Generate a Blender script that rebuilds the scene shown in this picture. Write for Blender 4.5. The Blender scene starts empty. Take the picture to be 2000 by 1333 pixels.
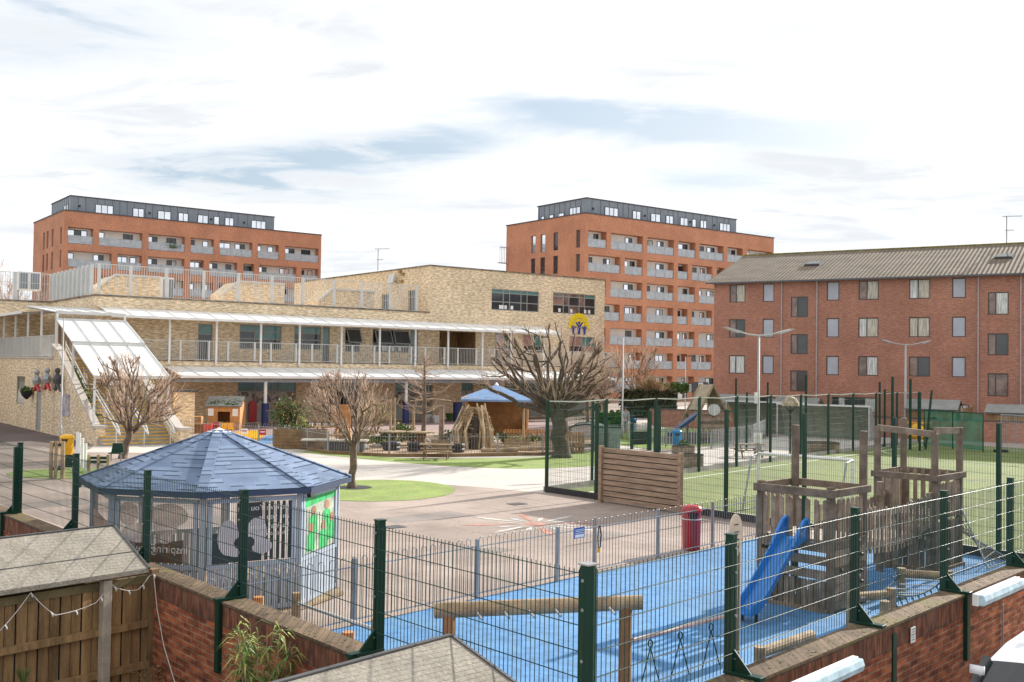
import bpy, bmesh, math, random
from mathutils import Vector as V, Matrix
R_ = math.radians
rnd = random.Random(7)
scn = bpy.context.scene
# ------------------------------------------------ camera, sky, sun, exposure
FPX, EYE, PITCH, ROLL = 2040.0, 4.1, math.atan(51.5/2040), .015
fw = V((0, math.cos(PITCH), math.sin(PITCH))); up0 = V((0, -math.sin(PITCH), math.cos(PITCH)))
rt = V((1,0,0))*math.cos(ROLL)+up0*math.sin(ROLL); up = V((1,0,0))*-math.sin(ROLL)+up0*math.cos(ROLL)
cd = bpy.data.cameras.new('camera'); cam = bpy.data.objects.new('camera', cd); scn.collection.objects.link(cam)
cd.sensor_width = 36; cd.lens = 36*FPX/2000; cd.clip_start = .1; cd.clip_end = 3000
cam.matrix_world = Matrix(((rt.x,up.x,-fw.x,0),(rt.y,up.y,-fw.y,0),(rt.z,up.z,-fw.z,EYE),(0,0,0,1)))
scn.camera = cam
scn.view_settings.view_transform = 'Standard'; scn.view_settings.look = 'None'
scn.view_settings.exposure = 0.68; scn.view_settings.gamma = 1
SUN_EL = R_(24); SUN_AZ = math.atan2(.69, .72)     # clockwise from +Y
sd = V((math.sin(SUN_AZ)*math.cos(SUN_EL), math.cos(SUN_AZ)*math.cos(SUN_EL), math.sin(SUN_EL)))
sl = bpy.data.lights.new('sun', 'SUN'); sl.energy = 5; sl.angle = R_(.9); sl.color = (1,.94,.86)
so = bpy.data.objects.new('sun', sl); scn.collection.objects.link(so); so.rotation_euler = sd.to_track_quat('Z','Y').to_euler(); so.location = (0,0,60)

def nt_new(nt, typ, **kw):
    n = nt.nodes.new(typ)
    for k, v in kw.items(): setattr(n, k, v)
    return n
class NT:
    def __init__(s, nt): s.nt = nt
    def n(s, t, **k): return nt_new(s.nt, t, **k)
    def l(s, a, b): s.nt.links.new(a, b)
    def m(s, op, a, b=None, c=None, clamp=False):
        n = s.n('ShaderNodeMath', operation=op); n.use_clamp = clamp
        for i, x in enumerate((a, b, c)):
            if x is None: continue
            if isinstance(x, (int, float)): n.inputs[i].default_value = x
            else: s.l(x, n.inputs[i])
        return n.outputs[0]
    def mix(s, f, a, b, bt='MIX'):
        n = s.n('ShaderNodeMix', data_type='RGBA', blend_type=bt)
        for sk, x in ((n.inputs[0], f), (n.inputs[6], a), (n.inputs[7], b)):
            if isinstance(x, (int, float)): sk.default_value = x
            elif isinstance(x, tuple): sk.default_value = (*x[:3], 1)
            else: s.l(x, sk)
        return n.outputs[2]
    def rmp(s, f, a, b, c=0., d=1.):
        n = s.n('ShaderNodeMapRange'); n.interpolation_type = 'SMOOTHSTEP'
        s.l(f, n.inputs[0])
        for i, x in enumerate((a, b, c, d)): n.inputs[i+1].default_value = x
        return n.outputs[0]
    def noise(s, vec, scale, det=4, rough=.55, dist=0):
        n = s.n('ShaderNodeTexNoise'); n.inputs['Scale'].default_value = scale; n.inputs['Detail'].default_value = det
        n.inputs['Roughness'].default_value = rough; n.inputs['Distortion'].default_value = dist
        s.l(vec, n.inputs['Vector']); return n.outputs[0]

w = bpy.data.worlds.new('World'); scn.world = w; w.use_nodes = True
T = NT(w.node_tree); w.node_tree.nodes.clear()
sky = T.n('ShaderNodeTexSky', sky_type='NISHITA'); sky.sun_disc = False; sky.sun_elevation = SUN_EL; sky.sun_rotation = SUN_AZ
sky.air_density = 1.2; sky.dust_density = 2
tc = T.n('ShaderNodeTexCoord'); sp = T.n('ShaderNodeSeparateXYZ'); T.l(tc.outputs['Generated'], sp.inputs[0])
dx, dy, dz = sp.outputs
az = T.m('ARCTAN2', dx, dy); el = T.m('ARCSINE', dz)
zz = T.m('ADD', T.m('MAXIMUM', dz, 0.0), .10)
cb = T.n('ShaderNodeCombineXYZ'); T.l(T.m('DIVIDE', dx, zz), cb.inputs[0]); T.l(T.m('MULTIPLY', T.m('DIVIDE', dy, zz), 1.0), cb.inputs[1])
mp = T.n('ShaderNodeMapping'); mp.inputs['Rotation'].default_value = (0,0,.5); mp.inputs['Scale'].default_value = (1.0,1.7,1); T.l(cb.outputs[0], mp.inputs[0])
n1 = T.noise(mp.outputs[0], .75, 9, .56, .5)
n2 = T.noise(mp.outputs[0], 2.4, 8, .62, .8)
# where the cloud opens: soft elongated gaps (azimuth, elevation, half widths, tilt)
gap = None
for (px, py, wx, wy, tl, k) in ((770,292,200,34,.10,1.0),(430,352,260,46,.06,.85),(1330,234,260,34,-.12,.9),(1830,262,360,46,.16,1.15),(1500,352,220,22,.05,.55),(60,120,320,80,.1,.62),(1900,150,240,26,-.1,.5),(620,385,300,30,-.05,.4)):
    a0 = math.atan((px-1000)/FPX); e0 = math.atan((716-py)/FPX)
    A = T.m('SUBTRACT', az, a0); B = T.m('SUBTRACT', el, e0)
    B2 = T.m('SUBTRACT', B, T.m('MULTIPLY', A, tl))
    q = T.m('ADD', T.m('POWER', T.m('ABSOLUTE', T.m('DIVIDE', A, wx/FPX)), 2.), T.m('POWER', T.m('ABSOLUTE', T.m('DIVIDE', B2, wy/FPX)), 2.))
    g = T.m('MULTIPLY', T.m('EXPONENT', T.m('MULTIPLY', q, -1.)), k)
    gap = g if gap is None else T.m('ADD', gap, g)
nn = T.m('ADD', T.m('MULTIPLY', n1, .6), T.m('MULTIPLY', n2, .4))
f = T.m('ADD', T.m('MULTIPLY', gap, T.rmp(nn, .36, .60, .0, 1.7)), T.rmp(n1, .52, .72, 0, .65))
blue = T.rmp(f, .0, 1.1, 0, 1)
cloudc = T.mix(T.rmp(n2, .36, .60), (7.1,7.4,7.8), (8.8,8.95,9.1))
cloudc = T.mix(T.rmp(n1, .40, .62), cloudc, (9.3,9.35,9.4))
skyc = T.mix(.5, sky.outputs[0], (3.9,5.5,7.5))
colr = T.mix(T.m('MULTIPLY', blue, .85), cloudc, skyc)
bg = T.n('ShaderNodeBackground'); bg.inputs[1].default_value = .076; T.l(colr, bg.inputs[0])
wo = T.n('ShaderNodeOutputWorld'); T.l(bg.outputs[0], wo.inputs[0])

# ------------------------------------------------ pixel of the photograph -> place in the world
def ray(x, y):
    return fw+rt*((x-1000)/FPX)+up*(-(y-666.5)/FPX)
def G(x, y, z=0.):
    d = ray(x, y); t = (z-EYE)/d.z; return V((d.x*t, d.y*t, z))
def D(x, y, Y):
    d = ray(x, y); t = Y/d.y; return V((d.x*t, Y, EYE+d.z*t))
class Fr:                      # a facade: o + s*a + t*n, t runs into the building
    def __init__(s, o, a, n): s.o = V((*o, 0)); s.a = V((*a, 0)).normalized(); s.n_ = V((*n, 0)).normalized()
    def p(s, u, z, t=0.): 
        q = s.o+s.a*u+s.n_*t; return V((q.x, q.y, z))
    def u(s, x, y, t=0.):      # where pixel (x,y) meets the plane at depth t -> (s, z)
        d = ray(x, y); o = s.o+s.n_*t; k = o.dot(s.n_)/d.dot(s.n_); q = d*k
        return (q-s.o).dot(s.a), EYE+q.z

# ------------------------------------------------ mesh builder
C = scn.collection
class MB:
    def __init__(s): s.v = []; s.f = []; s.mi = []
    def poly(s, pts, m=0):
        b = len(s.v); s.v += [tuple(p) for p in pts]; s.f.append(tuple(range(b, b+len(pts)))); s.mi.append(m); return s
    def ob(s, o, ax, ay, az_, m=0):          # box from a corner and three edge vectors
        o, ax, ay, az_ = V(o), V(ax), V(ay), V(az_); b = len(s.v)
        if ax.cross(ay).dot(az_) < 0: ax, ay = ay, ax
        for k in (0,1):
            for q in (o, o+ax, o+ax+ay, o+ay): s.v.append(tuple(q+az_*k))
        for f in ((3,2,1,0),(4,5,6,7),(0,1,5,4),(1,2,6,5),(2,3,7,6),(3,0,4,7)):
            s.f.append(tuple(b+i for i in f)); s.mi.append(m)
        return s
    def box(s, c, d, rz=0., m=0):            # centre and size, c.z is the bottom
        ca, sa = math.cos(rz), math.sin(rz); ax = V((ca,sa,0))*d[0]; ay = V((-sa,ca,0))*d[1]
        return s.ob(V(c)-ax/2-ay/2, ax, ay, V((0,0,d[2])), m)
    def bar(s, a, b, w, h=None, m=0, upv=(0,0,1)):   # beam of section w x h centred on a..b
        a, b = V(a), V(b); h = h or w; d = b-a; u = V(upv)
        if abs(d.normalized().dot(u)) > .98: u = V((0,1,0)) if abs(d.normalized().y) < .9 else V((1,0,0))
        x = d.cross(u).normalized()*w; z = x.cross(d).normalized()*h
        return s.ob(a-x/2-z/2, x, z, d, m)
    def tube(s, pts, r, n=8, m=0, cap=True):
        pts = [V(p) for p in pts]; k = len(pts); rs = r if isinstance(r, (list, tuple)) else [r]*k; b = len(s.v)
        d0 = (pts[1]-pts[0]).normalized(); x = d0.orthogonal().normalized()
        for i, p in enumerate(pts):
            d = (pts[min(i+1,k-1)]-pts[max(i-1,0)])
            d = d.normalized() if d.length > 1e-9 else d0
            x = (x-d*x.dot(d)).normalized(); y = d.cross(x)
            for j in range(n):
                a = 2*math.pi*j/n; s.v.append(tuple(p+(x*math.cos(a)+y*math.sin(a))*rs[i]))
        for i in range(k-1):
            for j in range(n):
                q = (j+1)%n; s.f.append((b+i*n+j, b+i*n+q, b+(i+1)*n+q, b+(i+1)*n+j)); s.mi.append(m)
        if cap and n > 3:
            s.f.append(tuple(b+j for j in reversed(range(n)))); s.mi.append(m)
            s.f.append(tuple(b+(k-1)*n+j for j in range(n))); s.mi.append(m)
        return s
    def lathe(s, c, prof, n=20, m=0, sx=1, sy=1):    # prof: (radius, z)
        c = V(c); b = len(s.v); k = len(prof)
        for r, z in prof:
            for j in range(n):
                a = 2*math.pi*j/n; s.v.append((c.x+r*sx*math.cos(a), c.y+r*sy*math.sin(a), c.z+z))
        for i in range(k-1):
            for j in range(n):
                q = (j+1)%n; s.f.append((b+i*n+j, b+i*n+q, b+(i+1)*n+q, b+(i+1)*n+j)); s.mi.append(m)
        s.f.append(tuple(b+j for j in reversed(range(n)))); s.mi.append(m)
        s.f.append(tuple(b+(k-1)*n+j for j in range(n))); s.mi.append(m)
        return s
    def prism(s, pts, ext, m=0):             # planar outline pushed along ext
        pts = [V(p) for p in pts]; e = V(ext); n = len(pts); b = len(s.v)
        nrm = V((0,0,0))
        for i in range(n): nrm += pts[i].cross(pts[(i+1)%n])
        if nrm.dot(e) < 0: pts.reverse()
        s.v += [tuple(p) for p in pts]+[tuple(p+e) for p in pts]
        s.f.append(tuple(b+i for i in reversed(range(n)))); s.mi.append(m)
        s.f.append(tuple(b+n+i for i in range(n))); s.mi.append(m)
        for i in range(n):
            j = (i+1)%n; s.f.append((b+i, b+j, b+n+j, b+n+i)); s.mi.append(m)
        return s
    def fbox(s, fr, u0, u1, z0, z1, t0, t1, m=0):
        return s.ob(fr.p(u0,z0,t0), fr.a*(u1-u0), fr.n_*(t1-t0), V((0,0,z1-z0)), m)
    def build(s, name, mats, parent=None, loc=None, smooth=False, bevel=0):
        off = V(parent.get('_o', (0,0,0))) if parent else (V(loc) if loc else V((0,0,0)))
        me = bpy.data.meshes.new(name)
        me.from_pydata([(v[0]-off.x, v[1]-off.y, v[2]-off.z) for v in s.v], [], s.f)
        if not isinstance(mats, (list, tuple)): mats = [mats]
        for m in mats: me.materials.append(m)
        if len(mats) > 1: me.polygons.foreach_set('material_index', s.mi)
        if smooth: me.polygons.foreach_set('use_smooth', [True]*len(s.f))
        uv = me.uv_layers.new(name='UVMap').data          # metric uv: u level, v up the face
        vs = s.v; 
        for p in me.polygons:
            n = p.normal
            if n.z*n.z > .999: tx, ty, bx, by, bz = 1,0,0,1,0
            else:
                l = math.hypot(n.x, n.y); tx, ty = -n.y/l, n.x/l
                bx, by, bz = -n.z*ty, n.z*tx, n.x*ty-n.y*tx
            tz = 0
            for li, vi in zip(p.loop_indices, p.vertices):
                q = vs[vi]; uv[li].uv = (q[0]*tx+q[1]*ty, q[0]*bx+q[1]*by+q[2]*bz)
        me.update()
        o = bpy.data.objects.new(name, me); C.objects.link(o)
        if parent: o.parent = parent; o['_o'] = tuple(off)
        else: o.location = off; o['_o'] = tuple(off)
        if bevel:
            b = o.modifiers.new('bevel', 'BEVEL'); b.width = bevel; b.segments = 2; b.limit_method = 'ANGLE'; b.angle_limit = R_(40)
        return o
def tag(o, label=None, cat=None, group=None, kind=None):
    if label: o['label'] = label
    if cat: o['category'] = cat
    if group: o['group'] = group
    if kind: o['kind'] = kind
    return o
def thing(name, label, cat, loc=(0,0,0), group=None):
    o = bpy.data.objects.new(name, None); o.empty_display_size = .3; C.objects.link(o); o.location = loc; o['_o'] = tuple(loc)
    return tag(o, label, cat, group)
def copy_tree(o, parent=None):
    c = o.copy(); C.objects.link(c)
    if parent: c.parent = parent
    for ch in list(o.children): copy_tree(ch, c)
    return c

# ------------------------------------------------ materials
def newmat(name):
    m = bpy.data.materials.new(name); m.use_nodes = True; t = NT(m.node_tree)
    b = m.node_tree.nodes['Principled BSDF']; return m, t, b
def mat(name, col, rough=.8, var=.12, sc=3., bump=0., metal=0., isl=0., spec=None, fine=0., stain=None, em=0, uvs=None, alpha=None):
    m, t, b = newmat(name); tcn = t.n('ShaderNodeTexCoord'); vec = tcn.outputs['Object']
    if uvs:
        mp = t.n('ShaderNodeMapping'); mp.inputs['Scale'].default_value = uvs; t.l(tcn.outputs['UV'], mp.inputs[0]); vec = mp.outputs[0]
    c = col; n = t.noise(vec, sc, 6, .6)
    f = t.rmp(n, .3, .7, 1-var, 1+var)
    if isl:
        g = t.n('ShaderNodeNewGeometry'); f = t.m('MULTIPLY', f, t.rmp(g.outputs['Random Per Island'], 0, 1, 1-isl, 1+isl))
    if fine: f = t.m('MULTIPLY', f, t.rmp(t.noise(vec, sc*14, 3, .7), .3, .7, 1-fine, 1+fine))
    mm = t.n('ShaderNodeMix', data_type='RGBA', blend_type='MULTIPLY'); mm.inputs[0].default_value = 1
    mm.inputs[6].default_value = (*c, 1); cc = t.n('ShaderNodeCombineColor')
    for i in range(3): t.l(f, cc.inputs[i])
    t.l(cc.outputs[0], mm.inputs[7]); out = mm.outputs[2]
    if stain:
        sc2, scol, lo, hi = stain; out = t.mix(t.rmp(t.noise(tcn.outputs['Object'], sc2, 5, .65), lo, hi), out, scol)
    t.l(out, b.inputs['Base Color']); b.inputs['Roughness'].default_value = rough; b.inputs['Metallic'].default_value = metal
    if spec is not None: b.inputs['Specular IOR Level'].default_value = spec
    if bump:
        bn = t.n('ShaderNodeBump'); bn.inputs['Strength'].default_value = bump; bn.inputs['Distance'].default_value = .02
        t.l(t.noise(vec, sc*8, 4, .7), bn.inputs['Height']); t.l(bn.outputs[0], b.inputs['Normal'])
    if em: b.inputs['Emission Color'].default_value = (*col, 1); b.inputs['Emission Strength'].default_value = em
    if alpha: b.inputs['Alpha'].default_value = alpha
    return m
def brick(name, c1, c2, mo, bw=.225, bh=.075, mort=.012, off=.5, var=.25, big=.12, rough=.85, bump=.4, dark=None, sm=.1):
    m, t, b = newmat(name); tcn = t.n('ShaderNodeTexCoord'); uv = tcn.outputs['UV']
    br = t.n('ShaderNodeTexBrick'); t.l(uv, br.inputs['Vector']); br.offset = off
    for k, x in (('Scale',1),('Brick Width',bw),('Row Height',bh),('Mortar Size',mort),('Mortar Smooth',sm),('Bias',0)): br.inputs[k].default_value = x
    br.inputs['Color1'].default_value = (*c1,1); br.inputs['Color2'].default_value = (*c2,1); br.inputs['Mortar'].default_value = (*mo,1)
    mp = t.n('ShaderNodeMapping'); mp.inputs['Scale'].default_value = (1/bw/1.3, 1/bh/1.1, 1); t.l(uv, mp.inputs[0])
    f = t.m('MULTIPLY', t.rmp(t.noise(mp.outputs[0], 1.0, 2, .5), .3, .7, 1-var, 1+var), t.rmp(t.noise(uv, .35, 5, .6), .3, .7, 1-big, 1+big))
    cc = t.n('ShaderNodeCombineColor')
    for i in range(3): t.l(f, cc.inputs[i])
    out = t.mix(1., br.outputs[0], cc.outputs[0], 'MULTIPLY')
    if dark:
        out = t.mix(t.rmp(t.noise(uv, .6, 6, .7), dark[1], dark[1]+.1), out, dark[0])
    t.l(out, b.inputs['Base Color']); b.inputs['Roughness'].default_value = rough; b.inputs['Specular IOR Level'].default_value = .25
    if bump:
        bn = t.n('ShaderNodeBump'); bn.inputs['Strength'].default_value = bump; bn.inputs['Distance'].default_value = .01; bn.invert = True
        t.l(br.outputs['Fac'], bn.inputs['Height']); t.l(bn.outputs[0], b.inputs['Normal'])
    return m
M = {}
M['apt'] = brick('apartment_brick', (.54,.21,.11), (.45,.165,.085), (.48,.30,.21), var=.16, big=.12, bump=0)
M['bldR'] = brick('red_house_brick', (.42,.165,.105), (.35,.13,.085), (.42,.28,.22), bw=.24, bh=.08, var=.16, big=.12, bump=.1)
M['buff'] = brick('buff_brick', (.80,.66,.46), (.64,.46,.28), (.73,.61,.45), bw=.26, bh=.085, mort=.012, var=.28, big=.10, bump=.1)
M['redwall'] = brick('old_red_brick', (.38,.12,.055), (.20,.058,.03), (.30,.18,.12), bw=.225, bh=.08, mort=.009, var=.42, big=.2, bump=.6, dark=((.11,.06,.045), .60))
M['soldier'] = brick('brick_on_edge_coping', (.18,.125,.08), (.13,.09,.058), (.095,.07,.048), bw=.07, bh=.60, mort=.007, off=0, var=.25, big=.35, dark=((.15,.13,.05), .52))
M['soldierf'] = brick('soldier_course', (.25,.095,.05), (.15,.06,.04), (.12,.07,.05), bw=.07, bh=.24, mort=.012, off=0, var=.4, big=.2)
M['shingle'] = brick('blue_shingle', (.20,.285,.44), (.15,.22,.36), (.045,.065,.11), bw=.31, bh=.125, mort=.010, off=.37, var=.30, big=.10, bump=.8, sm=.0)
def shingles(name, ca, cb, cd, bw_, bh_):
    m, t, b = newmat(name); tcn = t.n('ShaderNodeTexCoord'); uv = tcn.outputs['UV']; br = t.n('ShaderNodeTexBrick'); t.l(uv, br.inputs['Vector']); br.offset = .37; br.squash = .7; br.squash_frequency = 3
    for k, x in (('Scale',1),('Brick Width',bw_),('Row Height',bh_),('Mortar Size',0),('Mortar Smooth',0),('Bias',0)): br.inputs[k].default_value = x
    br.inputs['Color1'].default_value = (0,0,0,1); br.inputs['Color2'].default_value = (1,1,1,1)
    s1 = t.n('ShaderNodeSeparateColor'); t.l(br.outputs[0], s1.inputs[0]); rv = s1.outputs[0]; sx = t.n('ShaderNodeSeparateXYZ'); t.l(uv, sx.inputs[0])
    fr_ = t.m('FRACT', t.m('DIVIDE', sx.outputs[1], bh_)); ln = t.m('MULTIPLY', t.m('LESS_THAN', fr_, .22), t.m('GREATER_THAN', rv, .45))  # dark line painted as the shadow along the lower tab edges
    c = t.mix(rv, ca, cb); f = t.m('MULTIPLY', t.rmp(t.noise(uv, 1.3, 5, .6), .3, .7, .82, 1.15), t.rmp(t.noise(uv, 70, 2, .7), .3, .7, .85, 1.15)); cc = t.n('ShaderNodeCombineColor')
    for i in range(3): t.l(f, cc.inputs[i])
    c = t.mix(1., c, cc.outputs[0], 'MULTIPLY'); c = t.mix(t.m('MULTIPLY', ln, .85), c, cd); c = t.mix(t.rmp(t.noise(uv, .9, 5, .7), .60, .78, 0, .45), c, (.20,.23,.24))
    t.l(c, b.inputs['Base Color']); b.inputs['Roughness'].default_value = .9; b.inputs['Specular IOR Level'].default_value = .2
    bn = t.n('ShaderNodeBump'); bn.inputs['Strength'].default_value = .7; bn.inputs['Distance'].default_value = .012; t.l(t.m('ADD', t.m('MULTIPLY', rv, .6), t.m('SUBTRACT', 1., fr_)), bn.inputs['Height']); t.l(bn.outputs[0], b.inputs['Normal']); return m
M['shingle'] = shingles('blue_roof_shingle', (.135,.185,.285), (.205,.27,.385), (.025,.035,.065), .30, .15)
M['zinc'] = mat('grey_zinc', (.21,.24,.28), .5, .08, 1., metal=.2)
M['zincseam'] = mat('zinc_seam', (.09,.10,.12), .5, .05, 1.)
M['coping'] = mat('dark_coping', (.07,.07,.075), .6, .15, 2)
M['stonecop'] = mat('weathered_coping', (.22,.18,.13), .85, .35, 2.5, stain=(1.5,(.06,.05,.04),.5,.7))
M['cream'] = mat('cream_render', (.88,.86,.80), .85, .05, .8)
M['rail'] = mat('grey_perforated_metal', (.40,.43,.46), .45, .14, 2., metal=.35)
M['glassw'] = mat('sky_reflecting_glass', (.80,.84,.90), .08, .12, .6, metal=.92)
M['glassd'] = mat('dark_glass', (.035,.04,.045), .06, .3, .8, spec=.8)
M['glassg'] = mat('green_tinted_blind', (.08,.20,.19), .12, .25, .9, spec=.7)
M['frame'] = mat('grey_window_frame', (.30,.30,.28), .5, .05)
M['brownf'] = mat('brown_window_frame', (.085,.06,.05), .5, .05)
M['blind'] = mat('pale_lilac_blind', (.40,.42,.48), .2, .10, .7, spec=.7)
M['curtain'] = mat('cream_curtain', (.46,.42,.34), .15, .5, 2.5, spec=.7, uvs=(6,.4,1))
M['curtw'] = mat('white_net_curtain', (.56,.57,.55), .15, .45, 2.5, spec=.7, uvs=(6,.4,1))
M['white'] = mat('white_painted_metal', (.78,.78,.77), .45, .06, 1.5)
M['whitec'] = mat('white_canopy_sheet', (.88,.88,.87), .4, .05, .6)
M['concrete'] = mat('concrete', (.36,.34,.31), .9, .2, 1.6, bump=.3, fine=.08)
M['postc'] = mat('concrete_post', (.42,.36,.29), .9, .2, 3, bump=.4, fine=.1)
M['galv'] = mat('galvanised_steel', (.33,.35,.37), .45, .15, 3, metal=.5)
M['galvd'] = mat('aged_galvanised_bar', (.20,.19,.18), .5, .2, 3, metal=.35)
M['green'] = mat('dark_green_powder_coat', (.004,.038,.023), .4, .15, 2, spec=.35)
M['greenw'] = mat('green_fence_wire', (.012,.05,.036), .40, .1, 2, spec=.45)
M['greenf'] = mat('dull_green_fence_wire', (.015,.06,.042), .6, .1, 2, spec=.3)
M['wood'] = mat('weathered_play_timber', (.225,.17,.125), .85, .34, 3.5, bump=.5, isl=.42, fine=.12)
M['woodl'] = mat('log_timber', (.33,.245,.15), .8, .34, 3.5, bump=.4, isl=.15, fine=.12)
M['woodo'] = mat('orange_new_timber', (.46,.22,.08), .75, .2, 3, isl=.12)
M['woodf'] = mat('brown_fence_boards', (.30,.185,.085), .85, .35, 1.4, bump=.5, isl=.25, fine=.15, uvs=(6,.7,1))
M['wood2'] = mat('barrier_timber', (.34,.235,.165), .8, .3, 1.6, isl=.12, fine=.1, bump=.3, uvs=(.8,6,1))
M['felt'] = mat('grey_mineral_roofing_felt', (.27,.245,.205), .95, .12, 2.2, bump=.6, fine=.22, stain=(3.0,(.19,.17,.13),.52,.75))
M['feltg'] = mat('shed_roof_grey', (.27,.27,.26), .9, .12, 2)
M['blueslide'] = mat('blue_slide_plastic', (.02,.20,.58), .28, .08, 1.5, spec=.6)
M['bluebin'] = mat('blue_bin_plastic', (.01,.22,.50), .3, .1, 2)
M['red'] = mat('red_plastic', (.45,.01,.02), .28, .1, 2, spec=.6)
M['yellow'] = mat('yellow_plastic', (.80,.42,.01), .35, .1, 2)
M['navy'] = mat('navy_padding', (.02,.03,.12), .6, .1, 2)
M['black'] = mat('black_rubber', (.02,.02,.022), .6, .2, 3)
M['lamp'] = mat('grey_lamp_column', (.42,.42,.42), .55, .08, 2)
M['bark'] = mat('grey_brown_bark', (.15,.11,.082), .9, .35, 6, bump=.8)
M['barkr'] = mat('reddish_winter_twigs', (.44,.32,.24), .85, .25, 2, isl=.35)
M['barkd'] = mat('dark_mossy_bark', (.085,.066,.05), .9, .35, 5, bump=.8)
M['birch'] = mat('pale_birch_twigs', (.42,.30,.24), .85, .25, 2, isl=.2)
M['leafg'] = mat('green_leaves', (.07,.13,.03), .7, .3, 3, isl=.5)
M['leafd'] = mat('dark_hedge_leaves', (.060,.065,.025), .7, .3, 2, isl=.5)
M['leafb'] = mat('bronze_leaves', (.22,.13,.05), .7, .3, 3, isl=.4)
M['leafy'] = mat('yellow_green_leaves', (.30,.32,.08), .7, .3, 3, isl=.4)
M['hedgeg'] = mat('bright_green_hedge', (.045,.15,.02), .8, .3, 4, isl=.4)
M['wicker'] = mat('bare_willow_rods', (.36,.25,.13), .85, .3, 4, isl=.3)
M['chrome'] = mat('bare_steel', (.6,.6,.6), .3, .1, 3, metal=.9)
M['van'] = mat('white_van_paint', (.80,.81,.84), .25, .03, 1, spec=.6)
M['rubberb'] = mat('blue_play_rubber', (.085,.235,.46), .9, .14, .35, fine=.20, bump=.6, stain=(.8,(.12,.27,.45),.48,.75))
M['turf'] = mat('sports_turf', (.145,.185,.05), .95, .14, .35, fine=.22, bump=.5, stain=(.5,(.21,.20,.08),.50,.75))
M['lawn'] = mat('artificial_lawn', (.21,.285,.065), .95, .16, .9, fine=.25, bump=.6, stain=(1.3,(.25,.28,.10),.50,.72))
M['path'] = mat('pale_concrete_path', (.52,.475,.43), .9, .06, .5, fine=.05, bump=.1)
M['line'] = mat('white_line_paint', (.72,.74,.64), .9, .12, 2)
M['tarm'] = None
# ------------------------------------------------ ground
def tarmac(name, col, joints=True):
    m, t, b = newmat(name); tcn = t.n('ShaderNodeTexCoord'); ob_ = tcn.outputs['Object']
    f = t.m('MULTIPLY', t.rmp(t.noise(ob_, .22, 6, .65), .3, .7, .72, 1.2), t.rmp(t.noise(ob_, 14, 3, .7), .3, .7, .88, 1.1))
    f = t.m('MULTIPLY', f, t.rmp(t.noise(ob_, 1.4, 5, .7), .56, .74, 1, .82))
    if joints:
        mp = t.n('ShaderNodeMapping'); mp.inputs['Rotation'].default_value = (0,0,-.72); t.l(ob_, mp.inputs[0])
        br = t.n('ShaderNodeTexBrick'); t.l(mp.outputs[0], br.inputs['Vector'])
        for k, x in (('Scale',1),('Brick Width',11),('Row Height',4.2),('Mortar Size',.02),('Mortar Smooth',.3)): br.inputs[k].default_value = x
        br.inputs['Color1'].default_value = (1,1,1,1); br.inputs['Color2'].default_value = (.93,.93,.93,1); br.inputs['Mortar'].default_value = (.72,.7,.68,1)
        sep = t.n('ShaderNodeSeparateColor'); t.l(br.outputs[0], sep.inputs[0]); f = t.m('MULTIPLY', f, sep.outputs[0])
    cc = t.n('ShaderNodeCombineColor')
    for i in range(3): t.l(f, cc.inputs[i])
    t.l(t.mix(1., col, cc.outputs[0], 'MULTIPLY'), b.inputs['Base Color']); b.inputs['Roughness'].default_value = .92; b.inputs['Specular IOR Level'].default_value = .25
    bn = t.n('ShaderNodeBump'); bn.inputs['Strength'].default_value = .25; bn.inputs['Distance'].default_value = .01
    t.l(t.noise(ob_, 60, 3, .7), bn.inputs['Height']); t.l(bn.outputs[0], b.inputs['Normal'])
    return m
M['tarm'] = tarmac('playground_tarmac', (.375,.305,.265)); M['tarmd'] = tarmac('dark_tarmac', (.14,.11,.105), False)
M['sand'] = mat('bark_and_sand', (.38,.27,.18), .95, .25, 1.2, fine=.25)
M['yard'] = mat('yard_paving', (.16,.14,.12), .9, .2, 1.5)
M['patio'] = mat('pinkish_patio_paving', (.30,.215,.20), .9, .12, .8, fine=.06)
M['earth'] = mat('far_ground', (.16,.16,.12), .95, .2, .05)
HW = 1.25                                                      # wall top
def L(x, y): return G(x, y, HW)
PL = [V((.63,8.30,0)), V((-1.29,10.48,0)), V((-3.24,12.78,0)), V((-5.16,14.92,0)), V((-7.21,17.40,0)), V((-9.16,19.57,0)), V((-11.2,22.0,0)), V((-13.2,24.3,0))]
PR = [V((.63,8.30,0)), V((2.10,9.91,0)), V((3.95,11.97,0)), V((5.73,13.82,0)), V((7.50,15.70,0)), V((9.3,17.6,0)), V((11.1,19.5,0)), V((12.9,21.4,0))]
dL = (PL[5]-PL[0]).normalized(); dR = (PR[4]-PR[0]).normalized()
def sheet(name, pts, z, m, kind='structure', lab=None):
    b = MB(); b.poly([(p[0], p[1], z) for p in pts]); o = b.build(name, m); o['kind'] = kind
    return o
sheet('ground', [PL[0], PR[0]+dR*900, (900,2200), (-900,2200), PL[0]+dL*900], 0, M['tarm'])
sheet('yard', [(-60,-30),(60,-30),(60,60),(-60,60)], -.6, M['yard'])
far = sheet('distant_ground', [(-1500,100),(1500,100),(1500,2600),(-1500,2600)], -.03, M['earth'])
def curve_pts(pix, n=6, z=0):
    P = [G(x, y, z) for x, y in pix]; out = []
    for i in range(len(P)-1):
        p0, p1, p2, p3 = P[max(i-1,0)], P[i], P[i+1], P[min(i+2,len(P)-1)]
        for k in range(n):
            t = k/n; out.append(.5*((2*p1)+(p2-p0)*t+(2*p0-5*p1+4*p2-p3)*t*t+(3*p1-p0-3*p2+p3)*t**3))
    return out+[P[-1]]
pcor = V((1.21,34.55,0)); pq = V((.655,-.756,0)).normalized(); pp = (V((24.4,62.4,0))-pcor).normalized()
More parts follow.
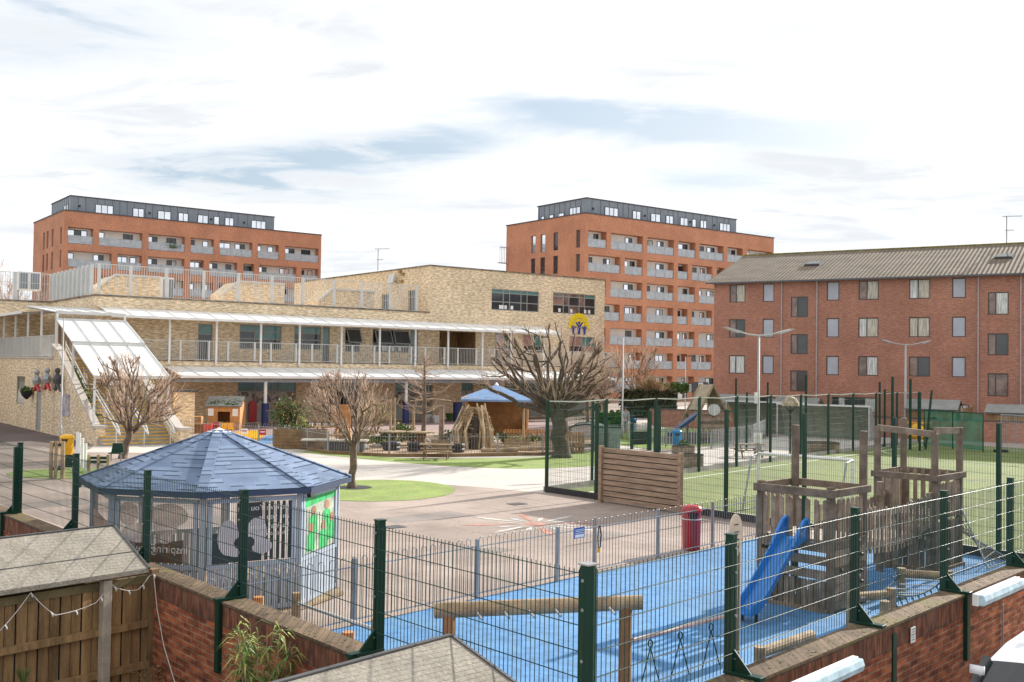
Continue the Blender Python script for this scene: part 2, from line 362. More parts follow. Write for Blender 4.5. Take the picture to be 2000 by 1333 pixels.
sheet('sports_pitch', [pcor, pcor+pp*36.5, pcor+pp*36.5+pq*60, pcor+pq*60], .006, M['turf'])
bl = [V((-4.9,13.95,0)), V((4.69,24.28,0)), V((7.55,27.2,0)), V((10.7,23.6,0)), V((15,18.6,0))]
sheet('blue_playground_surface', [PL[0]+V((0,.2,0)), PR[7]+V((-.1,.1,0)), bl[3], bl[2], bl[1], V((-2.75,16.2,0)), V((-3.9,14.0,0))], .008, M['rubberb'])
sheet('concrete_path', curve_pts([(165,884),(420,890),(600,925),(700,945),(820,945),(920,951),(1064,964)],4)+[pcor+pp*2]+curve_pts([(1168,930),(1190,912),(1240,880),(1420,845),(1560,842),(1700,835)],3)+curve_pts([(1790,800),(1500,790),(1300,797),(1190,850)],3)+curve_pts([(1190,880),(900,880),(600,870),(330,862),(190,868)],3), .004, M['path'])
sheet('concrete_forecourt', [pcor, pcor+pp*36.5, pcor+pp*36.5-pq*9+pp*4, pcor+pp*16-pq*6, pcor+pp*4-pq*3], .0045, M['path'])
sheet('lawn', curve_pts([(570,882),(640,884),(760,894),(900,896),(1060,893),(1170,880),(1205,884),(1215,900),(1185,908),(1100,914),(1000,916),(880,911),(760,902),(640,890)],5), .010, M['lawn'])
ce = G(738,957)
sheet('round_lawn', [ce+V((math.cos(a*math.pi/20)*2.55, math.sin(a*math.pi/20)*3.0, 0)) for a in range(40)], .009, M['lawn'])
ce = G(690,953)
sheet('tree_pit', [ce+V((math.cos(a*math.pi/12)*.62, math.sin(a*math.pi/12)*.62, 0)) for a in range(24)], .016, M['black'])
ce = G(150,925)
sheet('grass_patch', [ce+V((math.cos(a*math.pi/12)*2.4, math.sin(a*math.pi/12)*1.9, 0)) for a in range(24)], .012, M['lawn'])
sheet('far_lawn', curve_pts([(1195,842),(1192,856),(1206,868),(1290,878),(1400,868),(1440,850),(1400,840),(1300,836)],4), .009, M['lawn'])
sheet('dark_safety_surface', curve_pts([(1265,858),(1300,868),(1400,866),(1470,852),(1440,842),(1330,846)],4), .013, M['black'])
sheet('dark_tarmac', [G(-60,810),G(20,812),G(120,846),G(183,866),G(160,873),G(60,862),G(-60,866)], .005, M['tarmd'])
sheet('nursery_ground', [G(340,866),G(470,852),G(760,848),G(1120,846),G(1180,866),G(1050,888),G(860,891),G(700,888),G(600,880),G(545,873)], .007, M['sand'])
sheet('blue_nursery_surface', curve_pts([(505,868),(520,852),(570,846),(585,855),(560,868)],3), .011, M['rubberb'])
sheet('yellow_nursery_surface', curve_pts([(440,861),(450,846),(500,842),(515,850),(500,861)],3), .012, M['yellow'])
sheet('patio', [G(330,842),G(470,826),G(900,818),G(1120,822),G(1100,846),G(760,846),G(470,850)], .006, M['patio'])
# kerb of the pitch on the playground side
k = MB(); k.bar(pcor+V((0,0,.08))-pq*.08, pcor+pp*36.5+V((0,0,.08))-pq*.08, .12, .20)
tag(k.build('kerb', M['concrete'], loc=pcor), kind='structure')
# pitch markings, 4 mm proud of the turf
def lines(name, segs, w=.08, z=.011):
    b = MB()
    for P in segs:
        for i in range(len(P)-1):
            a, c = V(P[i]), V(P[i+1]); d = (c-a); n = V((-d.y, d.x, 0)).normalized()*w/2
            e = d.normalized()*.02
            b.poly([(q.x, q.y, z+.0008*(len(b.f)%9)) for q in (a-n-e, c-n+e, c+n+e, a+n-e)])
    o = b.build(name, M['line']); o['kind'] = 'structure'; return o
def pc(s, t): return pcor+pp*s+pq*t
lines('pitch_marking', [[pc(1.2,1), pc(34.5,1)], [pc(1.2,1), pc(1.2,50)], [pc(34.5,1), pc(34.5,50)], [pc(16.3,1), pc(16.3,40)],
  [pc(30.8+6.7*math.cos(a*.15), 6.8+6.7*math.sin(a*.15)) for a in range(43)], [pc(1.2+5*math.cos(a*.15), 20+5*math.sin(a*.15)) for a in range(-10,11)]])
# painted compass star on the tarmac
cs = G(1045,1024); b = MB(); b2 = MB(); b3 = MB()
M['pw'] = mat('faded_white_paint', (.56,.52,.48), .9, .2, 4); M['pr'] = mat('faded_red_paint', (.46,.22,.17), .9, .25, 4); M['pb'] = mat('faded_pale_blue_paint', (.44,.47,.50), .9, .2, 4)
for i in range(16):
    a = i*math.pi/8+.2; r = 2.0 if i%2 == 0 else 1.25; q = .13
    tgt = (b2 if i%2 == 0 else b3) if i%4 < 2 else b
    zz_ = .006
    tgt.poly([cs+V((math.cos(a)*.35, math.sin(a)*.35, zz_)), cs+V((math.cos(a-q*.6)*r*.75, math.sin(a-q*.6)*r*.75, zz_)), cs+V((math.cos(a)*r, math.sin(a)*r, zz_)), cs+V((math.cos(a+q*.6)*r*.75, math.sin(a+q*.6)*r*.75, zz_))])
cr_ = MB()
cr_.poly([cs+V((math.cos(a*math.pi/10)*.28, math.sin(a*math.pi/10)*.28, .006)) for a in range(20)])
for q, m_ in ((b, 'pw'), (b2, 'pr'), (b3, 'pb'), (cr_, 'pr')): q.build('painted_star', M[m_])['kind'] = 'structure'

# ------------------------------------------------ facades
def wall_open(mb, fr, u0, u1, z0, z1, ops, depth, m=0, mr=None):
    mr = m if mr is None else mr
    us = sorted({u0, u1, *[q for o in ops for q in o[:2]]}); zs = sorted({z0, z1, *[q for o in ops for q in o[2:4]]})
    us = [q for q in us if u0 <= q <= u1]; zs = [q for q in zs if z0 <= q <= z1]
    for i in range(len(us)-1):
        for j in range(len(zs)-1):
            cu, cz = (us[i]+us[i+1])/2, (zs[j]+zs[j+1])/2
            if any(o[0] < cu < o[1] and o[2] < cz < o[3] for o in ops): continue
            mb.poly([fr.p(us[i],zs[j]), fr.p(us[i+1],zs[j]), fr.p(us[i+1],zs[j+1]), fr.p(us[i],zs[j+1])], m)
    for o in ops:
        a, c, d, e = o[:4]
        for P in (((a,d),(a,e)), ((a,e),(c,e)), ((c,e),(c,d)), ((c,d),(a,d))):
            (x0,y0),(x1,y1) = P
            mb.poly([fr.p(x0,y0), fr.p(x1,y1), fr.p(x1,y1,depth), fr.p(x0,y0,depth)], mr)
def window(parent, fr, u0, u1, z0, z1, t, mf, mg, cols=(0,1), rows=(0,1), fw_=.06, name='window', pane='pane', label=None):
    f = MB(); w = .5*fw_
    cx = [u0+(u1-u0)*c for c in cols]; rz = [z0+(z1-z0)*r for r in rows]
    for i, c in enumerate(cx):
        o = fw_ if 0 < i < len(cx)-1 else 0
        a = c-(fw_ if i == len(cx)-1 else o/2); f.fbox(fr, a, a+fw_, z0, z1, t, t+.05)
    for j, z in enumerate(rz):
        a = z-(fw_ if j == len(rz)-1 else (0 if j == 0 else fw_/2)); f.fbox(fr, u0+.001, u1-.001, a, a+fw_, t+.004, t+.046)
    wo_ = f.build(name, mf, parent)
    if label: wo_['label'] = label
    if isinstance(mg, (list, tuple)):                    # one glass per column/row cell
        b = MB(); k = 0; names = []
        for i in range(len(cx)-1):
            for j in range(len(rz)-1):
                b.poly([fr.p(cx[i],rz[j],t+.03), fr.p(cx[i+1],rz[j],t+.03), fr.p(cx[i+1],rz[j+1],t+.03), fr.p(cx[i],rz[j+1],t+.03)], mg[1][k%len(mg[1])]); k += 1
        b.build(pane, mg[0], wo_)
    else:
        MB().poly([fr.p(u0,z0,t+.03), fr.p(u1,z0,t+.03), fr.p(u1,z1,t+.03), fr.p(u0,z1,t+.03)]).build(pane, mg, wo_)
    return wo_
def back_box(mb, fr, u0, u1, z0, z1, t0, t1, m=0):     # closed shell of a building without its front
    P = lambda u, z, t: fr.p(u, z, t)
    mb.poly([P(u1,z0,t0),P(u1,z0,t1),P(u1,z1,t1),P(u1,z1,t0)], m); mb.poly([P(u1,z0,t1),P(u0,z0,t1),P(u0,z1,t1),P(u1,z1,t1)], m)
    mb.poly([P(u0,z1,t0),P(u1,z1,t0),P(u1,z1,t1),P(u0,z1,t1)], m)
d1 = (.798,.603); d2 = (-.603,.798)
ROWA = [(.5,3.6),(4.35,9.9),(10.7,15.6),(16.4,19.7),(20.5,25.3),(26.1,29.3),(30.3,35.6)]
ROWB = [(.6,6.0),(6.75,9.9),(10.7,15.6),(16.4,18.3),(19.1,23.1),(24.0,25.6),(26.4,32.1),(32.9,35.6)]
def apartments(o2, zoff, seed, label, top_rows):
    r = random.Random(seed); fr = Fr(o2, d1, d2); sd_ = Fr(o2, d2, d1)
    root = thing('apartment_block', label, 'apartment block', (*o2, 0))
    Z = zoff; ops = []; TOP = 23.25+Z
    for k in range(7):
        b = 19.15-3*k+Z-.02
        if b < .3: break
        ops += [(a, c, b, b+2.1, k) for a, c in (ROWA if k%2 == 0 else ROWB)]
    ops.append((8.5,11.8,.0,.9,9)); 
    ops = [o for o in ops if o[4] != 9]
    wl = MB(); wall_open(wl, fr, 0, 36, -.5, TOP, ops, 1.05)
    slits = []
    for k in range(7):
        b = 19.1-3*k+Z
        if b > .3: slits += [(9.83,10.75,b,b+2.3),(7.8,8.8,b,b+2.3),(5.2,6.15,b,b+2.3)]
    sop = [(.9,1.7,19.1-3*k+Z,21.3-3*k+Z) for k in range(7) if 19.1-3*k+Z > .3]
    wall_open(wl, sd_, 0, 16.2, -.5, TOP, slits+sop, .18)
    back_box(wl, fr, 0, 36, -.5, TOP, 0, 16.2)
    wl.build('wall', M['apt'], root)
    MB().fbox(fr, -.08, 36.08, TOP+.002, TOP+.14, -.08, 16.3).build('coping', M['coping'], root)
    ins = MB(); ins.fbox(fr, .3, 35.8, 0, TOP-1, 1.05, 1.25); ins.build('recessed_wall', M['cream'], root)
    pr = MB()
    for a, c, d, e, k in ops:                          # floor and soffit strips already come from the reveals
        z = d
    for a, c, d, e, k in ops:
        if k > top_rows: continue
        rl = MB(); n = max(1, int((c-a)/1.3))
        rl.fbox(fr, a+.02, c-.02, d+.05, d+1.02, .10, .13)
        for i in range(n+1):
            x = a+.05+(c-a-.14)*i/n; rl.fbox(fr, x, x+.04, d, d+1.08, .07, .12)
        rl.fbox(fr, a+.01, c-.01, d+1.03, d+1.09, .08, .14); rl.build('balcony_railing', M['rail'], root)
        xs = []; x = a+.15
        xs.append((a+.1, a+r.choice((.9,1.5,1.9))))
        if c-a > 4: xs.append((c-r.uniform(1.9,2.4), c-r.uniform(.7,1.0)))
        elif c-a > 2.5: xs.append((c-1.3, c-.5))
        for (x0, x1) in xs:
            if x1-x0 < .3: continue
            wb = MB(); window(root, fr, x0, x1, d+.02, e-.22, .97, M['coping'], (([M['glassw'], M['glassd'], M['curtw']]), [r.choice((0,0,0,1)), r.choice((0,1,1,2,0)), 0]), cols=(0,.5,1) if x1-x0 > 1 else (0,1), fw_=.07)
    for a, c, d, e in slits:
        if d > 7: window(root, sd_, a, c, d, e, .14, M['coping'], M['glassd' if r.random() < .5 else 'glassw'], rows=(0,.42,1), fw_=.06, name='slit_window')
    for a, c, d, e in sop:
        MB().poly([sd_.p(a,d,.17), sd_.p(c,d,.17), sd_.p(c,e,.17), sd_.p(a,e,.17)]).build('slit_opening', M['coping'], root)
    # penthouse storey in seamed zinc, set back
    ph = MB(); P0, P1, PT = .96, 28.9, 25.32+Z
    ph.fbox(fr, P0, P1, TOP+.1, PT, .9, 10.6); sm = ph; x = P0+.9
    while x < P1-.2: sm.fbox(fr, x, x+.05, TOP+.14, PT-.02, .87, .9, 1); x += .95+r.choice((0,.5))
    t_ = 1.9
    while t_ < 10.4: sm.fbox(fr, P0-.03, P0, TOP+.14, PT-.02, t_, t_+.05, 1); t_ += 1.05
    pt = ph.build('penthouse', [M['zinc'], M['zincseam']], root)
    MB().fbox(fr, P0-.1, P1+.1, PT+.002, PT+.12, .8, 10.7).build('roof_edge', M['coping'], pt)
    for a, c in ((4.0,6.3),(8.8,10.3),(12.1,13.9),(14.9,16.3),(17.6,19.1),(19.9,20.7),(21.5,22.8),(25.4,27.6)):
        window(root, fr, a, c, TOP+.16, TOP+1.35, .83, M['coping'], M['glassw'], cols=(0,.5,1) if c-a > 1 and c-a < 2 else ((0,.34,.67,1) if c-a > 2 else (0,1)), fw_=.08, name='penthouse_window')
    for a, c in ((2.0,4.2),(5.2,6.4),(7.3,8.2),(9.2,9.9)):
        sf = Fr(fr.p(P0,0,0)[:2], d2, d1); window(root, sf, a, c, TOP+.16, TOP+(1.2 if a < 3 else .75), -.05, M['coping'], M['glassw'], cols=(0,.33,.66,1) if a < 3 else (0,1), fw_=.08, name='penthouse_window')
    vt = MB()
    for x in (1.9,10.9,19.4,24.2): vt.fbox(fr, x, x+.25, TOP+.75, TOP+1.0, .78, .9)
    vt.build('vent', M['black'], root)
    return root, fr
aR, frR = apartments((8.8,128.4), 0, 3, 'red brick apartment block with rows of recessed balconies, standing right behind the school roof', 9)
aL, frL = apartments((-57.1,132.2), -.08, 5, 'red brick apartment block at the far left, rising behind the school roof terrace', 4)
# little balcony hanging off the far side of the right block
q = MB(); q.fbox(frR, -1.5, -.02, 18.1, 18.2, 15.6, 16.2); 
for i in range(6): q.fbox(frR, -1.5+i*.26, -1.46+i*.26, 18.2, 20.2, 15.6, 15.64)
q.fbox(frR, -1.52, -.02, 20.2, 20.3, 15.58, 15.66); q.build('side_balcony', M['rail'], aR)
# ground floor entrance of the right block
for (x0, x1) in ((11.2,13.2),(15.6,18.3),(19.4,22.4)):
    window(aR, frR, x0, x1, .2, 2.5, -.05, M['coping'], ([M['glassd'], M['glassw'], M['curtw']], [0,1,0,2]), cols=(0,.35,.7,1), fw_=.08, name='entrance_glazing')
bal = MB(); r_ = random.Random(2)
for i in range(160):
    c = frL.p(14.2+r_.gauss(0,.5), 19.5+abs(r_.gauss(0,.35)), .02+r_.uniform(-.2,.1)); s = .12
    bal.poly([c+V((r_.uniform(-s,s), r_.uniform(-s,s), r_.uniform(-s,s))) for _ in range(3)])
tag(bal.build('balcony_plant', M['leafg'], loc=frL.p(14.2,19.4,0)), 'bushy green plant spilling over a top floor balcony railing of the far left block', 'plant')

# ------------------------------------------------ four storey brick housing block on the right
e1 = (.851,-.525); e2 = (.525,.851); fb = Fr((17.5,81.), e1, e2)
hb = thing('brick_housing_block', 'four storey dark red brick housing block with corrugated pitched roof, right edge', 'housing block', (17.5,81.,0))
ops = []; rows = ((9.4,10.8),(6.67,8.1),(3.88,5.3)); cols_ = ((-.69,.6,'d'),(1.97,2.86,'s'),(6.83,7.74,'s'),(9.13,10.55,'d'),(12.65,14.07,'d'),(15.5,16.4,'s'),(22.0,22.9,'s'),(24.3,25.7,'d'))
for a, c, k in cols_:
    for z0, z1 in rows: ops.append((a, c, z0, z1, k))
for a, c in ((4.15,5.44),(17.8,19.1)):
    for z0, z1 in ((8.2,9.75),(5.42,6.92),(2.62,4.19)): ops.append((a, c, z0, z1, 't'))
base = [(7.25,10.4,1.2,2.3),(0.2,3.0,.9,2.1),(13.6,16.6,1.0,2.0)]
wl = MB(); wall_open(wl, fb, -1.95, 30, -.5, 11.0, [o[:4] for o in ops]+base, .14)
back_box(wl, fb, -1.95, 30, -.5, 11.0, 0, 10.); wl.poly([fb.p(-1.95,-.5,10), fb.p(-1.95,-.5,0), fb.p(-1.95,11,0), fb.p(-1.95,11,5), fb.p(-1.95,11,10)])
wl.build('wall', M['bldR'], hb)
r_ = random.Random(11); MC = [M['curtain'], M['curtw'], M['blind'], M['glassd'], M['glassw'], mat('room_reflecting_glass', (.20,.13,.11), .1, .5, 1.5, spec=.8)]
for a, c, z0, z1, k in ops:
    if k == 's': window(hb, fb, a, c, z0, z1, .03, M['brownf'], M['blind'], fw_=.07)
    elif k == 't': window(hb, fb, a, c, z0, z1, .03, M['brownf'], (MC, [5,r_.choice((3,5,1))]), cols=(0,.38,1), fw_=.07, name='stair_window')
    else: window(hb, fb, a, c, z0, z1, .03, M['brownf'], (MC, [r_.choice((0,1,3,5)), r_.choice((0,1,1,3,0))]), cols=(0,.42,1), fw_=.07)
for a, c, z0, z1 in base: window(hb, fb, a, c, z0, z1, .05, M['brownf'], (MC, [3,1,3,3]), cols=(0,.15,.3,.45,.6,.75,1), fw_=.06, name='basement_window')
def corr():
    m, t, b_ = newmat('corrugated_roof_sheet'); tcn = t.n('ShaderNodeTexCoord'); sx = t.n('ShaderNodeSeparateXYZ'); t.l(tcn.outputs['UV'], sx.inputs[0])
    wv = t.m('SINE', t.m('MULTIPLY', sx.outputs[0], 2*math.pi/.30)); st = t.m('SINE', t.m('MULTIPLY', sx.outputs[1], 2*math.pi/.62))
    f = t.m('ADD', t.m('MULTIPLY', wv, .20), t.m('MULTIPLY', st, .10)); f = t.m('MULTIPLY', t.m('ADD', f, 1.), t.rmp(t.noise(tcn.outputs['UV'], .7, 6, .65), .3, .7, .75, 1.25))
    cc = t.n('ShaderNodeCombineColor')
    for i in range(3): t.l(f, cc.inputs[i])
    o = t.mix(1., (.185,.145,.105), cc.outputs[0], 'MULTIPLY'); t.l(t.mix(t.rmp(t.noise(tcn.outputs['UV'], 1.3, 5, .7), .58, .72), o, (.22,.185,.135)), b_.inputs['Base Color'])
    bn = t.n('ShaderNodeBump'); bn.inputs['Strength'].default_value = .9; bn.inputs['Distance'].default_value = .05; t.l(wv, bn.inputs['Height']); t.l(bn.outputs[0], b_.inputs['Normal'])
    b_.inputs['Roughness'].default_value = .9; return m
M['corr'] = corr()
rf = MB(); zr = 14.0; ov = .35
def rp(u, z, t): return fb.p(u, z, t)
rf.poly([rp(-2.5,10.98,-.45), rp(30,10.98,-.45), rp(30,zr,8.6), rp(-2.5,zr,8.6)]); rf.poly([rp(-2.5,10.6,17), rp(-2.5,zr,8.6), rp(30,zr,8.6), rp(30,10.6,17)])
rf.poly([rp(-2.5,10.98,-.45), rp(-2.5,zr,8.6), rp(-2.5,10.9,8.6)]); ro = rf.build('roof', M['corr'], hb)
g = MB(); g.fbox(fb, -2.5, 30, 10.86, 10.97, -.52, -.40); g.build('gutter', M['zincseam'], hb)
M['moss'] = mat('mossy_ridge', (.20,.17,.04), .9, .4, 2)
g = MB(); g.bar(rp(-2.5,zr+.02,8.6), rp(30,zr+.02,8.6), .25, .12); g.build('ridge', M['moss'], ro)
for u in (3.45,6.12,17.2,19.85):
    g = MB(); g.tube([fb.p(u,0,-.06), fb.p(u,10.9,-.06)], .055, 8); g.build('downpipe', mat('pinkish_grey_pipe', (.42,.36,.36), .5) if u == 3.45 else bpy.data.materials['pinkish_grey_pipe'], hb)
for px, py in ((1588,517),(1960,503)):
    # skylight on the slope
    d = ray(px, py); sl_n = (fb.n_*-(zr-10.98)+V((0,0,9.05))).normalized(); o0 = rp(0,10.98,-.45); k = (o0-V((0,0,EYE))).dot(sl_n)/d.dot(sl_n); c = V((0,0,EYE))+d*k
    up_s = (fb.n_*9.05+V((0,0,zr-10.98))).normalized()
    g = MB(); g.ob(c-fb.a*.55-up_s*.55+sl_n*.01, fb.a*1.2, up_s*1.1, sl_n*.14); w_ = g.build('skylight', M['coping'], hb)
    g = MB(); g.ob(c-fb.a*.45-up_s*.45+sl_n*.155, fb.a*1.0, up_s*.9, sl_n*.01); g.build('pane', M['glassd'], w_)
def antenna(name, base, h, label, arms=1):
    t = thing(name, label, 'antenna', tuple(base)); MB().tube([base, base+V((0,0,h))], .04, 6).build('mast', M['galv'], t)
    b = MB(); top = base+V((0,0,h)); dd = V((.9,-.3,0)).normalized(); b.tube([top-dd*.3, top+dd*1.1], .022, 5)
    for i in range(7): c = top-dd*.25+dd*.2*i; b.tube([c+V((0,0,-.07)), c+V((0,0,.07))], .014, 4)
    b.build('aerial', M['galv'], t); MB().tube([base+V((0,0,h*.5))-dd*.1, base+V((0,0,h*.5))+dd*.5], .03, 5).build('lower_aerial', M['galv'], t); return t
uu, _ = fb.u(1966,478,8.6); antenna('tv_antenna', fb.p(uu,zr,8.6), 2.1, 'thin mast aerial on the ridge of the corrugated roof')
# ------------------------------------------------ school
fs = Fr((-18.2,71.5), d1, d2)
sc_ = thing('school_building', 'two storey school of buff brick with long white canopies and a railed roof terrace', 'school building', (-18.2,71.5,0))
def px_open(x0, y0, x1, y1, t=0, fr=fs):
    ym = (y0+y1)/2; xm = (x0+x1)/2
    return (fr.u(x0,ym,t)[0], fr.u(x1,ym,t)[0], fr.u(xm,y1,t)[1], fr.u(xm,y0,t)[1])
first = {'door1':(386.6,633,415,703),'A':(467.7,635,550,683),'B':(574.6,638,628,684),'Bd':(630,638,644,704),'C':(674,641,703.6,688),'D':(728,644,799,689),'Dd':(801,645,816,706),'E':(858,648,929,708),'F':(966,652,1002,700),'G':(1112,658,1162,689),'F2':(1022,655,1060,690)}
W1 = {k: px_open(*v) for k, v in first.items()}
for k in ('door1','Bd','Dd','E'): W1[k] = (W1[k][0], W1[k][1], 4.25, W1[k][3])
top = [px_open(960,567,1053,608), px_open(1080,574,1163,614)]
gnd = [px_open(464,748,578,823), px_open(771.6,748,845,816), px_open(901,747,925,800), px_open(640,750,704,812), px_open(985,752,1060,812), px_open(1085,752,1150,800)]
gnd = [(a, c, .05, 3.0) for a, c, _, _ in gnd]
UL, UR, TC = -10.05, 32.9, 14.8
wl = MB()
wall_open(wl, fs, UL, UR, -.3, 8.2, list(W1.values())+gnd, .16)
wall_open(wl, fs, TC, UR, 8.2, 11.83, top, .16)
P = fs.p
fc = Fr(P(TC,0,0)[:2], d2, d1)                                 # left side of the top storey
sdo = [px_open(745,575,761,607,0,fc), px_open(797,567,815,607,0,fc)]; sdo = [(min(a,b_), max(a,b_), 8.25, e) for a, b_, d, e in sdo]
wall_open(wl, fc, 0, 24, 8.15, 11.83, sdo, .16)
wl.poly([P(TC,11.83,0), P(UR,11.83,0), P(UR,11.83,24), P(TC,11.83,24)]); wl.poly([P(UR,-.3,0),P(UR,-.3,24),P(UR,11.83,24),P(UR,11.83,0)])
fi = Fr(P(UL,0,0)[:2], d2, d1)                                 # side above the walkway, then the far wing
wall_open(wl, fi, 0, 11, 4.2, 8.2, [(3.2,5,5.1,6.7),(5.8,7.4,5.1,6.7),(8,9.4,5.1,6.7)], .2)
wl.poly([P(UL+.6,4.2,1), P(UL+.6,4.2,11), P(UL+.6,8,11), P(UL+.6,8,1)])
fl = Fr(P(-40,0,11)[:2], d1, d2); wall_open(wl, fl, 0, 30-.05, -.3, 8.2, [(23.2,24.6,1.4,2.6)], .2)
wl.poly([P(UL,7.6,0), P(TC,7.6,0), P(TC,7.6,28), P(UL,7.6,28)]); wl.poly([P(-40,7.6,11), P(UL,7.6,11), P(UL,7.6,28), P(-40,7.6,28)])
wl.build('wall', M['buff'], sc_)
for a_,b__,c_,d_ in sdo: window(sc_, fc, a_, b__, c_, d_, .1, M['frame'], M['glassd'], rows=(0,.7,1), fw_=.08, name='terrace_door')
cp = MB(); cp.fbox(fs, UL-.05, TC+.02, 8.2, 8.30, -.08, .34); cp.fbox(fs, UL-.08, UL+.3, 8.201, 8.299, .34, 10.9); cp.fbox(fs, -40, UL-.08, 8.2, 8.3, 10.92, 11.35)
cp.fbox(fs, TC-.06, UR+.06, 11.83, 11.93, -.08, .3); cp.fbox(fs, TC-.08, TC+.3, 11.831, 11.929, .3, 24); cp.build('coping', M['stonecop'], sc_)
ab = fs.u(740,523,8); MBt = MB(); MBt.fbox(fs, TC+5, TC+10, 11.85, 12.35, 9, 14); MBt.fbox(fs, TC+1.2, TC+2.6, 11.94, 12.12, 2, 3.2); MBt.fbox(fs, TC+5, TC+6.5, 11.94, 12.08, 2, 3.2); MBt.build('roof_upstand', M['concrete'], sc_)
WG = ([M['glassd'], M['glassg'], M['curtw'], M['glassw'], bpy.data.materials['room_reflecting_glass']],)
def swin(o, cols, rows, pat, t=.06, name='window', label=None): return window(sc_, fs, o[0], o[1], o[2], o[3], t, M['frame'], (WG[0], pat), cols=cols, rows=rows, fw_=.07, name=name, label=label)
swin(W1['door1'], (0,1), (0,.55,.72,1), [0,0,1], name='door')
swin(W1['A'], (0,.36,.58,1), (0,.42,.72,1), [0,0,1,0,1,1,0,1,1])
swin(W1['B'], (0,.3,1), (0,.42,.70,1), [0,0,1,0,0,1]); swin(W1['Bd'], (0,1), (0,.5,.66,1), [0,1,1], name='door')
swin(W1['C'], (0,1), (0,.45,1), [0,0]); swin(W1['D'], (0,.42,.58,1), (0,.4,1), [0,0,0,0,0,1]); swin(W1['Dd'], (0,1), (0,.42,.6,1), [0,1,1], name='door')
swin(W1['F'], (0,.5,1), (0,.4,1), [0,3,0,1]); swin(W1['F2'], (0,.5,1), (0,.4,1), [0,3,0,1]); swin(W1['G'], (0,.5,1), (0,.4,1), [0,3,3,1])
for o, pat in ((top[0], [0,0,1]*5), (top[1], [0,3,3,0,4,4,4,0,4,0,4,4,0,0,1])): swin(o, (0,.25,.38,.62,.75,1), (0,.40,.82,1), pat)
pap = MB(); r_ = random.Random(4)
for o in (top[0], top[1], W1['D']):
    for i in range(4): x = o[0]+(o[1]-o[0])*r_.uniform(.08,.9); pap.fbox(fs, x, x+.25, o[2]+.12, o[2]+.42, .05, .06)
pap.build('paper_notice', M['white'], sc_)
for i, (x0, x1) in enumerate(((677,702),(732,762),(768,797))):       # open awning lights
    a = fs.u(x0,660)[0]; c = fs.u(x1,660)[0]; zt = W1['D'][3]-.1; q = MB(); w0 = P(a,zt,-.02); w1_ = P(c,zt,-.02); dn = -fs.n_*.42+V((0,0,-.95))
    for k0, k1 in ((w0,w1_),(w0+dn,w1_+dn),(w0,w0+dn),(w1_,w1_+dn)): q.bar(k0, k1, .07)
    ow = q.build('open_window', M['frame'], sc_); MB().poly([w0, w1_, w1_+dn, w0+dn]).build('pane', M['glassd'], ow)
rc = MB(); a, c, d, e = W1['E']; rc.poly([P(a,d,2.6),P(c,d,2.6),P(c,e,2.6),P(a,e,2.6)]); rc.poly([P(a,d,.1),P(a,d,2.6),P(a,e,2.6),P(a,e,.1)]); rc.poly([P(c,d,.1),P(c,d,2.6),P(c,e,2.6),P(c,e,.1)]); rc.poly([P(a,d,.1),P(c,d,.1),P(c,d,2.6),P(a,d,2.6)]); rc.poly([P(a,e,.1),P(c,e,.1),P(c,e,2.6),P(a,e,2.6)]); rc.build('porch', M['woodf'], sc_)
M['mural'] = None
def mural():
    m, t, b_ = newmat('printed_window_film'); tcn = t.n('ShaderNodeTexCoord'); uv = tcn.outputs['UV']
    n = t.noise(uv, 2.2, 3, .5); n2_ = t.noise(uv, 1.1, 2, .5)
    c = t.mix(t.rmp(n, .50, .56), (.40,.38,.33), (.10,.09,.10)); c = t.mix(t.rmp(n2_, .56, .60), c, (.22,.14,.07))
    t.l(c, b_.inputs['Base Color']); b_.inputs['Roughness'].default_value = .4; return m
M['mural'] = mural(); M['greydoor'] = mat('pale_grey_panel', (.33,.35,.33), .5, .06)
for i, o in enumerate(gnd):
    GG = ([M['glassd'], M['glassg'], M['mural'], M['greydoor']], [3,2,1] if i != 3 else [0,0,1])
    window(sc_, fs, *o, .06, M['frame'], GG, cols=(0,.3,.58,.7,1) if o[1]-o[0] > 3 else (0,.5,1), rows=(0,.33,.72,1), fw_=.08, name='glazed_door')
rd = px_open(486,795,501,823,-.05); q = MB(); hz = [(0,0),(1,0),(1,.8),(.85,.95),(.5,1),(.15,.95),(0,.8)]
q.prism([P(rd[0]+(rd[1]-rd[0])*a, .1+1.45*b_, -.1) for a, b_ in hz], fs.n_*.06); q.build('red_arched_door', M['red'], sc_)
# walkway slab, brick fascia and canopies
WK = -1.8
sb = MB(); sb.fbox(fs, UL-.2, UR+.3, 3.72, 4.19, WK, .0); sb.build('walkway', M['buff'], sc_)
sb = MB(); sb.fbox(fs, UL-.2, UR+.3, 4.19, 4.26, WK-.05, 0); sb.build('walkway_edge', M['stonecop'], sc_)
def canopy(name, u0, u1, t0, z0_, t1, z1_, seam=1.35, th=.05):
    q = MB(); q.poly([P(u0,z0_,t0), P(u1,z0_,t0), P(u1,z1_,t1), P(u0,z1_,t1)])
    q.poly([P(u0,z0_-th,t0), P(u0,z1_-th,t1), P(u1,z1_-th,t1), P(u1,z0_-th,t0)]); o = q.build(name, M['whitec'], sc_)
    s = MB(); u = u0; 
    while u <= u1+.01: s.bar(P(u,z0_+.03,t0), P(u,z1_+.03,t1), .05, .05); u += seam
    s.bar(P(u0,z1_-.04,t1), P(u1,z1_-.04,t1), .16, .16); s.build('canopy_frame', M['white'], o); return o
canopy('upper_canopy', UL+.3, fs.u(1095,648,-2.6)[0], -.02, 7.5, -2.6, 6.92)
ull = fs.u(352,742,-5.2)[0]; url = fs.u(1203,738,-5.2)[0]
canopy('lower_canopy', ull, url, WK-.06, 3.85, -5.2, 3.28)
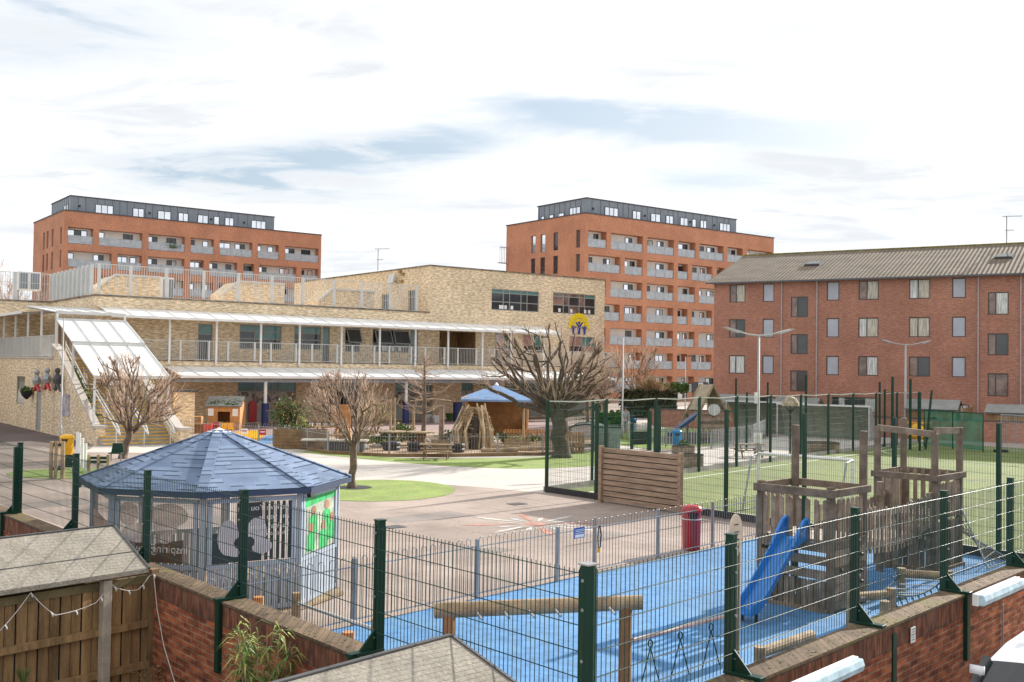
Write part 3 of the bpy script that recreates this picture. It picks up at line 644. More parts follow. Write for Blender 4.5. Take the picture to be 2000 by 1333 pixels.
bm_ = MB(); bm_.fbox(fs, ull, url, 2.9, 3.1, -4.75, -4.6); bm_.build('canopy_beam', M['galv'], sc_)
for x in (335,427,514,590,672,747,817,881,948,1004,1068):
    a = fs.u(x,670,-2.3)[0] if x > 0 else 0
    q = MB(); q.fbox(fs, a-.06, a+.06, 4.0 if a > UL else 4.2, 6.98, WK-.16, WK-.05); q.build('canopy_post', M['white'], sc_)
for x, y in ((518,830),(793,822)):
    a = fs.u(x,790,-4.7)[0]; q = MB(); q.tube([P(a,0,-4.7), P(a,2.95,-4.7)], .11, 12); po = q.build('canopy_column', M['white'], sc_)
    q = MB(); q.tube([P(a,.05,-4.7), P(a,1.55,-4.7)], .24, 14); q.build('blue_padding', M['navy'], po)
def railing(name, fr, u0, u1, z0, h, t, step, parent, posts=(), pw=.1, bw=.02, mid=False, m='white'):
    q = MB(); n = max(1, int((u1-u0)/step))
    for i in range(n+1):
        u = u0+(u1-u0)*i/n; q.fbox(fr, u-bw/2, u+bw/2, z0+.08, z0+h-.02, t-.01, t+.01)
    q.fbox(fr, u0, u1, z0+h-.04, z0+h, t-.025, t+.025); q.fbox(fr, u0, u1, z0+.05, z0+.08, t-.02, t+.02)
    if mid: q.fbox(fr, u0, u1, z0+h*.62, z0+h*.62+.03, t-.02, t+.02)
    o = q.build(name, M[m], parent)
    for u in posts:
        MB().fbox(fr, u-pw/2, u+pw/2, z0, z0+h+.01, t-.05, t+.05).build('railing_post', M[m], o)
    return o
M['railw'] = mat('pale_grey_railing', (.60,.60,.58), .45, .05, 2, metal=.1)
railing('walkway_railing', fs, UL-.1, UR, 4.24, 1.28, WK, .14, sc_, [fs.u(x,690,WK)[0] for x in (352,408,445,497,529,578,609,658,688,731,760,803,830,868,894,930,965,1000)], .13, m='railw')
tp = [fs.u(x,560,.12)[0] for x in (193,255,325,398,466,531,592,653,707,762,814)]
railing('terrace_railing', fs, UL+.05, tp[-1], 8.26, 2.0, .12, .16, sc_, tp, .19, bw=.025, m='railw')
q = MB(); n = 11
q.fbox(fs, UL-.0, UL+.02, 8.34, 10.2, .4, 10.9); fin = q.build('terrace_screen', M['railw'], sc_)
for i in range(n):
    t_ = .4+10.4*i/(n-1); MB().fbox(fs, UL-.16, UL, 8.34, 10.25, t_, t_+.07).build('screen_fin', M['railw'], fin)
railing('wing_railing', fs, -30, UL-.1, 8.3, 1.95, 11.1, .16, sc_, [-12.4,-16.6,-20.8,-25], .22, bw=.025, mid=True, m='railw')
# ducts, plant and brick housings on the terrace
def housing(x0, x1, yt, yb, tdepth, label, slope=1):
    a = fs.u(x0,yb,tdepth)[0]; c = fs.u(x1,yb,tdepth)[0]; zt = fs.u((x0+x1)/2,yt,tdepth)[1]; o = P(a,7.6,tdepth)
    t = thing('roof_housing', label, 'roof housing', tuple(o)); q = MB()
    q.prism([P(a,7.61,tdepth), P(c,7.61,tdepth), P(c,zt,tdepth), P(a+1.1*slope,zt,tdepth), P(a,zt-.9*slope,tdepth)], fs.n_*2.5); q.build('brick_body', M['buff'], t)
    q = MB(); q.bar(P(a+1.1*slope,zt+.05,tdepth-.02), P(c,zt+.05,tdepth-.02), .2, .12); q.bar(P(a-.05,zt-.9*slope,tdepth-.02), P(a+1.1*slope,zt+.05,tdepth-.02), .2, .12); q.build('flashing', M['railw'], t); return t
housing(190,314,540,590,3.,'buff brick roof housing at the left end of the terrace, sloped at one side')
housing(436,555,553,600,3.,'buff brick roof housing in the middle of the terrace, sloped at one side')
housing(622,730,568,610,3.,'small buff brick roof housing beside the top storey wall of the school')
def ac(x, y, w, h, t, label, legs=.1):
    a, z = fs.u(x,y,t); o = P(a,7.6,t); tt = thing('air_conditioning_unit', label, 'air conditioner', tuple(o)); z = max(z, 7.62)
    q = MB(); q.fbox(fs, a-w/2, a+w/2, z, z+h, t, t+.5); q.build('case', M['white'], tt, bevel=.02)
    q = MB(); n = int(w/.6) if w > 1 else 2
    for i in range(n): q.fbox(fs, a-w/2+w*(i+.12)/n, a-w/2+w*(i+.88)/n, z+.12, z+h-.12, t-.02, t-.001)
    q.build('fan_grille', M['zinc'], tt)
    for a_ in (a-w/2, a+w/2-.08): MB().fbox(fs, a_, a_+.08, 7.6, z, t, t+.4).build('stand', M['galv'], tt)
ac(328,586,.8,1.5,2.2,'white air conditioning unit behind the terrace railing, between two brick roof housings')
ac(57,568,1.5,1.35,12.2,'louvred air conditioning unit on the far left wing roof, behind the railing')
q = MB(); b0 = P(-17.2,7.6,12.6); q.ob(b0, fs.a*3.4, fs.n_*1.5, V((0,0,1.55))); t = tag(q.build('plant_enclosure', M['buff'], loc=b0), 'low brick plant enclosure with white edging on the far left wing roof', 'enclosure')
b0 = P(TC+2.9,11.9,11.5); uu, zz_ = fs.u(738,520,11.5); antenna('tv_antenna', P(uu,12.35,11.5), 1.9, 'yagi aerial on a mast above the flat school roof')
# security camera lamp on the side wall, louvre vents
q = MB(); 
for x, y in ((783,531),(789,536),(786,550)): u_, z_ = fc.u(x,y); q.fbox(fc, u_-.15, u_+.15, z_-.1, z_+.1, -.18, 0)
q.build('wall_vent', M['woodf'], sc_)
fl_ = thing('floodlight', 'white floodlight on a bracket at the side wall of the top storey', 'floodlight', tuple(fc.p(4.6,10.4,-.2)))
q = MB(); c = fc.p(4.6,10.7,-.5); q.ob(c, fc.a*.9, V((0,0,.75))+fc.n_*.2, -fc.n_*.14+V((0,0,.05))); q.build('lamp_head', M['railw'], fl_)
MB().bar(fc.p(5,10.9,-.4), fc.p(5,10.9,0), .06).build('bracket', M['galv'], fl_)
# emblem: yellow rayed half sun with three blue figures
lg = thing('school_emblem', 'yellow sun emblem with three dark blue figures raising their arms on the brick wall', 'emblem', tuple(P(30,7.7,-.05)))
uc, zc = fs.u(1131,633,-.06); R0 = .92
q = MB(); q.prism([P(uc+math.cos(a*math.pi/14)*R0*.72, zc-.25+math.sin(a*math.pi/14)*R0*.72, -.06) for a in range(15)], fs.n_*.03)
for i in range(11):
    a = math.pi*(i/10); 
    pts = [(math.cos(a-.12)*.74, math.sin(a-.12)*.74), (math.cos(a-.15)*1.12, math.sin(a-.15)*1.12), (math.cos(a)*1.22, math.sin(a)*1.22), (math.cos(a+.15)*1.12, math.sin(a+.15)*1.12), (math.cos(a+.12)*.74, math.sin(a+.12)*.74)]
    q.prism([P(uc+x, zc-.25+z, -.06) for x, z in pts], fs.n_*.03)
q.build('sun', mat('sun_yellow', (.85,.62,.01), .4, .03), lg)
M['eblue'] = mat('emblem_blue', (.03,.05,.28), .4, .03)
for du, dz, s in ((0,.02,1.25),(-.62,-.18,.85),(.62,-.18,.85)):
    q = MB(); o_ = lambda x, z: P(uc+du+x*s, zc-.35+dz+z*s, -.085)
    q.prism([o_(math.cos(a*.785)*.11, .34+math.sin(a*.785)*.11) for a in range(8)], fs.n_*.015)
    q.prism([o_(-.1,-.45), o_(.1,-.45), o_(.13,.05), o_(.34,.36), o_(.27,.40), o_(.06,.2), o_(-.06,.2), o_(-.27,.40), o_(-.34,.36), o_(-.13,.05)], fs.n_*.015)
    q.build('figure', M['eblue'], lg)

# ------------------------------------------------ left annex, flank wall and the wide outdoor staircase
UA = -13.95
ff = Fr(P(UA,0,0)[:2], d2, d1)
def spx(x0, y0, x1, y1): a = ff.u(x0,(y0+y1)/2)[0]; c = ff.u(x1,(y0+y1)/2)[0]; xm = (x0+x1)/2; return (min(a,c), max(a,c), ff.u(xm,y1)[1], ff.u(xm,y0)[1])
dr_ = spx(70,765,80,828); wn = spx(32,735,48,790)
q = MB(); wall_open(q, ff, -6.6, 11, -.3, 4.2, [(dr_[0],dr_[1],.02,2.6),wn], .15)
q.poly([ff.p(-6.6,-.3), ff.p(-6.6,4.9), ff.p(-7.4,4.6), ff.p(-14.9,.75), ff.p(-14.9,-.3)])
q.poly([ff.p(-6.6,-.3,.3), ff.p(-6.6,4.9,.3), ff.p(-7.4,4.6,.3), ff.p(-14.9,.75,.3), ff.p(-14.9,-.3,.3)])
q.poly([ff.p(-14.9,-.3,0), ff.p(-14.9,-.3,.3), ff.p(-14.9,.75,.3), ff.p(-14.9,.75,0)])
an = thing('annex', 'buff brick annex with a railed walkway on top, left of the outdoor staircase', 'annex', tuple(ff.p(0,0)))
q.build('wall', M['buff'], an)
q = MB(); q.fbox(ff, -6.6, 11, 4.2, 4.3, -.06, 3.4); q.bar(ff.p(-14.9,.78,.15), ff.p(-7.4,4.66,.15), .36, .12); q.bar(ff.p(-7.4,4.66,.15), ff.p(-6.3,4.98,.15), .42, .12); q.build('coping', M['path'], an)
window(an, ff, dr_[0], dr_[1], .02, 2.6, .05, M['frame'], M['greydoor'], name='door'); window(an, ff, *wn, .05, M['frame'], (WG[0],[2,0]), rows=(0,.5,1))
railing('walkway_railing', ff, -6.4, 10.9, 4.28, 1.25, .05, .12, an, [-5.5,-3.4,-1.2,1,3.3,5.6,8], .12, m='railw')
for t_ in (-6,-2.6,.8,4.2,7.6): MB().fbox(ff, t_, t_+.1, 4.3, 7.0, .2, .3).build('canopy_post', M['white'], an)
q = MB(); q.poly([ff.p(.0,7.0,-.3), ff.p(11,7.0,-.3), ff.p(11,7.35,3.4), ff.p(0,7.35,3.4)]); q.fbox(ff, -.0, 11, 6.9, 7.06, -.42, -.3); q.build('canopy', M['whitec'], an)
ps = spx(120,770,136,812)
q = MB(); q.fbox(ff, ps[0], ps[1], ps[2], ps[3], -.06, -.01); t = tag(q.build('wall_poster', mat('grey_white_poster', (.42,.40,.44), .5, .5, 2.0), loc=ff.p(ps[0],1.5,-.06)), 'grey and white poster board on the annex flank wall, beside the lamp column', 'poster')
# row of running figures fixed to the annex wall
for i, (x, y) in enumerate(((72,747),(92,744),(112,745))):
    a, z = ff.u(x,y,-.3); o = ff.p(a,z,-.3); q = MB()
    t = thing('wall_sculpture', ('grey running figure sculpture on the annex wall, farthest from the stairs', 'grey running figure sculpture on the annex wall, middle one of three', 'dark running figure sculpture on the annex wall, next to the lamp column')[i], 'sculpture', tuple(o), 'running figure sculptures on the wall')
    q.lathe(o+V((0,0,.42)), [(.02,0),(.13,.05),(.15,.14),(.12,.24),(.03,.3)], 10); q.tube([o+V((0,0,.46)), o+V((0,0,.1)), o+V((0,0,-.15))], [.08,.26,.2], 8)
    q.tube([o+V((0,0,.3)), o+ff.a*-.35+V((0,0,.1)), o+ff.a*-.6+V((0,0,.3))], .07, 6); q.tube([o+V((0,0,.3)), o+ff.a*.35+V((0,0,.05))], .07, 6)
    q.build('torso', M['galv'] if i < 2 else M['coping'], t)
    q = MB(); q.tube([o+V((0,0,-.1)), o+ff.a*-.4+V((0,0,-.38)), o+ff.a*-.7+V((0,0,-.5))], [.12,.09,.06], 6); q.tube([o+V((0,0,-.1)), o+ff.a*.3+V((0,0,-.45)), o+ff.a*.75+V((0,0,-.42))], [.12,.09,.06], 6); q.build('legs', M['red'] if i < 2 else M['coping'], t)
a, z = ff.u(54,762,-.3); hb_ = thing('hanging_basket', 'dark hanging basket of greenery on the annex wall by the window', 'hanging basket', tuple(ff.p(a,z,-.3)))
q = MB(); q.lathe(ff.p(a,z-.55,-.35), [(.05,0),(.25,.2),(.38,.5)], 10); q.build('basket', M['black'], hb_)
def leaves(name, m, pts, s, parent=None, seed=1, loc=None, n_per=1):
    r = random.Random(seed); q = MB()
    for c in pts:
        d = V((r.gauss(0,1), r.gauss(0,1), r.gauss(0,1))).normalized(); e = d.orthogonal().normalized(); g = d.cross(e)
        k = s*r.uniform(.6,1.3); q.poly([c-e*k, c+g*k*.5, c+e*k, c-g*k*.5])
    return q.build(name, m, parent, loc=loc)
def blob(c, rx, ry, rz, n, seed, shell=.55):
    r = random.Random(seed); out = []; ph = [r.uniform(0,6.28) for _ in range(6)]
    while len(out) < n:
        d = V((r.gauss(0,1), r.gauss(0,1), r.gauss(0,1))).normalized(); a = math.atan2(d.y, d.x)
        k = (1+.18*math.sin(3*a+ph[0])+.15*math.sin(5*d.z+ph[1]+2*a))*(shell+(1-shell)*r.random())*(.85+.15*math.sin(9*a+7*d.z+ph[2]))
        out.append(V(c)+V((d.x*rx*k, d.y*ry*k, d.z*rz*k)))
    return out
leaves('foliage', M['leafg'], blob(ff.p(a,z-.05,-.35),.4,.4,.25,90,3), .12, hb_)
# staircase
US0, US1 = UA+.02, -10.45
st = thing('outdoor_staircase', 'wide concrete staircase with yellow step edges rising under a white canopy', 'staircase', tuple(P(US0,0,-16.3)))
q = MB(); nz = MB(); z = 0; t_ = -16.1; N = 28
for i in range(N):
    h = 4.2/N; q.fbox(fs, US0, US1, z, z+h, t_, -6.5+.01*(i%2)); nz.fbox(fs, US0+.05, US1-.05, z+h-.055, z+h+.006, t_-.012, t_+.06)
    z += h; t_ += .29 if i != 13 else 1.4
q.build('steps', M['concrete'], st); nz.build('step_edges', mat('yellow_step_edging', (.62,.38,.06), .8, .2, 3), st)
for u, nm in ((US1,.3),):
    q = MB(); q.prism([P(u,-.2,-16.4), P(u,.75,-16.4), P(u,4.6,-7.4), P(u,4.9,-6.5), P(u,-.2,-6.5)], fs.a*.3); q.build('side_wall', M['buff'], st)
    q = MB(); q.bar(P(u+.15,.8,-16.5), P(u+.15,4.66,-7.4), .42, .12); q.build('wall_coping', M['path'], st)
for u, t_0 in ((UA-.12,-15.5), (US1+.03,-16.95)):
    pi_ = MB().fbox(fs, u, u+.45, 0, .85 if u < US0 else .75, t_0, t_0+.57).build('pier', M['buff'], st)
    MB().fbox(fs, u-.08, u+.53, .85 if u < US0 else .75, .97 if u < US0 else .88, t_0-.08, t_0+.65).build('pier_cap', M['path'], pi_)
for u in (US0+.6, (US0+US1)/2+.2, US1-.25):
    q = MB()
    for dz in (.95,.7): q.tube([P(u,.6,-16.9), P(u,dz,-16.6), P(u,dz+1.95,-12.2), P(u,dz+1.95,-10.9), P(u,dz+4.1,-6.6)], .035, 6)
    for i in range(6): k = i/5; zb = 4.2*k; q.tube([P(u,zb,-16.3+9.7*k), P(u,zb+1.0,-16.3+9.7*k)], .03, 6)
    q.build('handrail', M['railw'], st)
def spanel(t0, z0_, t1, z1_, dz=0, u0=UA, u1=US1+.25):
    q = MB(); q.poly([P(u0,z0_,t0), P(u1,z0_,t0), P(u1,z1_,t1), P(u0,z1_,t1)]); q.poly([P(u0,z0_-.04,t0), P(u0,z1_-.04,t1), P(u1,z1_-.04,t1), P(u1,z0_-.04,t0)]); o = q.build('canopy_panel', M['whitec'], st)
    q = MB()
    for i in range(5): u = u0+(u1-u0)*i/4; q.bar(P(u,z0_+.03,t0), P(u,z1_+.03,t1), .06, .06)
    q.bar(P(u0,z0_+.02,t0), P(u1,z0_+.02,t0), .12, .16); q.bar(P(u0,z1_+.02,t1), P(u1,z1_+.02,t1), .12, .16); q.build('canopy_frame', M['railw'], o)
spanel(-.05, 7.3, -6.9, 6.75); spanel(-7.0, 6.35, -10.4, 5.05); spanel(-10.5, 4.95, -14.6, 3.3)
for u in (UA+.05, US1+.2):
    for t_, zt in ((-10.4,5.0),(-14.5,3.3),(-6.95,6.7)):
        MB().fbox(fs, u-.05, u+.05, 0, zt, t_-.05, t_+.05).build('canopy_post', M['white'], st)
pts = []
for i in range(10): k = i/9; pts += blob(P(US0+.45, 1.35+2.5*k, -13.6+5.2*k), .2,.35,.28, 35, 50+i)
tag(leaves('trailing_shrub', M['leafg'], pts, .10, loc=P(US0,1,-15)), 'green shrubs growing along the left flank wall of the staircase', 'shrub')
pts = []
for i in range(6): k = i/5; pts += blob(P(US1+.25, 1.3+2.0*k, -15.0+4.2*k), .3,.35,.35, 35, 80+i)
tag(leaves('trailing_shrub', M['leafy'], pts, .10, loc=P(US1,1,-15)), 'yellowish shrubs growing along the right flank wall of the staircase', 'shrub')

# ------------------------------------------------ trees
def limb(mb, p0, p1, r0, r1, r, n=5, sag=.12, seg=6):
    pts = []; L_ = (p1-p0).length; j = V((r.uniform(-1,1), r.uniform(-1,1), r.uniform(-.3,.3)))*L_*sag*.6
    for i in range(n+1):
        k = i/n; q = p0.lerp(p1, k)+j*math.sin(k*math.pi)+V((0,0,-1))*L_*sag*.8*math.sin(k*math.pi)+(V((r.uniform(-1,1), r.uniform(-1,1), r.uniform(-1,1)))*L_*.025 if 0 < i < n else V((0,0,0)))
        pts.append(q)
    mb.tube(pts, [r0+(r1-r0)*(i/n)**.8 for i in range(n+1)], seg, cap=False); return pts
def tree(name, label, base, fork, cc, rx, rz, r0, nl, nb, ns, seed, mtr, mtw, group=None, tw=.011, cat='tree', extra=(), rb=.035, low=-.15, hi=1.25, fk=.2, drop=0):
    r = random.Random(seed); t = thing(name, label, cat, tuple(base), group)
    tr = MB(); br = MB(); sh = MB(); f = V(fork); base = V(base)
    n = 7; pts = [base.lerp(f, i/n)+V((r.uniform(-1,1), r.uniform(-1,1), 0))*r0*.22*(0 < i < n) for i in range(n+1)]
    tr.tube([base-V((0,0,.1)), base+V((0,0,.12))]+pts[1:], [r0*1.45, r0*1.15]+[r0*(1-.22*i/n)*(1+.10*r.random()) for i in range(1, n+1)], 12, cap=True)
    cc = V(cc); nodes = []
    def el_(th, ph, k): return cc+V((math.cos(th)*math.cos(ph)*rx*k, math.sin(th)*math.cos(ph)*rx*k, math.sin(ph)*rz*k))
    def inside(q):
        d = q-cc; return (d.x/rx)**2+(d.y/rx)**2+(d.z/rz)**2
    for i in range(nl):
        e = el_(2*math.pi*(i+r.uniform(-.3,.3))/nl, low+(hi-low)*((i*.618)%1), r.uniform(.5,.78))
        h = limb(tr, f-V((0,0,r.uniform(0,fk)*(f.z-base.z))), e, r0*.33, r0*.11, r, 7, .09, 8); nodes += [(q, 2) for q in h[2:]]
    for e in extra:
        h = limb(tr, f-V((0,0,.3)), V(e), r0*.45, r0*.14, r, 8, .05, 8); nodes += [(q, 2) for q in h[3:]]
    def shoot(s, k1, wr, wu):
        d = (s-f); d.z *= .6; d = (d.normalized()*1.0+V((0,0,wu))+V((r.gauss(0,1), r.gauss(0,1), r.gauss(0,1)))*wr).normalized()
        st = .08*(rx+rz)/2; L_ = st; kk = k1*r.uniform(.85,1.08)
        while inside(s+d*L_) < kk and L_ < rx*1.2: L_ += st
        return s+d*L_
    for i in range(nb):
        s = r.choice(nodes)[0]; e = shoot(s, .85, .6, .4)
        if (e-s).length > rx*.55: e = s+(e-s).normalized()*rx*r.uniform(.35,.6)
        p_ = limb(br, s, e, rb, rb*.45, r, 4, .07, 5)
        if (e-s).length > .2: nodes += [(q, 1) for q in p_[1:]]
    for i in range(ns):
        s = r.choice(nodes)[0]; e = shoot(s, 1.0, .55, .8-drop)
        if (e-s).length > rx*.3: e = s+(e-s).normalized()*rx*r.uniform(.22,.5)
        limb(sh, s, e, tw*1.4, tw*.5, r, 3, .05, 3)
    nb0 = len(br.v); br.v += sh.v; br.f += [tuple(i+nb0 for i in q_) for q_ in sh.f]; br.mi += [1]*len(sh.f)
    tr.build('trunk', mtr, t, smooth=True); br.build('crown', [mtr, mtw], t); return t
b_ = G(240,896); Y = b_.y
tree('pollarded_tree', 'bare pollarded tree with upright twigs in front of the outdoor staircase', b_, D(254,842,Y), D(262,772,Y), 2.15, 1.9, .16, 10, 90, 850, 3, M['bark'], M['barkr'], 'bare trees of the playground')
b_ = G(687,953); Y = b_.y
tree('pollarded_tree', 'bare pollarded tree standing in the round lawn right of the blue pavilion', b_, D(692,862,Y), D(680,795,Y), 1.5, 1.25, .13, 10, 100, 850, 8, M['bark'], M['barkr'], 'bare trees of the playground', tw=.008, rb=.022)
b_ = G(1097,894); Y = b_.y
tree('pollarded_tree', 'large old pollarded tree with thick dark trunk beside the pitch fence', b_, D(1088,800,Y), D(1064,716,Y), 3.1, 2.0, .40, 13, 150, 1000, 5, M['barkd'], M['barkr'], 'bare trees of the playground', tw=.011, rb=.045, extra=(D(945,752,Y-.5), D(1180,735,Y+.5), D(1170,790,Y-.3), D(960,700,Y)))
b_ = G(826,872); Y = b_.y; r = random.Random(9)
t = thing('young_tree', 'tall thin bare tree with sparse sideways branches in the nursery garden', 'tree', tuple(b_), 'bare trees of the playground'); q = MB(); tp_ = D(829,700,Y); q.tube([b_, b_.lerp(tp_,.5)+V((.05,0,0)), tp_], [.13,.10,.03], 8); q.build('trunk', M['bark'], t); q = MB()
for i in range(42):
    k = r.uniform(.35,1); s = b_.lerp(tp_, k); a = r.uniform(0,6.283); L_ = r.uniform(.9,2.1)*(1.25-k*.75); e = s+V((math.cos(a)*L_, math.sin(a)*L_, L_*r.uniform(.1,.5))); p_ = limb(q, s, e, .03, .01, r, 5, .08, 4)
    for j in range(5): s2 = r.choice(p_[1:]); limb(q, s2, s2+V((r.uniform(-.5,.5), r.uniform(-.5,.5), r.uniform(.05,.5))), .011, .006, r, 2, .1, 3)
q.build('crown', M['barkr'], t)
for i, (x, yb, yt, Yd, w_, lab, m_, seed) in enumerate(((1238,800,668,92,3.0,'bare tree in front of the right apartment block, above the dark hedge', 'barkr', 21),(1180,800,700,72,1.7,'small bare tree right of the school, left of the thin lamp column', 'birch', 22),(1148,800,700,78,2.2,'small bare tree close to the right end of the school', 'barkr', 25),(22,560,462,112,4.0,'distant bare birch behind the far left wing railing', 'birch', 23))):
    b_ = D(x, yb, Yd); b_.z = 0; tp_ = D(x, yt, Yd); h = tp_.z
    tree('bare_tree', lab, b_, b_.lerp(tp_,.35), b_.lerp(tp_,.66), w_, h*.34, .12 if i else .2, 8, 60, 380, seed, M['bark'] if i != 3 else M['birch'], M[m_], 'bare trees behind the playground', tw=.018 if i != 3 else .03, rb=.035)
# ------------------------------------------------ boundary wall and mesh security fence of the near edge
nL = V((dL.y, -dL.x, 0)); nL = nL if nL.dot(V((-1,-1,0))) > 0 else -nL        # towards the yard
nR = V((dR.y, -dR.x, 0)); nR = nR if nR.dot(V((1,-1,0))) > 0 else -nR
bw = thing('boundary_wall', 'old red brick boundary wall with brick-on-edge top carrying the green mesh fence', 'wall', tuple(PL[0]))
T0, T1 = .27, .04
def mit(a, b):     # corner point offset a along nL side and b along nR side
    den = dL.x*dR.y-dL.y*dR.x; o1 = PL[0]+nL*a; o2 = PL[0]+nR*b; w_ = o2-o1; k = (w_.x*dR.y-w_.y*dR.x)/den; return o1+dL*k
EL, ER = PL[0]+dL*26, PR[0]+dR*26
for nm, a, b_, z0, z1, m_ in (('wall', T0-.02, -T1, -.7, HW-.30, 'redwall'), ('soldier_course', T0-.02, -T1, HW-.30, HW-.03, 'soldierf'), ('coping', T0, -T1-.01, HW-.03, HW, 'soldier')):
    ci, co = mit(b_, b_), mit(a, a)
    q = MB()
    for E_, nn_ in ((EL, nL), (ER, nR)):
        P4 = [ci, co, E_+nn_*a, E_+nn_*b_]; q.prism([V((p.x, p.y, z0)) for p in P4], (0,0,z1-z0))
    q.build(nm, M[m_], bw)
FH = 1.30
mf = thing('mesh_fence', 'dark green welded mesh security fence on top of the brick boundary wall', 'fence', (*PL[0][:2], HW))
def mesh_panel(p0, p1, z0, h, name, parent, dx=.05, dz=.2, r=.0035, m='greenw', spike=.03, joint=None):
    q = MB(); d = (p1-p0); L_ = d.length; d.normalize(); n = int(L_/dx); s = V((-d.y, d.x, 0))*r
    for i in range(n+1):
        c = p0+d*(i*L_/n); c.z = z0+.02; q.ob(c-d*r-s, d*2*r, s*2, V((0,0,h+spike-.02)))
    k = int(h/dz)
    for j in range(k+1):
        z = z0+h*(1-j*dz/h) if j < k+1 else z0
        for sg in (-1, 1): q.tube([V((p0.x,p0.y,z))+s*sg*2.2, V((p0.x,p0.y,z))+s*sg*2.2+d*L_], r*1.1, 6, cap=False)
    o_ = q.build(name, M[m], parent); o_.data.polygons.foreach_set('use_smooth', [len(p.vertices) == 4 and (i_ >= (n+1)*6) for i_, p in enumerate(o_.data.polygons)]); return o_
def shs(q, c, w_, z0, z1, d, m=0):                     # square post turned with the fence
    n_ = V((-d.y, d.x, 0)); q.ob(V((c.x,c.y,z0))-d*w_/2-n_*w_/2, d*w_, n_*w_, V((0,0,z1-z0)), m)
for run, d, nn_ in ((PL, dL, nL), (PR, dR, nR)):
    for i in range(len(run)-1): mesh_panel(run[i]+nn_*.045, run[i+1]+nn_*.045, HW+.03, FH-.10, 'mesh_panel', mf, dx=.055 if run is PL else .062, dz=.205, r=.0026)
posts = [(p, dL, nL, 'L', i) for i, p in enumerate(PL)]+[(p, dR, nR, 'R', i) for i, p in enumerate(PR) if i]
for p, d, nn_, sd__, i in posts:
    q = MB(); wd = .085
    if i == 0: q.tube([V((p.x,p.y,-.4)), V((p.x,p.y,HW+FH))], .062, 8); shs(q, p, .10, -.4, HW+FH-.02, dL)
    else: shs(q, p, wd, HW-.0, HW+FH, d)
    if i:                                        # foot gusset and face plate on the yard side
        o = V((p.x,p.y,HW)); w2 = .012
        q.prism([o+nn_*.04+d*w2, o+nn_*.26+d*w2, o+nn_*.04+V((0,0,.24))+d*w2], -d*.024)
        q.ob(o-d*.05-nn_*.05+V((0,0,.001)), d*.10, nn_*.40, V((0,0,.035)))
        if (sd__, i) not in (('L',3),('R',2)): q.ob(o-d*.05+nn_*(T0+.003)-V((0,0,.85)), d*.10, nn_*.05, V((0,0,.885)))
    po = q.build('post', M['green'], mf, bevel=.006)
    q = MB(); shs(q, p, .095 if i else .12, HW+FH, HW+FH+.012, d); q.build('post_cap', M['chrome' if i == 0 else 'green'], po)
    for z in (.15,.55,.95,1.18): c = V((p.x,p.y,HW+z))+nn_*.045; MB().tube([c, c+nn_*.02], .014, 8).build('clamp_bolt', M['galv'], po)
p = PR[2]+dR*.33; q = MB(); o = V((p.x,p.y,HW-.12))+nR*(T0+.003); q.ob(o-dR*.05-V((0,0,1.0)), dR*.10, nR*.06, V((0,0,1.0)))
tag(q.build('steel_stub', M['green'], loc=o-V((0,0,1))), 'cut off green steel post bolted to the face of the boundary wall, right half', 'steel post')
c = PL[5]-dL*.12+nL*.1; q = MB(); shs(q, c, .085, HW, HW+FH-.06, dL); tag(q.build('fence_post', M['green'], loc=V((c.x,c.y,HW))), 'lone green post standing beside the fence post at the far left edge', 'post')

# lamps, sign and cable on the wall face
def hit(x, y, o, n): d = ray(x, y); return V((0,0,EYE))+d*((o-V((0,0,EYE))).dot(n)/d.dot(n))
fo = PR[0]+nR*(T0+.35)
for x0, y0, x1, y1, lab in ((1560,1352,1676,1292,'white batten light near the bottom edge, lowest on the yard side of the wall'),(1912,1172,1992,1140,'white batten light below the wall top at the right edge')):
    a = hit(x0,y0,fo,nR); b_ = hit(x1,y1,fo,nR); t = thing('batten_light', lab, 'wall light', tuple(a), 'white batten lights on the boundary wall')
    if x0 < 1600: a = b_+(a-b_)*1.35
    b_.z = a.z = (a.z+b_.z)/2
    dd = (b_-a).normalized()
    q = MB(); h = .075 if x0 > 1800 else .07
    q.prism([a+nR*x+V((0,0,z)) for x, z in ((-h,-h*.9),(h*.8,-h*.9),(h*1.1,0),(h*.8,h*.9),(-h,h*.9))], b_-a); q.build('diffuser', mat('milky_blue_diffuser', (.50,.66,.74), .25, .25, 5, spec=.5) if x0 < 1600 else bpy.data.materials['milky_blue_diffuser'], t, bevel=.012)
    q = MB(); q.ob(a-dd*.02-nR*h*1.02-V((0,0,h)), dd*((b_-a).length+.04), nR*h*1.0, V((0,0,h*2))); q.build('housing', M['white'], t, bevel=.01)
fo = PR[0]+nR*(T0+.0)
c = hit(1956,1180,fo,nR); q = MB(); q.tube([c+nR*.02, c+nR*.02-V((0,0,1.4))], .011, 6); tag(q.build('cable', M['galv'], loc=c), 'thin cable conduit running down the wall under the right batten light', 'cable')
c = hit(1782,1240,fo,nR); t = thing('wall_notice', 'small white notice with rows of grey lettering fixed to the brick boundary wall', 'sign', tuple(c+nR*.01))
q = MB(); q.ob(c-dR*.065+nR*.004-V((0,0,.09)), dR*.13, nR*.008, V((0,0,.18))); q.build('board', M['white'], t)
q = MB()
for k, w_ in enumerate((.09,.06,.10,.05,.085)): q.ob(c-dR*w_/2+nR*.0125+V((0,0,.06-.03*k)), dR*w_, nR*.001, V((0,0,.010)))
q.build('lettering', M['zincseam'], t)

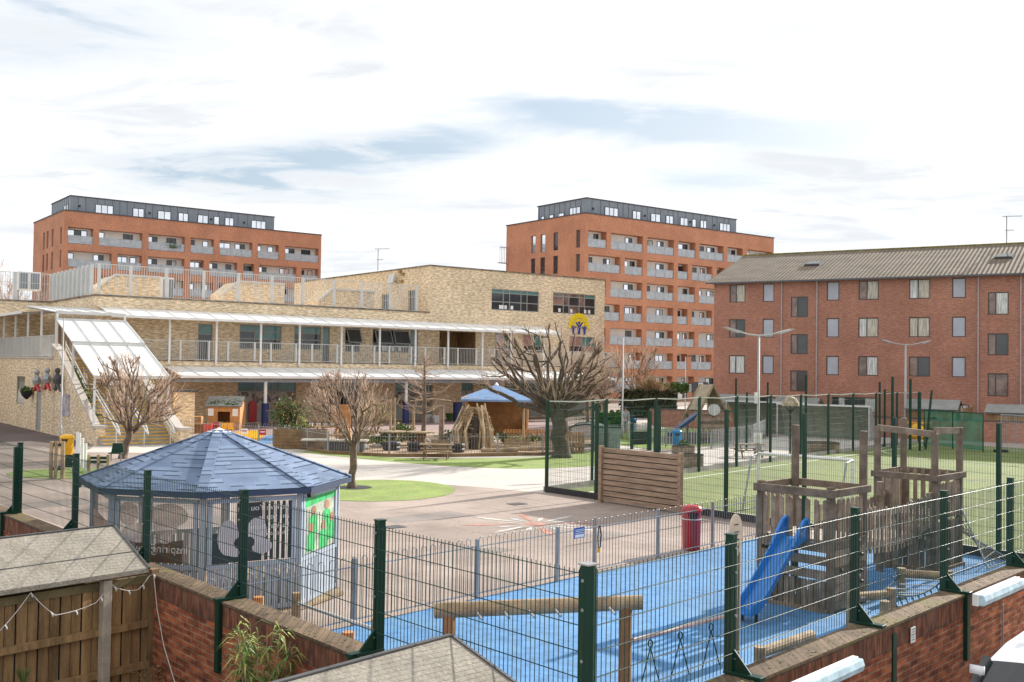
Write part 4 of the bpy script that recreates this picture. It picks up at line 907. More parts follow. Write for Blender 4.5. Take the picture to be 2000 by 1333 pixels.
# ------------------------------------------------ timber fence, concrete post and shed of the left neighbour
dF = V((-.64,-.768,0)).normalized(); c0 = L(297,1118)+V((0,0,.03)); nF = V((dF.y,-dF.x,0)); nF = nF if nF.x > 0 else -nF
ft = thing('timber_fence', 'tall brown close board timber fence at the lower left, butting against the brick wall', 'fence', (c0.x,c0.y,-.6))
q = MB(); Lf = 5.2; n = int(Lf/.14)
for i in range(n):
    o = c0+dF*(.03+i*.14)+nF*(.0 if i%2 else .018); o.z = -.6; q.ob(o, dF*.124, nF*.016, V((0,0,HW+.5)))
q.build('boards', M['woodf'], ft)
q = MB(); o = c0+dF*.03-nF*.012; o.z = -.6; q.ob(o, dF*Lf, nF*.010, V((0,0,HW+.48))); q.build('joint_shade_sheet', M['black'], ft)  # black sheet added behind the boards so their joints read as shaded
for z in (HW-.70, .0):
    q = MB(); o = c0+nF*.03; o.z = z; q.ob(o, dF*Lf, nF*.07, V((0,0,.085))); q.build('rail', M['woodf'], ft)
q = MB(); o = c0-nF*.01; o.z = HW-.12; q.ob(o, dF*Lf, nF*.06, V((0,0,.10))); q.build('capping', mat('greenish_capping_board', (.19,.15,.075), .85, .3, 2, fine=.1), ft)
M['woodp'] = mat('brown_fence_post_timber', (.22,.14,.07), .85, .3, 2, bump=.4)
q = MB(); o = c0-dF*.03+nF*.02; o.z = -.6; q.ob(o, dF*.11, nF*.11, V((0,0,HW+.66))); q.build('end_post', M['woodp'], ft)
cpst = hit(205,1128,V((c0.x,c0.y,0))+nF*.1,nF); q = MB(); o = V((cpst.x,cpst.y,-.6)); q.ob(o-dF*.06-nF*.03, dF*.12, nF*.12, V((0,0,HW+.62))); q.build('concrete_post', M['postc'], ft, bevel=.01)
# fairy lights
fl_ = thing('string_light', 'white cable string of small bulbs draped along the timber fence and down the brick wall', 'string lights', tuple(c0)); q = MB(); bq = MB()
def fpt(x, y): return hit(x, y, V((c0.x,c0.y,0))+nF*.17, nF)
nodesp = [fpt(0,1232), fpt(60,1158), fpt(108,1202), fpt(187,1178), fpt(216,1137), fpt(232,1150), fpt(270,1152), fpt(296,1118)]
pts = []
for i in range(len(nodesp)-1):
    a, b_ = nodesp[i], nodesp[i+1]
    for k in range(6): s = k/6; pts.append(a.lerp(b_, s)-V((0,0,.02*math.sin(s*math.pi))))
for x, y in ((300,1122),(307,1190),(320,1262),(345,1345)): pts.append(hit(x, y, PL[0]+nL*(T0+.03), nL))
q.tube(pts, .0045, 5); 
for i in (1,6,11,15,20,27,33,38,42): 
    if i < len(pts): p_ = pts[i]; q.tube([p_, p_+V((.02,0,-.03))], .009, 5); bq.lathe(p_+V((.02,0,-.06)), [(.003,0),(.011,.01),(.012,.022),(.005,.032)], 8)
q.build('cable', M['white'], fl_); bq.build('bulb', M['curtw'], fl_)
# sheds: gently pitched mineral felt roofs
def shed(label, ridge_end, zr_, ze, rl, sw, ez, left):
    t = thing('garden_shed', label, 'shed', (ridge_end.x, ridge_end.y, -.6)); dn = dF; out = nF
    a = ridge_end; b_ = a+dn*rl; e0 = a+out*sw+V((0,0,ze-zr_)); e1_ = e0+dn*rl; k0 = a-out*sw+V((0,0,ze-zr_)); k1 = k0+dn*rl
    q = MB(); th = V((0,0,-.03))
    q.poly([e0,e1_,b_,a]); q.poly([a,b_,k1,k0])
    for P_, Q_ in ((e0,a),(a,k0),(k0,k1),(k1,b_),(b_,e1_),(e1_,e0)): q.poly([P_,Q_,Q_+th*2,P_+th*2])
    ro = q.build('roof', M['felt'], t)
    q = MB(); s = a.lerp(e0,.62)+V((0,0,.006)); q.ob(s, dn*rl, (e0-a).normalized()*.012, V((0,0,.003))); q.bar(a+V((0,0,.005)), b_+V((0,0,.005)), .05, .012)
    q.bar(e0+V((0,0,-.01)), a+V((0,0,-.01)), .03, .045); q.build('felt_seam', M['coping'], ro)
    q = MB(); i_ = .42
    A = [p.copy() for p in (a+dn*i_, e0+dn*i_-out*i_, k0+dn*i_+out*i_)]; 
    poly = [V((A[1].x,A[1].y,-.6)), A[1]-V((0,0,.04)), A[0]-V((0,0,.06)), A[2]-V((0,0,.04)), V((A[2].x,A[2].y,-.6))]
    q.prism(poly, dn*(rl-2*i_)); q.build('walls', M['woodf'], t); return t
r0_ = G(222,1026,1.83)
shed('grey felted shed roof at the left edge, just behind the timber fence', r0_, 1.83, 1.36, 5.0, .92, 0, True)
r1_ = G(880,1241,1.76)
shed('grey felted shed roof at the bottom centre, in front of the corner fence post', r1_, 1.76, 1.35, 4.0, 1.15, 0, False)
# bamboo clump by the wall
r_ = random.Random(31); bc = hit(503,1300,PL[0]+nL*.62,nL); bc.z = -.55; t = thing('bamboo', 'arching green and yellow bamboo growing against the wall beside the second green post', 'bamboo', tuple(bc))
q = MB(); lf = MB(); lf2 = MB()
for i in range(30):
    a = r_.uniform(0,6.28); h = r_.uniform(1.0,1.95); tp_ = bc+V((math.cos(a)*r_.uniform(.05,.42), math.sin(a)*r_.uniform(.05,.3), h)); p_ = [bc+V((math.cos(a)*.08, math.sin(a)*.08, 0)), bc.lerp(tp_,.5)+V((0,0,.05)), tp_]
    q.tube(p_, [.008,.006,.003], 5)
    for k in range(34):
        s = r_.uniform(.35,1); c = p_[1].lerp(p_[2], (s-.35)/.65); d = V((r_.gauss(0,1), r_.gauss(0,1), r_.uniform(-.2,.5))).normalized(); w_ = d.cross(V((0,0,1))).normalized()*.011; L_ = r_.uniform(.12,.28)
        m1 = c+d*L_*.5+V((0,0,.01)); m2 = c+d*L_+V((0,0,-L_*.45)); g = lf if r_.random() < .55 else lf2
        g.poly([c, m1-w_, m1+w_]); g.poly([m1-w_, m2, m1+w_])
q.build('stems', M['woodl'], t); lf.build('leaves', M['leafy'], t); lf2.build('leaves', mat('fresh_green_leaves', (.12,.22,.04), .6, .2, 3, isl=.4), t)
q = MB(); c = bc+V((.0,.05,1.25))
q.tube([c, c+V((-.06,.05,.35)), c+V((-.2,.12,.62))], [.006,.004,.002], 5)
for i in range(7): s = c+V((-.06,.05,.3)); q.tube([s, s+V((r_.uniform(-.2,.25), r_.uniform(-.1,.1), r_.uniform(.0,.3)))], .003, 4)
q.build('dry_flower_stalk', M['wicker'], t)
# low dry weed at the foot of the brick wall by the corner
wc = hit(300,1320,PL[0]+nL*(T0+.12),nL); t = thing('dry_weed', 'dry brown weed at the foot of the wall beside the timber fence end', 'weed', tuple(wc)); q = MB()
for i in range(26):
    d = V((r_.gauss(0,.25), r_.gauss(0,.1), r_.uniform(-.1,.3))); q.tube([wc-V((0,0,.3)), wc+d*.5, wc+d], [.004,.003,.0015], 3)
q.build('stems', M['wicker'], t); leaves('leaves', M['leafb'], blob(wc,.25,.12,.2,70,2), .025, t)
wc = D(45,1325,hit(45,1325,V((c0.x,c0.y,0))+nF*.3,nF).y); t = thing('small_plant', 'tip of a pale spiky plant in front of the timber fence at the bottom left', 'plant', tuple(wc)); q = MB()
for i in range(16): a = i*.4; d = V((math.cos(a)*.1, math.sin(a)*.1, .10+.02*(i%3))); q.tube([wc-V((0,0,.1)), wc+d*.6, wc+d], [.006,.005,.001], 4)
q.build('leaves', M['leafg'], t)

# ------------------------------------------------ white van, bottom right (only its roof front and windscreen are in view)
va = thing('parked_van', 'white van parked below the boundary wall at the bottom right corner', 'van', (0,0,0))
VW = .92
def vb():
    q = MB(); n = 9
    # side profile x forward, z up; lofted across with rounded roof edges
    prof = [(2.55,.45),(2.62,.75),(2.45,.98),(1.75,1.12),(.95,1.82),(.55,1.93),(-.4,1.97),(-2.3,1.95),(-2.5,1.8),(-2.55,.45)]
    wid = [.86,.9,.9,.92,.78,.74,.74,.74,.8,.9]
    rows = []
    for (x, z), w_ in zip(prof, wid): rows.append([V((x, y*w_, z-(.05 if z > 1.7 else .0)*abs(y)**3)) for y in (-1,-.9,-.6,0,.6,.9,1)])
    for i in range(len(rows)-1):
        if i == 3: continue                          # windscreen
        for j in range(6): q.poly([rows[i][j], rows[i][j+1], rows[i+1][j+1], rows[i+1][j]])
    for s in (0,-1):
        y = -1 if s == 0 else 1; low_ = [V((x, y*.93, .45)) for x in (2.55,-2.55)]
        q.poly([rows[0][s], rows[1][s], rows[2][s], rows[3][s], V((.8,y*.93,1.12)), V((-2.5,y*.93,1.12)), rows[9][s]])
        q.poly([V((-2.5,y*.93,1.12)), V((.0,y*.93,1.12)), V((.1,y*.80,1.80)), rows[6][s], rows[7][s], rows[8][s]])
        q.poly([V((.1,y*.80,1.80)), V((.75,y*.80,1.76)), rows[4][s], rows[5][s], rows[6][s]])
    return q, rows
q, rows = vb(); bodyv = q.build('body', M['van'], va, bevel=.0)
g = MB()
for j in range(6): g.poly([rows[3][j], rows[3][j+1], rows[4][j+1], rows[4][j]])
g.build('windscreen', M['glassd'], va)
for y in (-1,1):
    g = MB(); g.poly([V((.0,y*.925,1.13)), V((1.55,y*.925,1.13)), V((.80,y*.80,1.75)), V((.1,y*.80,1.79))]); g.build('side_window', M['glassd'], va)
    g = MB(); g.bar(V((1.72,y*.92,1.13)), V((.95,y*.79,1.80)), .07, .05); g.build('windscreen_pillar', M['coping'], va)
    g = MB(); g.bar(V((1.35,y*.95,1.1)), V((1.35,y*1.08,1.18)), .05); g.lathe(V((1.35,y*1.14,1.1)), [(.02,0),(.11,.03),(.13,.13),(.10,.23),(.03,.26)], 10, sx=.6, sy=1); g.build('wing_mirror', M['van'], va, smooth=True)
for x in (1.7,-1.6):
    for y in (-.84,.84): g = MB(); g.tube([V((x,y-.1,.33)), V((x,y+.1,.33))], .33, 18); g.build('wheel', M['black'], va)
g = MB()
for x in (.35,-.9,-2.1): g.ob(V((x,-.62,1.975)), (.05,0,0), (0,1.24,0), (0,0,.012))
g.tube([V((-.05+.22*math.cos(a*.35), .3+.22*math.sin(a*.35), 1.972)) for a in range(19)], .012, 5); g.build('roof_rib', M['van'], va)
vp = D(2105,1318,10.4); ang = math.atan2(-dR.y, -dR.x); va.rotation_euler = (0,0,ang)
hx = V((math.cos(ang), math.sin(ang), 0)); hy = V((-math.sin(ang), math.cos(ang), 0))
MIRR = 1
va.location = (vp.x-hx.x*.75, vp.y-hx.y*.75, -.6); VANP = vp

bpy.context.view_layer.update()
mc = va.matrix_world.inverted() @ D(1909,1309,10.6); q = MB(); q.ob(mc-V((.03,.07,.05)), (.055,.0,.015), (0,.13,.0), (-.012,0,.085)); q.bar(mc, mc+V((-.10,.0,-.10)), .02); q.build('wing_mirror', M['van'], va, smooth=True)
# ------------------------------------------------ blue roofed octagonal pavilion
gc = V((-5.224,18.74,0)); gz = thing('pavilion', 'octagonal play pavilion with blue shingle roof and grey blue picket sides', 'pavilion', tuple(gc))
M['gp'] = mat('grey_blue_paint', (.36,.42,.50), .55, .1, 3, isl=.06)
def gv(k, r, z): a = R_(-80.28+45*k); return gc+V((math.sin(a)*r, -math.cos(a)*r, z))
q = MB(); RE = 2.362
for k in range(8): q.poly([gv(k,RE,2.067), gv(k+1,RE,2.067), gv(k+1,.14,2.88), gv(k,.14,2.88)])
rf_ = q.build('roof', M['shingle'], gz)
q = MB()
for k in range(8): q.bar(gv(k,RE,2.075), gv(k,.1,2.90), .17, .02)
q.build('hip_shingles', M['shingle'], rf_)
q = MB()
for k in range(8): q.bar(gv(k,RE-.01,2.015), gv(k+1,RE-.01,2.015), .03, .09)
q.build('fascia', mat('dark_blue_fascia', (.03,.05,.10), .5), rf_)
q = MB()
for k in range(8): q.poly([gv(k,RE-.02,1.98), gv(k,.1,2.02), gv(k+1,.1,2.02), gv(k+1,RE-.02,1.98)])
q.build('ceiling', M['woodp'], rf_)
q = MB(); q.lathe(gc+V((0,0,2.86)), [(.22,0),(.22,.015),(.03,.07),(.01,.09)], 8); q.build('finial', M['white'], rf_)
M['film'] = mat('clear_plastic_sheet', (.75,.75,.74), .15, .05, alpha=.22, spec=.6)
M['grn'] = mat('green_shirt_print', (.03,.42,.12), .5, .3, 6); M['skin'] = mat('printed_brown_skin', (.38,.19,.11), .5, .2, 6)
RW = 2.106
for k in range(8):
    MB().tube([gv(k,RW,0), gv(k,RW,2.0)], .06, 4).build('post', M['gp'], gz)
for k in range(8):
    if k == 5: continue
    a, b_ = gv(k,RW,0), gv(k+1,RW,0); d = (b_-a).normalized(); L_ = (b_-a).length; n_ = V((d.y,-d.x,0)); n_ = n_ if n_.dot(a-gc) > 0 else -n_; q = MB(); n = 11
    for i in range(n):
        o = a+d*(.10+(L_-.2)*i/(n-.35)); o.z = .06; q.ob(o, d*.105, n_*.02, V((0,0,.76)))
    for z in (.08,.80): o = a+d*.05+n_*-.01; o.z = z; q.ob(o, d*(L_-.1), n_*.045, V((0,0,.07)))
    q.build('picket_panel', M['gp'], gz)
    q = MB()
    for s in (.07, L_-.15): o = a+d*s; o.z = .88; q.ob(o, d*.07, n_*.04, V((0,0,1.0)))
    o = a+d*.07; o.z = 1.85; q.ob(o, d*(L_-.14), n_*.04, V((0,0,.07))); q.build('panel_frame', M['gp'], gz)
    q = MB(); o = a+d*.14+n_*.015; o.z = .89; w_ = L_-.28; q.poly([o, o+d*w_, o+d*w_+V((0,0,.95)), o+V((0,0,.95))]); fmn = q.build('plastic_sheet', M['film'], gz)
    def pt(u, v, off=.02): return a+d*(.14+w_*u)+n_*(off+.0)+V((0,0,.89+.95*v))
    def ell(cu, cv, ru, rv, off, n=20): return [pt(cu+ru*math.cos(i*6.2832/n), cv+rv*math.sin(i*6.2832/n), off) for i in range(n)]
    def txt(s_, u, v, h, m_, par):
        cu = bpy.data.curves.new('lettering', 'FONT'); cu.body = s_; cu.size = h; cu.extrude = .001
        ob_ = bpy.data.objects.new('lettering', cu); C.objects.link(ob_); dg = bpy.context.evaluated_depsgraph_get(); me = bpy.data.meshes.new_from_object(ob_.evaluated_get(dg))
        C.objects.unlink(ob_); bpy.data.objects.remove(ob_); me.materials.clear(); me.materials.append(m_)
        o_ = bpy.data.objects.new('lettering', me); C.objects.link(o_); o_.parent = par
        X = -d; Z = V((0,0,1)); N = n_; p0 = pt(u, v, .024)-gc         # read from inside: mirrored when seen from outside
        o_.matrix_local = Matrix(((X.x,Z.x,N.x,p0.x),(X.y,Z.y,N.y,p0.y),(X.z,Z.z,N.z,p0.z),(0,0,0,1)))
    if k == 1:
        q = MB(); q.poly([pt(0,0),pt(.86,0),pt(.86,.40),pt(.45,.30),pt(0,.36)]); q.build('brown_print', mat('brown_print', (.13,.075,.045), .4, .3, 3), fmn)
        q = MB(); q.poly(ell(.24,.48,.20,.17,.022)); q.poly(ell(.62,.60,.17,.16,.022)); q.poly(ell(.62,.42,.10,.10,.0235)); q.build('pale_print', mat('pale_pink_print', (.60,.50,.46), .4, .3, 3, alpha=.7), fmn)
        q = MB(); q.poly(ell(.66,.80,.26,.2,.018)); q.poly(ell(.12,.8,.14,.2,.018)); q.build('dark_print', mat('dusky_red_print', (.26,.17,.15), .4, .3, 3, alpha=.55), fmn)
        txt('Inspiring', .93, .17, .19, M['white'], fmn); txt('Excellence', .50, .17, .19, M['white'], fmn)
    if k == 2:
        q = MB(); q.poly([pt(0,0),pt(.62,0),pt(.62,1),pt(.30,1),pt(.30,.55),pt(0,.5)])
        for i_ in range(5): q.poly([pt(.65+.075*i_,0),pt(.69+.075*i_,0),pt(.69+.075*i_,1),pt(.65+.075*i_,1)])
        q.build('dark_print', mat('charcoal_print', (.035,.035,.045), .3, .2, 3), fmn)
        q = MB(); q.poly(ell(.20,.42,.13,.30,.022)); q.poly(ell(.30,.25,.15,.16,.0228)); q.poly(ell(.55,.48,.13,.26,.022)); q.poly(ell(.62,.24,.13,.13,.0228)); q.build('pale_print', mat('pale_lilac_print', (.52,.51,.56), .4, .1, 3), fmn)
        q = MB(); q.poly(ell(.40,.32,.13,.12,.0242)); q.build('dark_print', bpy.data.materials['charcoal_print'], fmn)
        txt('Believe You can', .96, .86, .135, M['white'], fmn); txt("and you're", .96, .70, .12, M['white'], fmn); txt('halfway there', .96, .54, .12, M['white'], fmn); txt('Theodore Roosevelt', .96, .42, .10, M['white'], fmn)
    if k == 3:
        q = MB(); q.poly([pt(0,0),pt(1,0),pt(1,1),pt(0,1)]); q.build('printed_sheet', mat('pale_photo_print', (.40,.45,.36), .4, .5, 2.5), fmn)
        q = MB(); q.poly([pt(0,.82,.022),pt(1,.9,.022),pt(1,1,.022),pt(0,1,.022)]); q.build('green_print', M['grn'], fmn)
        for cu_, cv_ in ((.30,.52),(.72,.56),(.22,.22),(.62,.20),(.90,.30)):
            q = MB(); q.poly([pt(cu_-.13,cv_-.2,.021+cv_*.004), pt(cu_+.13,cv_-.2,.021+cv_*.004), pt(cu_+.12,cv_+.10,.021+cv_*.004), pt(cu_,cv_+.15,.021+cv_*.004), pt(cu_-.12,cv_+.10,.021+cv_*.004)]); q.build('printed_shirt', M['grn'], fmn)
            q = MB(); q.poly(ell(cu_, cv_+.22, .075, .085, .026)); q.build('printed_face', M['skin'], fmn)
    if k == 0:
        q = MB(); q.poly([pt(0,.1),pt(.9,.1),pt(.9,.6),pt(0,.7)]); q.build('printed_sheet', mat('pale_red_print', (.45,.33,.29), .4, .4, 2.5), fmn)
q = MB(); q.lathe(gc+V((0,0,.015)), [(2.3,0),(2.3,.04)], 8); q.build('floor', M['woodl'], gz)
for k in (0,3):
    q = MB(); c = gv(k, RE-.05, 1.92); q.bar(c, c+(c-gc).normalized()*.12+V((0,0,-.05)), .08, .07); q.build('floodlight', M['black'], gz)

# ------------------------------------------------ bow top fences
def bowtop(name, label, pts, h, posts, gap=.105, arch=2, m='galvd', hide=(), r=.0075, group=None, gate=None):
    t = thing(name, label, 'fence', tuple(pts[0]), group); 
    for i in range(len(pts)-1):
        a, b_ = V(pts[i]), V(pts[i+1]); d = (b_-a); L_ = d.length; d.normalize(); n = max(2, int(L_/gap)); q = MB(); st = L_/n
        for k in range(n):
            o = a+d*(st*(k+.5))
            if k % 2 == 0 and k+1 < n:                 # a hoop joins each second pair
                o2 = o+d*st; ar = [o+V((0,0,.08))]+[(o+o2)/2+V((0,0,h-st*.5))+d*(-math.cos(j*math.pi/6))*st*.5+V((0,0,math.sin(j*math.pi/6)*st*.55)) for j in range(7)]+[o2+V((0,0,.08))]
                q.tube(ar, r, 4, cap=False)
            elif k % 2 == 0: q.tube([o+V((0,0,.08)), o+V((0,0,h-.14))], r, 4)
        q.build('bars', M[m], t)
        q = MB()
        for z in (.10, h-.16): q.ob(a+V((0,0,z))-V((-d.y,d.x,0))*.02, d*L_, V((-d.y,d.x,0))*.04, V((0,0,.012)))
        q.build('rail', M['galv'], t)
    for p in posts: MB().box((p.x,p.y,0), (.055,.055,h-.02), .8).build('post', M['galv'], t, bevel=.004)
    return t
b0, b1 = bl[0], bl[1]; db = (V((4.69,24.28,0))-V((-.57,18.58,0))).normalized()
A_ = G(930,1171); st_ = A_-db*5.4; en_ = A_+db*11.6
pp_ = [G(930,1171), G(1087,1138), G(1160,1112), G(1284,1090), G(1391,1070), en_-db*1.8]
bt = bowtop('bow_top_fence', 'low galvanised bow top fence along the edge of the blue play surface', [st_, A_, en_], 1.08, pp_+[A_-db*2.75])
# sign, latch and padlock chain
dn_ = V((db.y,-db.x,0)); sg = D(1129,1041,20.6)
sg = hit(1129,1041,A_,dn_); t = thing('fence_sign', 'small blue sign with white lettering lines on the bow top fence gate', 'sign', tuple(sg))
q = MB(); q.ob(sg-db*.16-V((0,0,.10))+dn_*.03, db*.32, dn_*.008, V((0,0,.21))); q.build('board', mat('sign_blue', (.02,.10,.40), .4), t)
q = MB(); q.ob(sg-db*.14-V((0,0,.085))+dn_*.0395, db*.28, dn_*.002, V((0,0,.06)))
for z in (-.005,.03,.06): q.ob(sg-db*.13+V((0,0,z))+dn_*.0395, db*.26, dn_*.002, V((0,0,.012)))
q.build('lettering', M['white'], t)
ck = hit(1166,1030,A_,dn_)+dn_*.05; t = thing('padlock_chain', 'dark chain with a yellow padlock hanging on the gate post of the bow top fence', 'padlock', tuple(ck))
q = MB(); q.tube([ck+V((0,0,.03)), ck-db*.03-V((0,0,.2)), ck-db*.01-V((0,0,.42)), ck+db*.05-V((0,0,.40)), ck+db*.08-V((0,0,.15)), ck+db*.03+V((0,0,.04))], .014, 6); q.build('chain', M['coping'], t)
q = MB(); q.box((ck.x,ck.y,ck.z-.50), (.06,.03,.08), .8); q.build('padlock', M['yellow'], t)
# nursery fence in the distance
nf = [G(x,y) for x, y in ((352,858),(430,864),(505,868),(556,872),(600,880),(640,887),(760,893),(880,893),(1060,890),(1140,886),(1190,880))]
bowtop('bow_top_fence', 'long curved bow top fence round the nursery garden behind the lawn', nf, 1.06, [p for p in nf]+[nf[5].lerp(nf[6],.5), nf[7].lerp(nf[8],.5)], gap=.13, r=.011, m='galvd')
q = MB()
for i in range(4, 9): q.bar(nf[i]+V((0,0,.07)), nf[i+1]+V((0,0,.07)), .08, .16)
tag(q.build('edging_board', M['woodp'], loc=nf[4]), 'dark timber edging board under the curved nursery fence', 'edging')
for x, y, m_, lab in ((477,843,'white','small white notice on the nursery fence above the pavilion roof'),(513,845,'red','small red notice on the nursery fence near the blue column padding')):
    c = D(x,y,nf[2].y-.1 if x < 500 else nf[3].y-.25); t = thing('fence_notice', lab, 'sign', tuple(c)); q = MB(); q.ob(c-V((.16,0,.13)), (.32,.02,0), (0,.012,0), (0,0,.27)); q.build('board', M[m_], t)
    q = MB(); q.ob(c-V((.12,.006,.0)), (.24,.015,0), (0,.004,0), (0,0,.05)); q.build('lettering', M['red' if m_ == 'white' else 'white'], t)

# ------------------------------------------------ sports pitch fence
pf = thing('pitch_fence', 'three metre green welded mesh fence round the sports pitch', 'fence', tuple(pcor))
pm = [pcor+pq*t_ for t_ in (0,2.28,4.8,7.3,9.8,12.3,14.8,17.3,19.8,22.3,24.8,27.3)]
for i in range(len(pm)-1): mesh_panel(pm[i], pm[i+1], .18, 2.3 if i > 0 else 2.8, 'mesh_panel', pf, dx=.06, dz=.2, r=.0022, m='greenf')
bk = [pcor+pp*s for s in (0,3.4,6.7,10.0,13.2,16.4,19.6,22.8,26,29.2,32.4,36)]
for i in range(len(bk)-1): mesh_panel(bk[i]-pq*.02, bk[i+1]-pq*.02, .15, 2.85, 'mesh_panel', pf, dx=.10, dz=.3, r=.0027, m='greenf')
for i, p in enumerate(pm+bk[1:]):
    q = MB(); h = 3.02; shs(q, p, .09, 0, h, pq); po = q.build('post', M['green'], pf)
q = MB()
for i in range(len(pm)-1): q.bar(pm[i]+V((0,0,.11))-pp*.05, pm[i+1]+V((0,0,.11))-pp*.05, .05, .2)
q.build('kickboard', M['black'], pf)
q = MB(); zt = 3.0
for i in range(len(bk)-1): q.tube([bk[i]+V((0,0,zt)), bk[i].lerp(bk[i+1],.5)+V((0,0,zt-.05)), bk[i+1]+V((0,0,zt))], .02, 4)
q.build('net_cable', M['railw'], pf)
# extra posts of the gate and ball court (seen behind the timber barrier)
gp_ = thing('green_gate_frame', 'green gate frame of two posts and cross rails behind the timber barrier', 'gate', tuple(G(1234,880)))
g1, g2 = G(1234,878), G(1268,880); q = MB(); shs(q, g1, .13, 0, 2.0, pq); shs(q, g2, .16, 0, 2.0, pq); q.bar(g1+V((0,0,.75)), g2+V((0,0,.75)), .06); q.bar(g1+V((0,0,.62)), g2+V((0,0,.62)), .06); q.bar(g1+V((0,0,1.97)), g2+V((0,0,1.97)), .06); q.build('frame', M['green'], gp_)
for i, (x, yt, yb) in enumerate(((1156,776,941),(1288,790,882),(1199,796,800),(1458,768,880),(1549,782,0))):
    if i in (2,4): continue
    b_ = G(x,yb); q = MB(); shs(q, b_, .08, 0, 3.0 if i != 1 else 2.1, pq); tag(q.build('fence_post', M['green'], loc=b_), ('single green post between the big tree and the timber barrier','','','',)[0] if i == 0 else ('green post just right of the green gate frame' if i == 1 else 'green post left of the grey lamp column at the pitch edge'), 'post', 'single green posts')
# green posts in front of the housing block
for i, x in enumerate((1437,1499,1574,1718,1728,1743,1778,1797)):
    Y_ = 68-.035*(x-1437); b_ = D(x,800,Y_); b_.z = 0; tp_ = b_+V((0,0,[3.6,3.4,3.9,3.6,3.2,3.9,3.8,3.1][i])); q = MB(); q.tube([b_, tp_], .06, 6)
    if i in (2,5,6): q.tube([b_, tp_], .075, 6)
    tag(q.build('tall_post', M['green'], loc=b_), f'{["leftmost","second from left","third from left","fourth from left","fifth from left","third from right","second from right","rightmost"][i]} of the tall green posts in front of the housing block', 'post', 'tall green posts by the housing block')
q = MB(); b_ = D(1808,800,56.5); b_.z = 0; q.tube([b_, D(1820,763,56.5)], .06, 6); tag(q.build('leaning_post', M['green'], loc=b_), 'leaning green post in front of the housing block, right of the upright ones', 'post')
# goal
gl = thing('football_goal', 'white metal five-a-side goal frame standing on the pitch', 'goal', (7.4,32,0))
ga, gb = D(1481,972,31.5), D(1665,950,29.6); ga.z = gb.z = 0; h = 1.62; bkd = pp*.0-pq*.0+V((-.55,-.65,0)).normalized()*-1.0
bkd = (pp*-.9)
q = MB(); q.tube([ga, ga+V((0,0,h))], .055, 10); q.tube([ga+V((0,0,h)), gb+V((0,0,h))], .055, 10); q.tube([gb+V((0,0,h)), gb], .055, 10); q.build('frame', M['white'], gl)
for e in (ga, gb): q = MB(); q.tube([e+V((0,0,h)), e+bkd*.5+V((0,0,h-.05)), e+bkd*1.1+V((0,0,.05)), e], .03, 8); q.build('side_stay', M['galv'], gl)
# timber barrier
ta, tb = pcor+pq*2.72-pp*.35, pcor+pq*5.95-pp*.35; td = (tb-ta).normalized(); tn = V((td.y,-td.x,0)); L_ = (tb-ta).length
tbw = thing('timber_barrier', 'freestanding barrier of horizontal brown boards between two posts', 'barrier', tuple(ta))
for s in (0, L_-.10): q = MB(); o = ta+td*s-tn*.06; q.ob(o, td*.12, tn*.14, V((0,0,1.74))); q.build('post', M['wood2'], tbw, bevel=.01)
nb_ = 10
for i in range(nb_): q = MB(); o = ta+td*.12-tn*.02; o.z = .06+i*.165; q.ob(o, td*(L_-.22), tn*.03, V((0,0,.138))-tn*.012); q.build('board', M['wood2'], tbw, bevel=.006)

q = MB(); o = ta+td*.12+tn*-.06; o.z = .08; q.ob(o, td*(L_-.22), tn*.012, V((0,0,1.60))); q.build('gap_shade_sheet', M['black'], tbw)  # added black sheet, stands in for the shade between the boards
# ------------------------------------------------ lamp columns
def lamp(x, yb, ytop, label, arms=1.05, thick=.075, dr=None, Y=None):
    b_ = G(x, yb) if Y is None else V((D(x,yb,Y).x, Y, 0)); Yd = b_.y; top_ = D(x+2, ytop, Yd); t = thing('lamp_column', label, 'lamp column', tuple(b_)); h = top_.z
    q = MB(); q.tube([b_, b_+V((0,0,.9)), b_+V((0,0,.95)), b_+V((0,0,h))], [thick*1.25,thick*1.25,thick*.9,thick*.6], 10); q.build('column', M['lamp'], t, smooth=True)
    for s in ((-1,1) if arms > 0 else ()):
        d = V((s*.97,.24*s,0)); c = b_+V((0,0,h)); q = MB(); q.tube([c, c+d*arms*.5+V((0,0,.05)), c+d*arms+V((0,0,.18))], .035, 8); ar = q.build('arm', M['lamp'], t)
        q = MB(); e = c+d*arms+V((0,0,.18)); q.prism([e+V((0,0,0))+d*-.1, e+d*.55+V((0,0,.16)), e+d*.75+V((0,0,.17)), e+d*.5+V((0,0,.06)), e-V((0,0,.09))], V((-d.y,d.x,0))*.22); q.build('lantern', M['lamp'], ar)
    return t, b_, h
t, b_, h = lamp(1480,905,656,'tall grey lamp column with two arms at the pitch corner, left one'); c = b_+V((0,0,2.9)); q = MB(); q.box((c.x-.12,c.y-.1,c.z-.25), (.16,.03,.5), 0); q.build('notice_plate', M['white'], t)
q = MB(); q.box((b_.x-.05,b_.y-.15,.9), (.3,.25,.45), .3); q.build('control_box', M['white'], t)
lamp(1768,850,674,'tall grey lamp column with two arms behind the play towers, right one', arms=1.3, thick=.10)
lamp(1215,858,660,'thin grey lamp column right of the large pollarded tree', arms=0, thick=.06)
lamp(118,872,622,'thin white lamp column standing by the annex flank wall', arms=0, thick=.05)
for x, y, lab in ((118,618,'lantern'),):
    pass
t, b_, h = lamp(1338,800,696,'dark street lamp in front of the right apartment block', arms=0, thick=.05, Y=100.)
q = MB(); q.bar(b_+V((0,0,h)), b_+V((.9,-.2,h+.05)), .12, .1); q.build('lantern', M['black'], t)
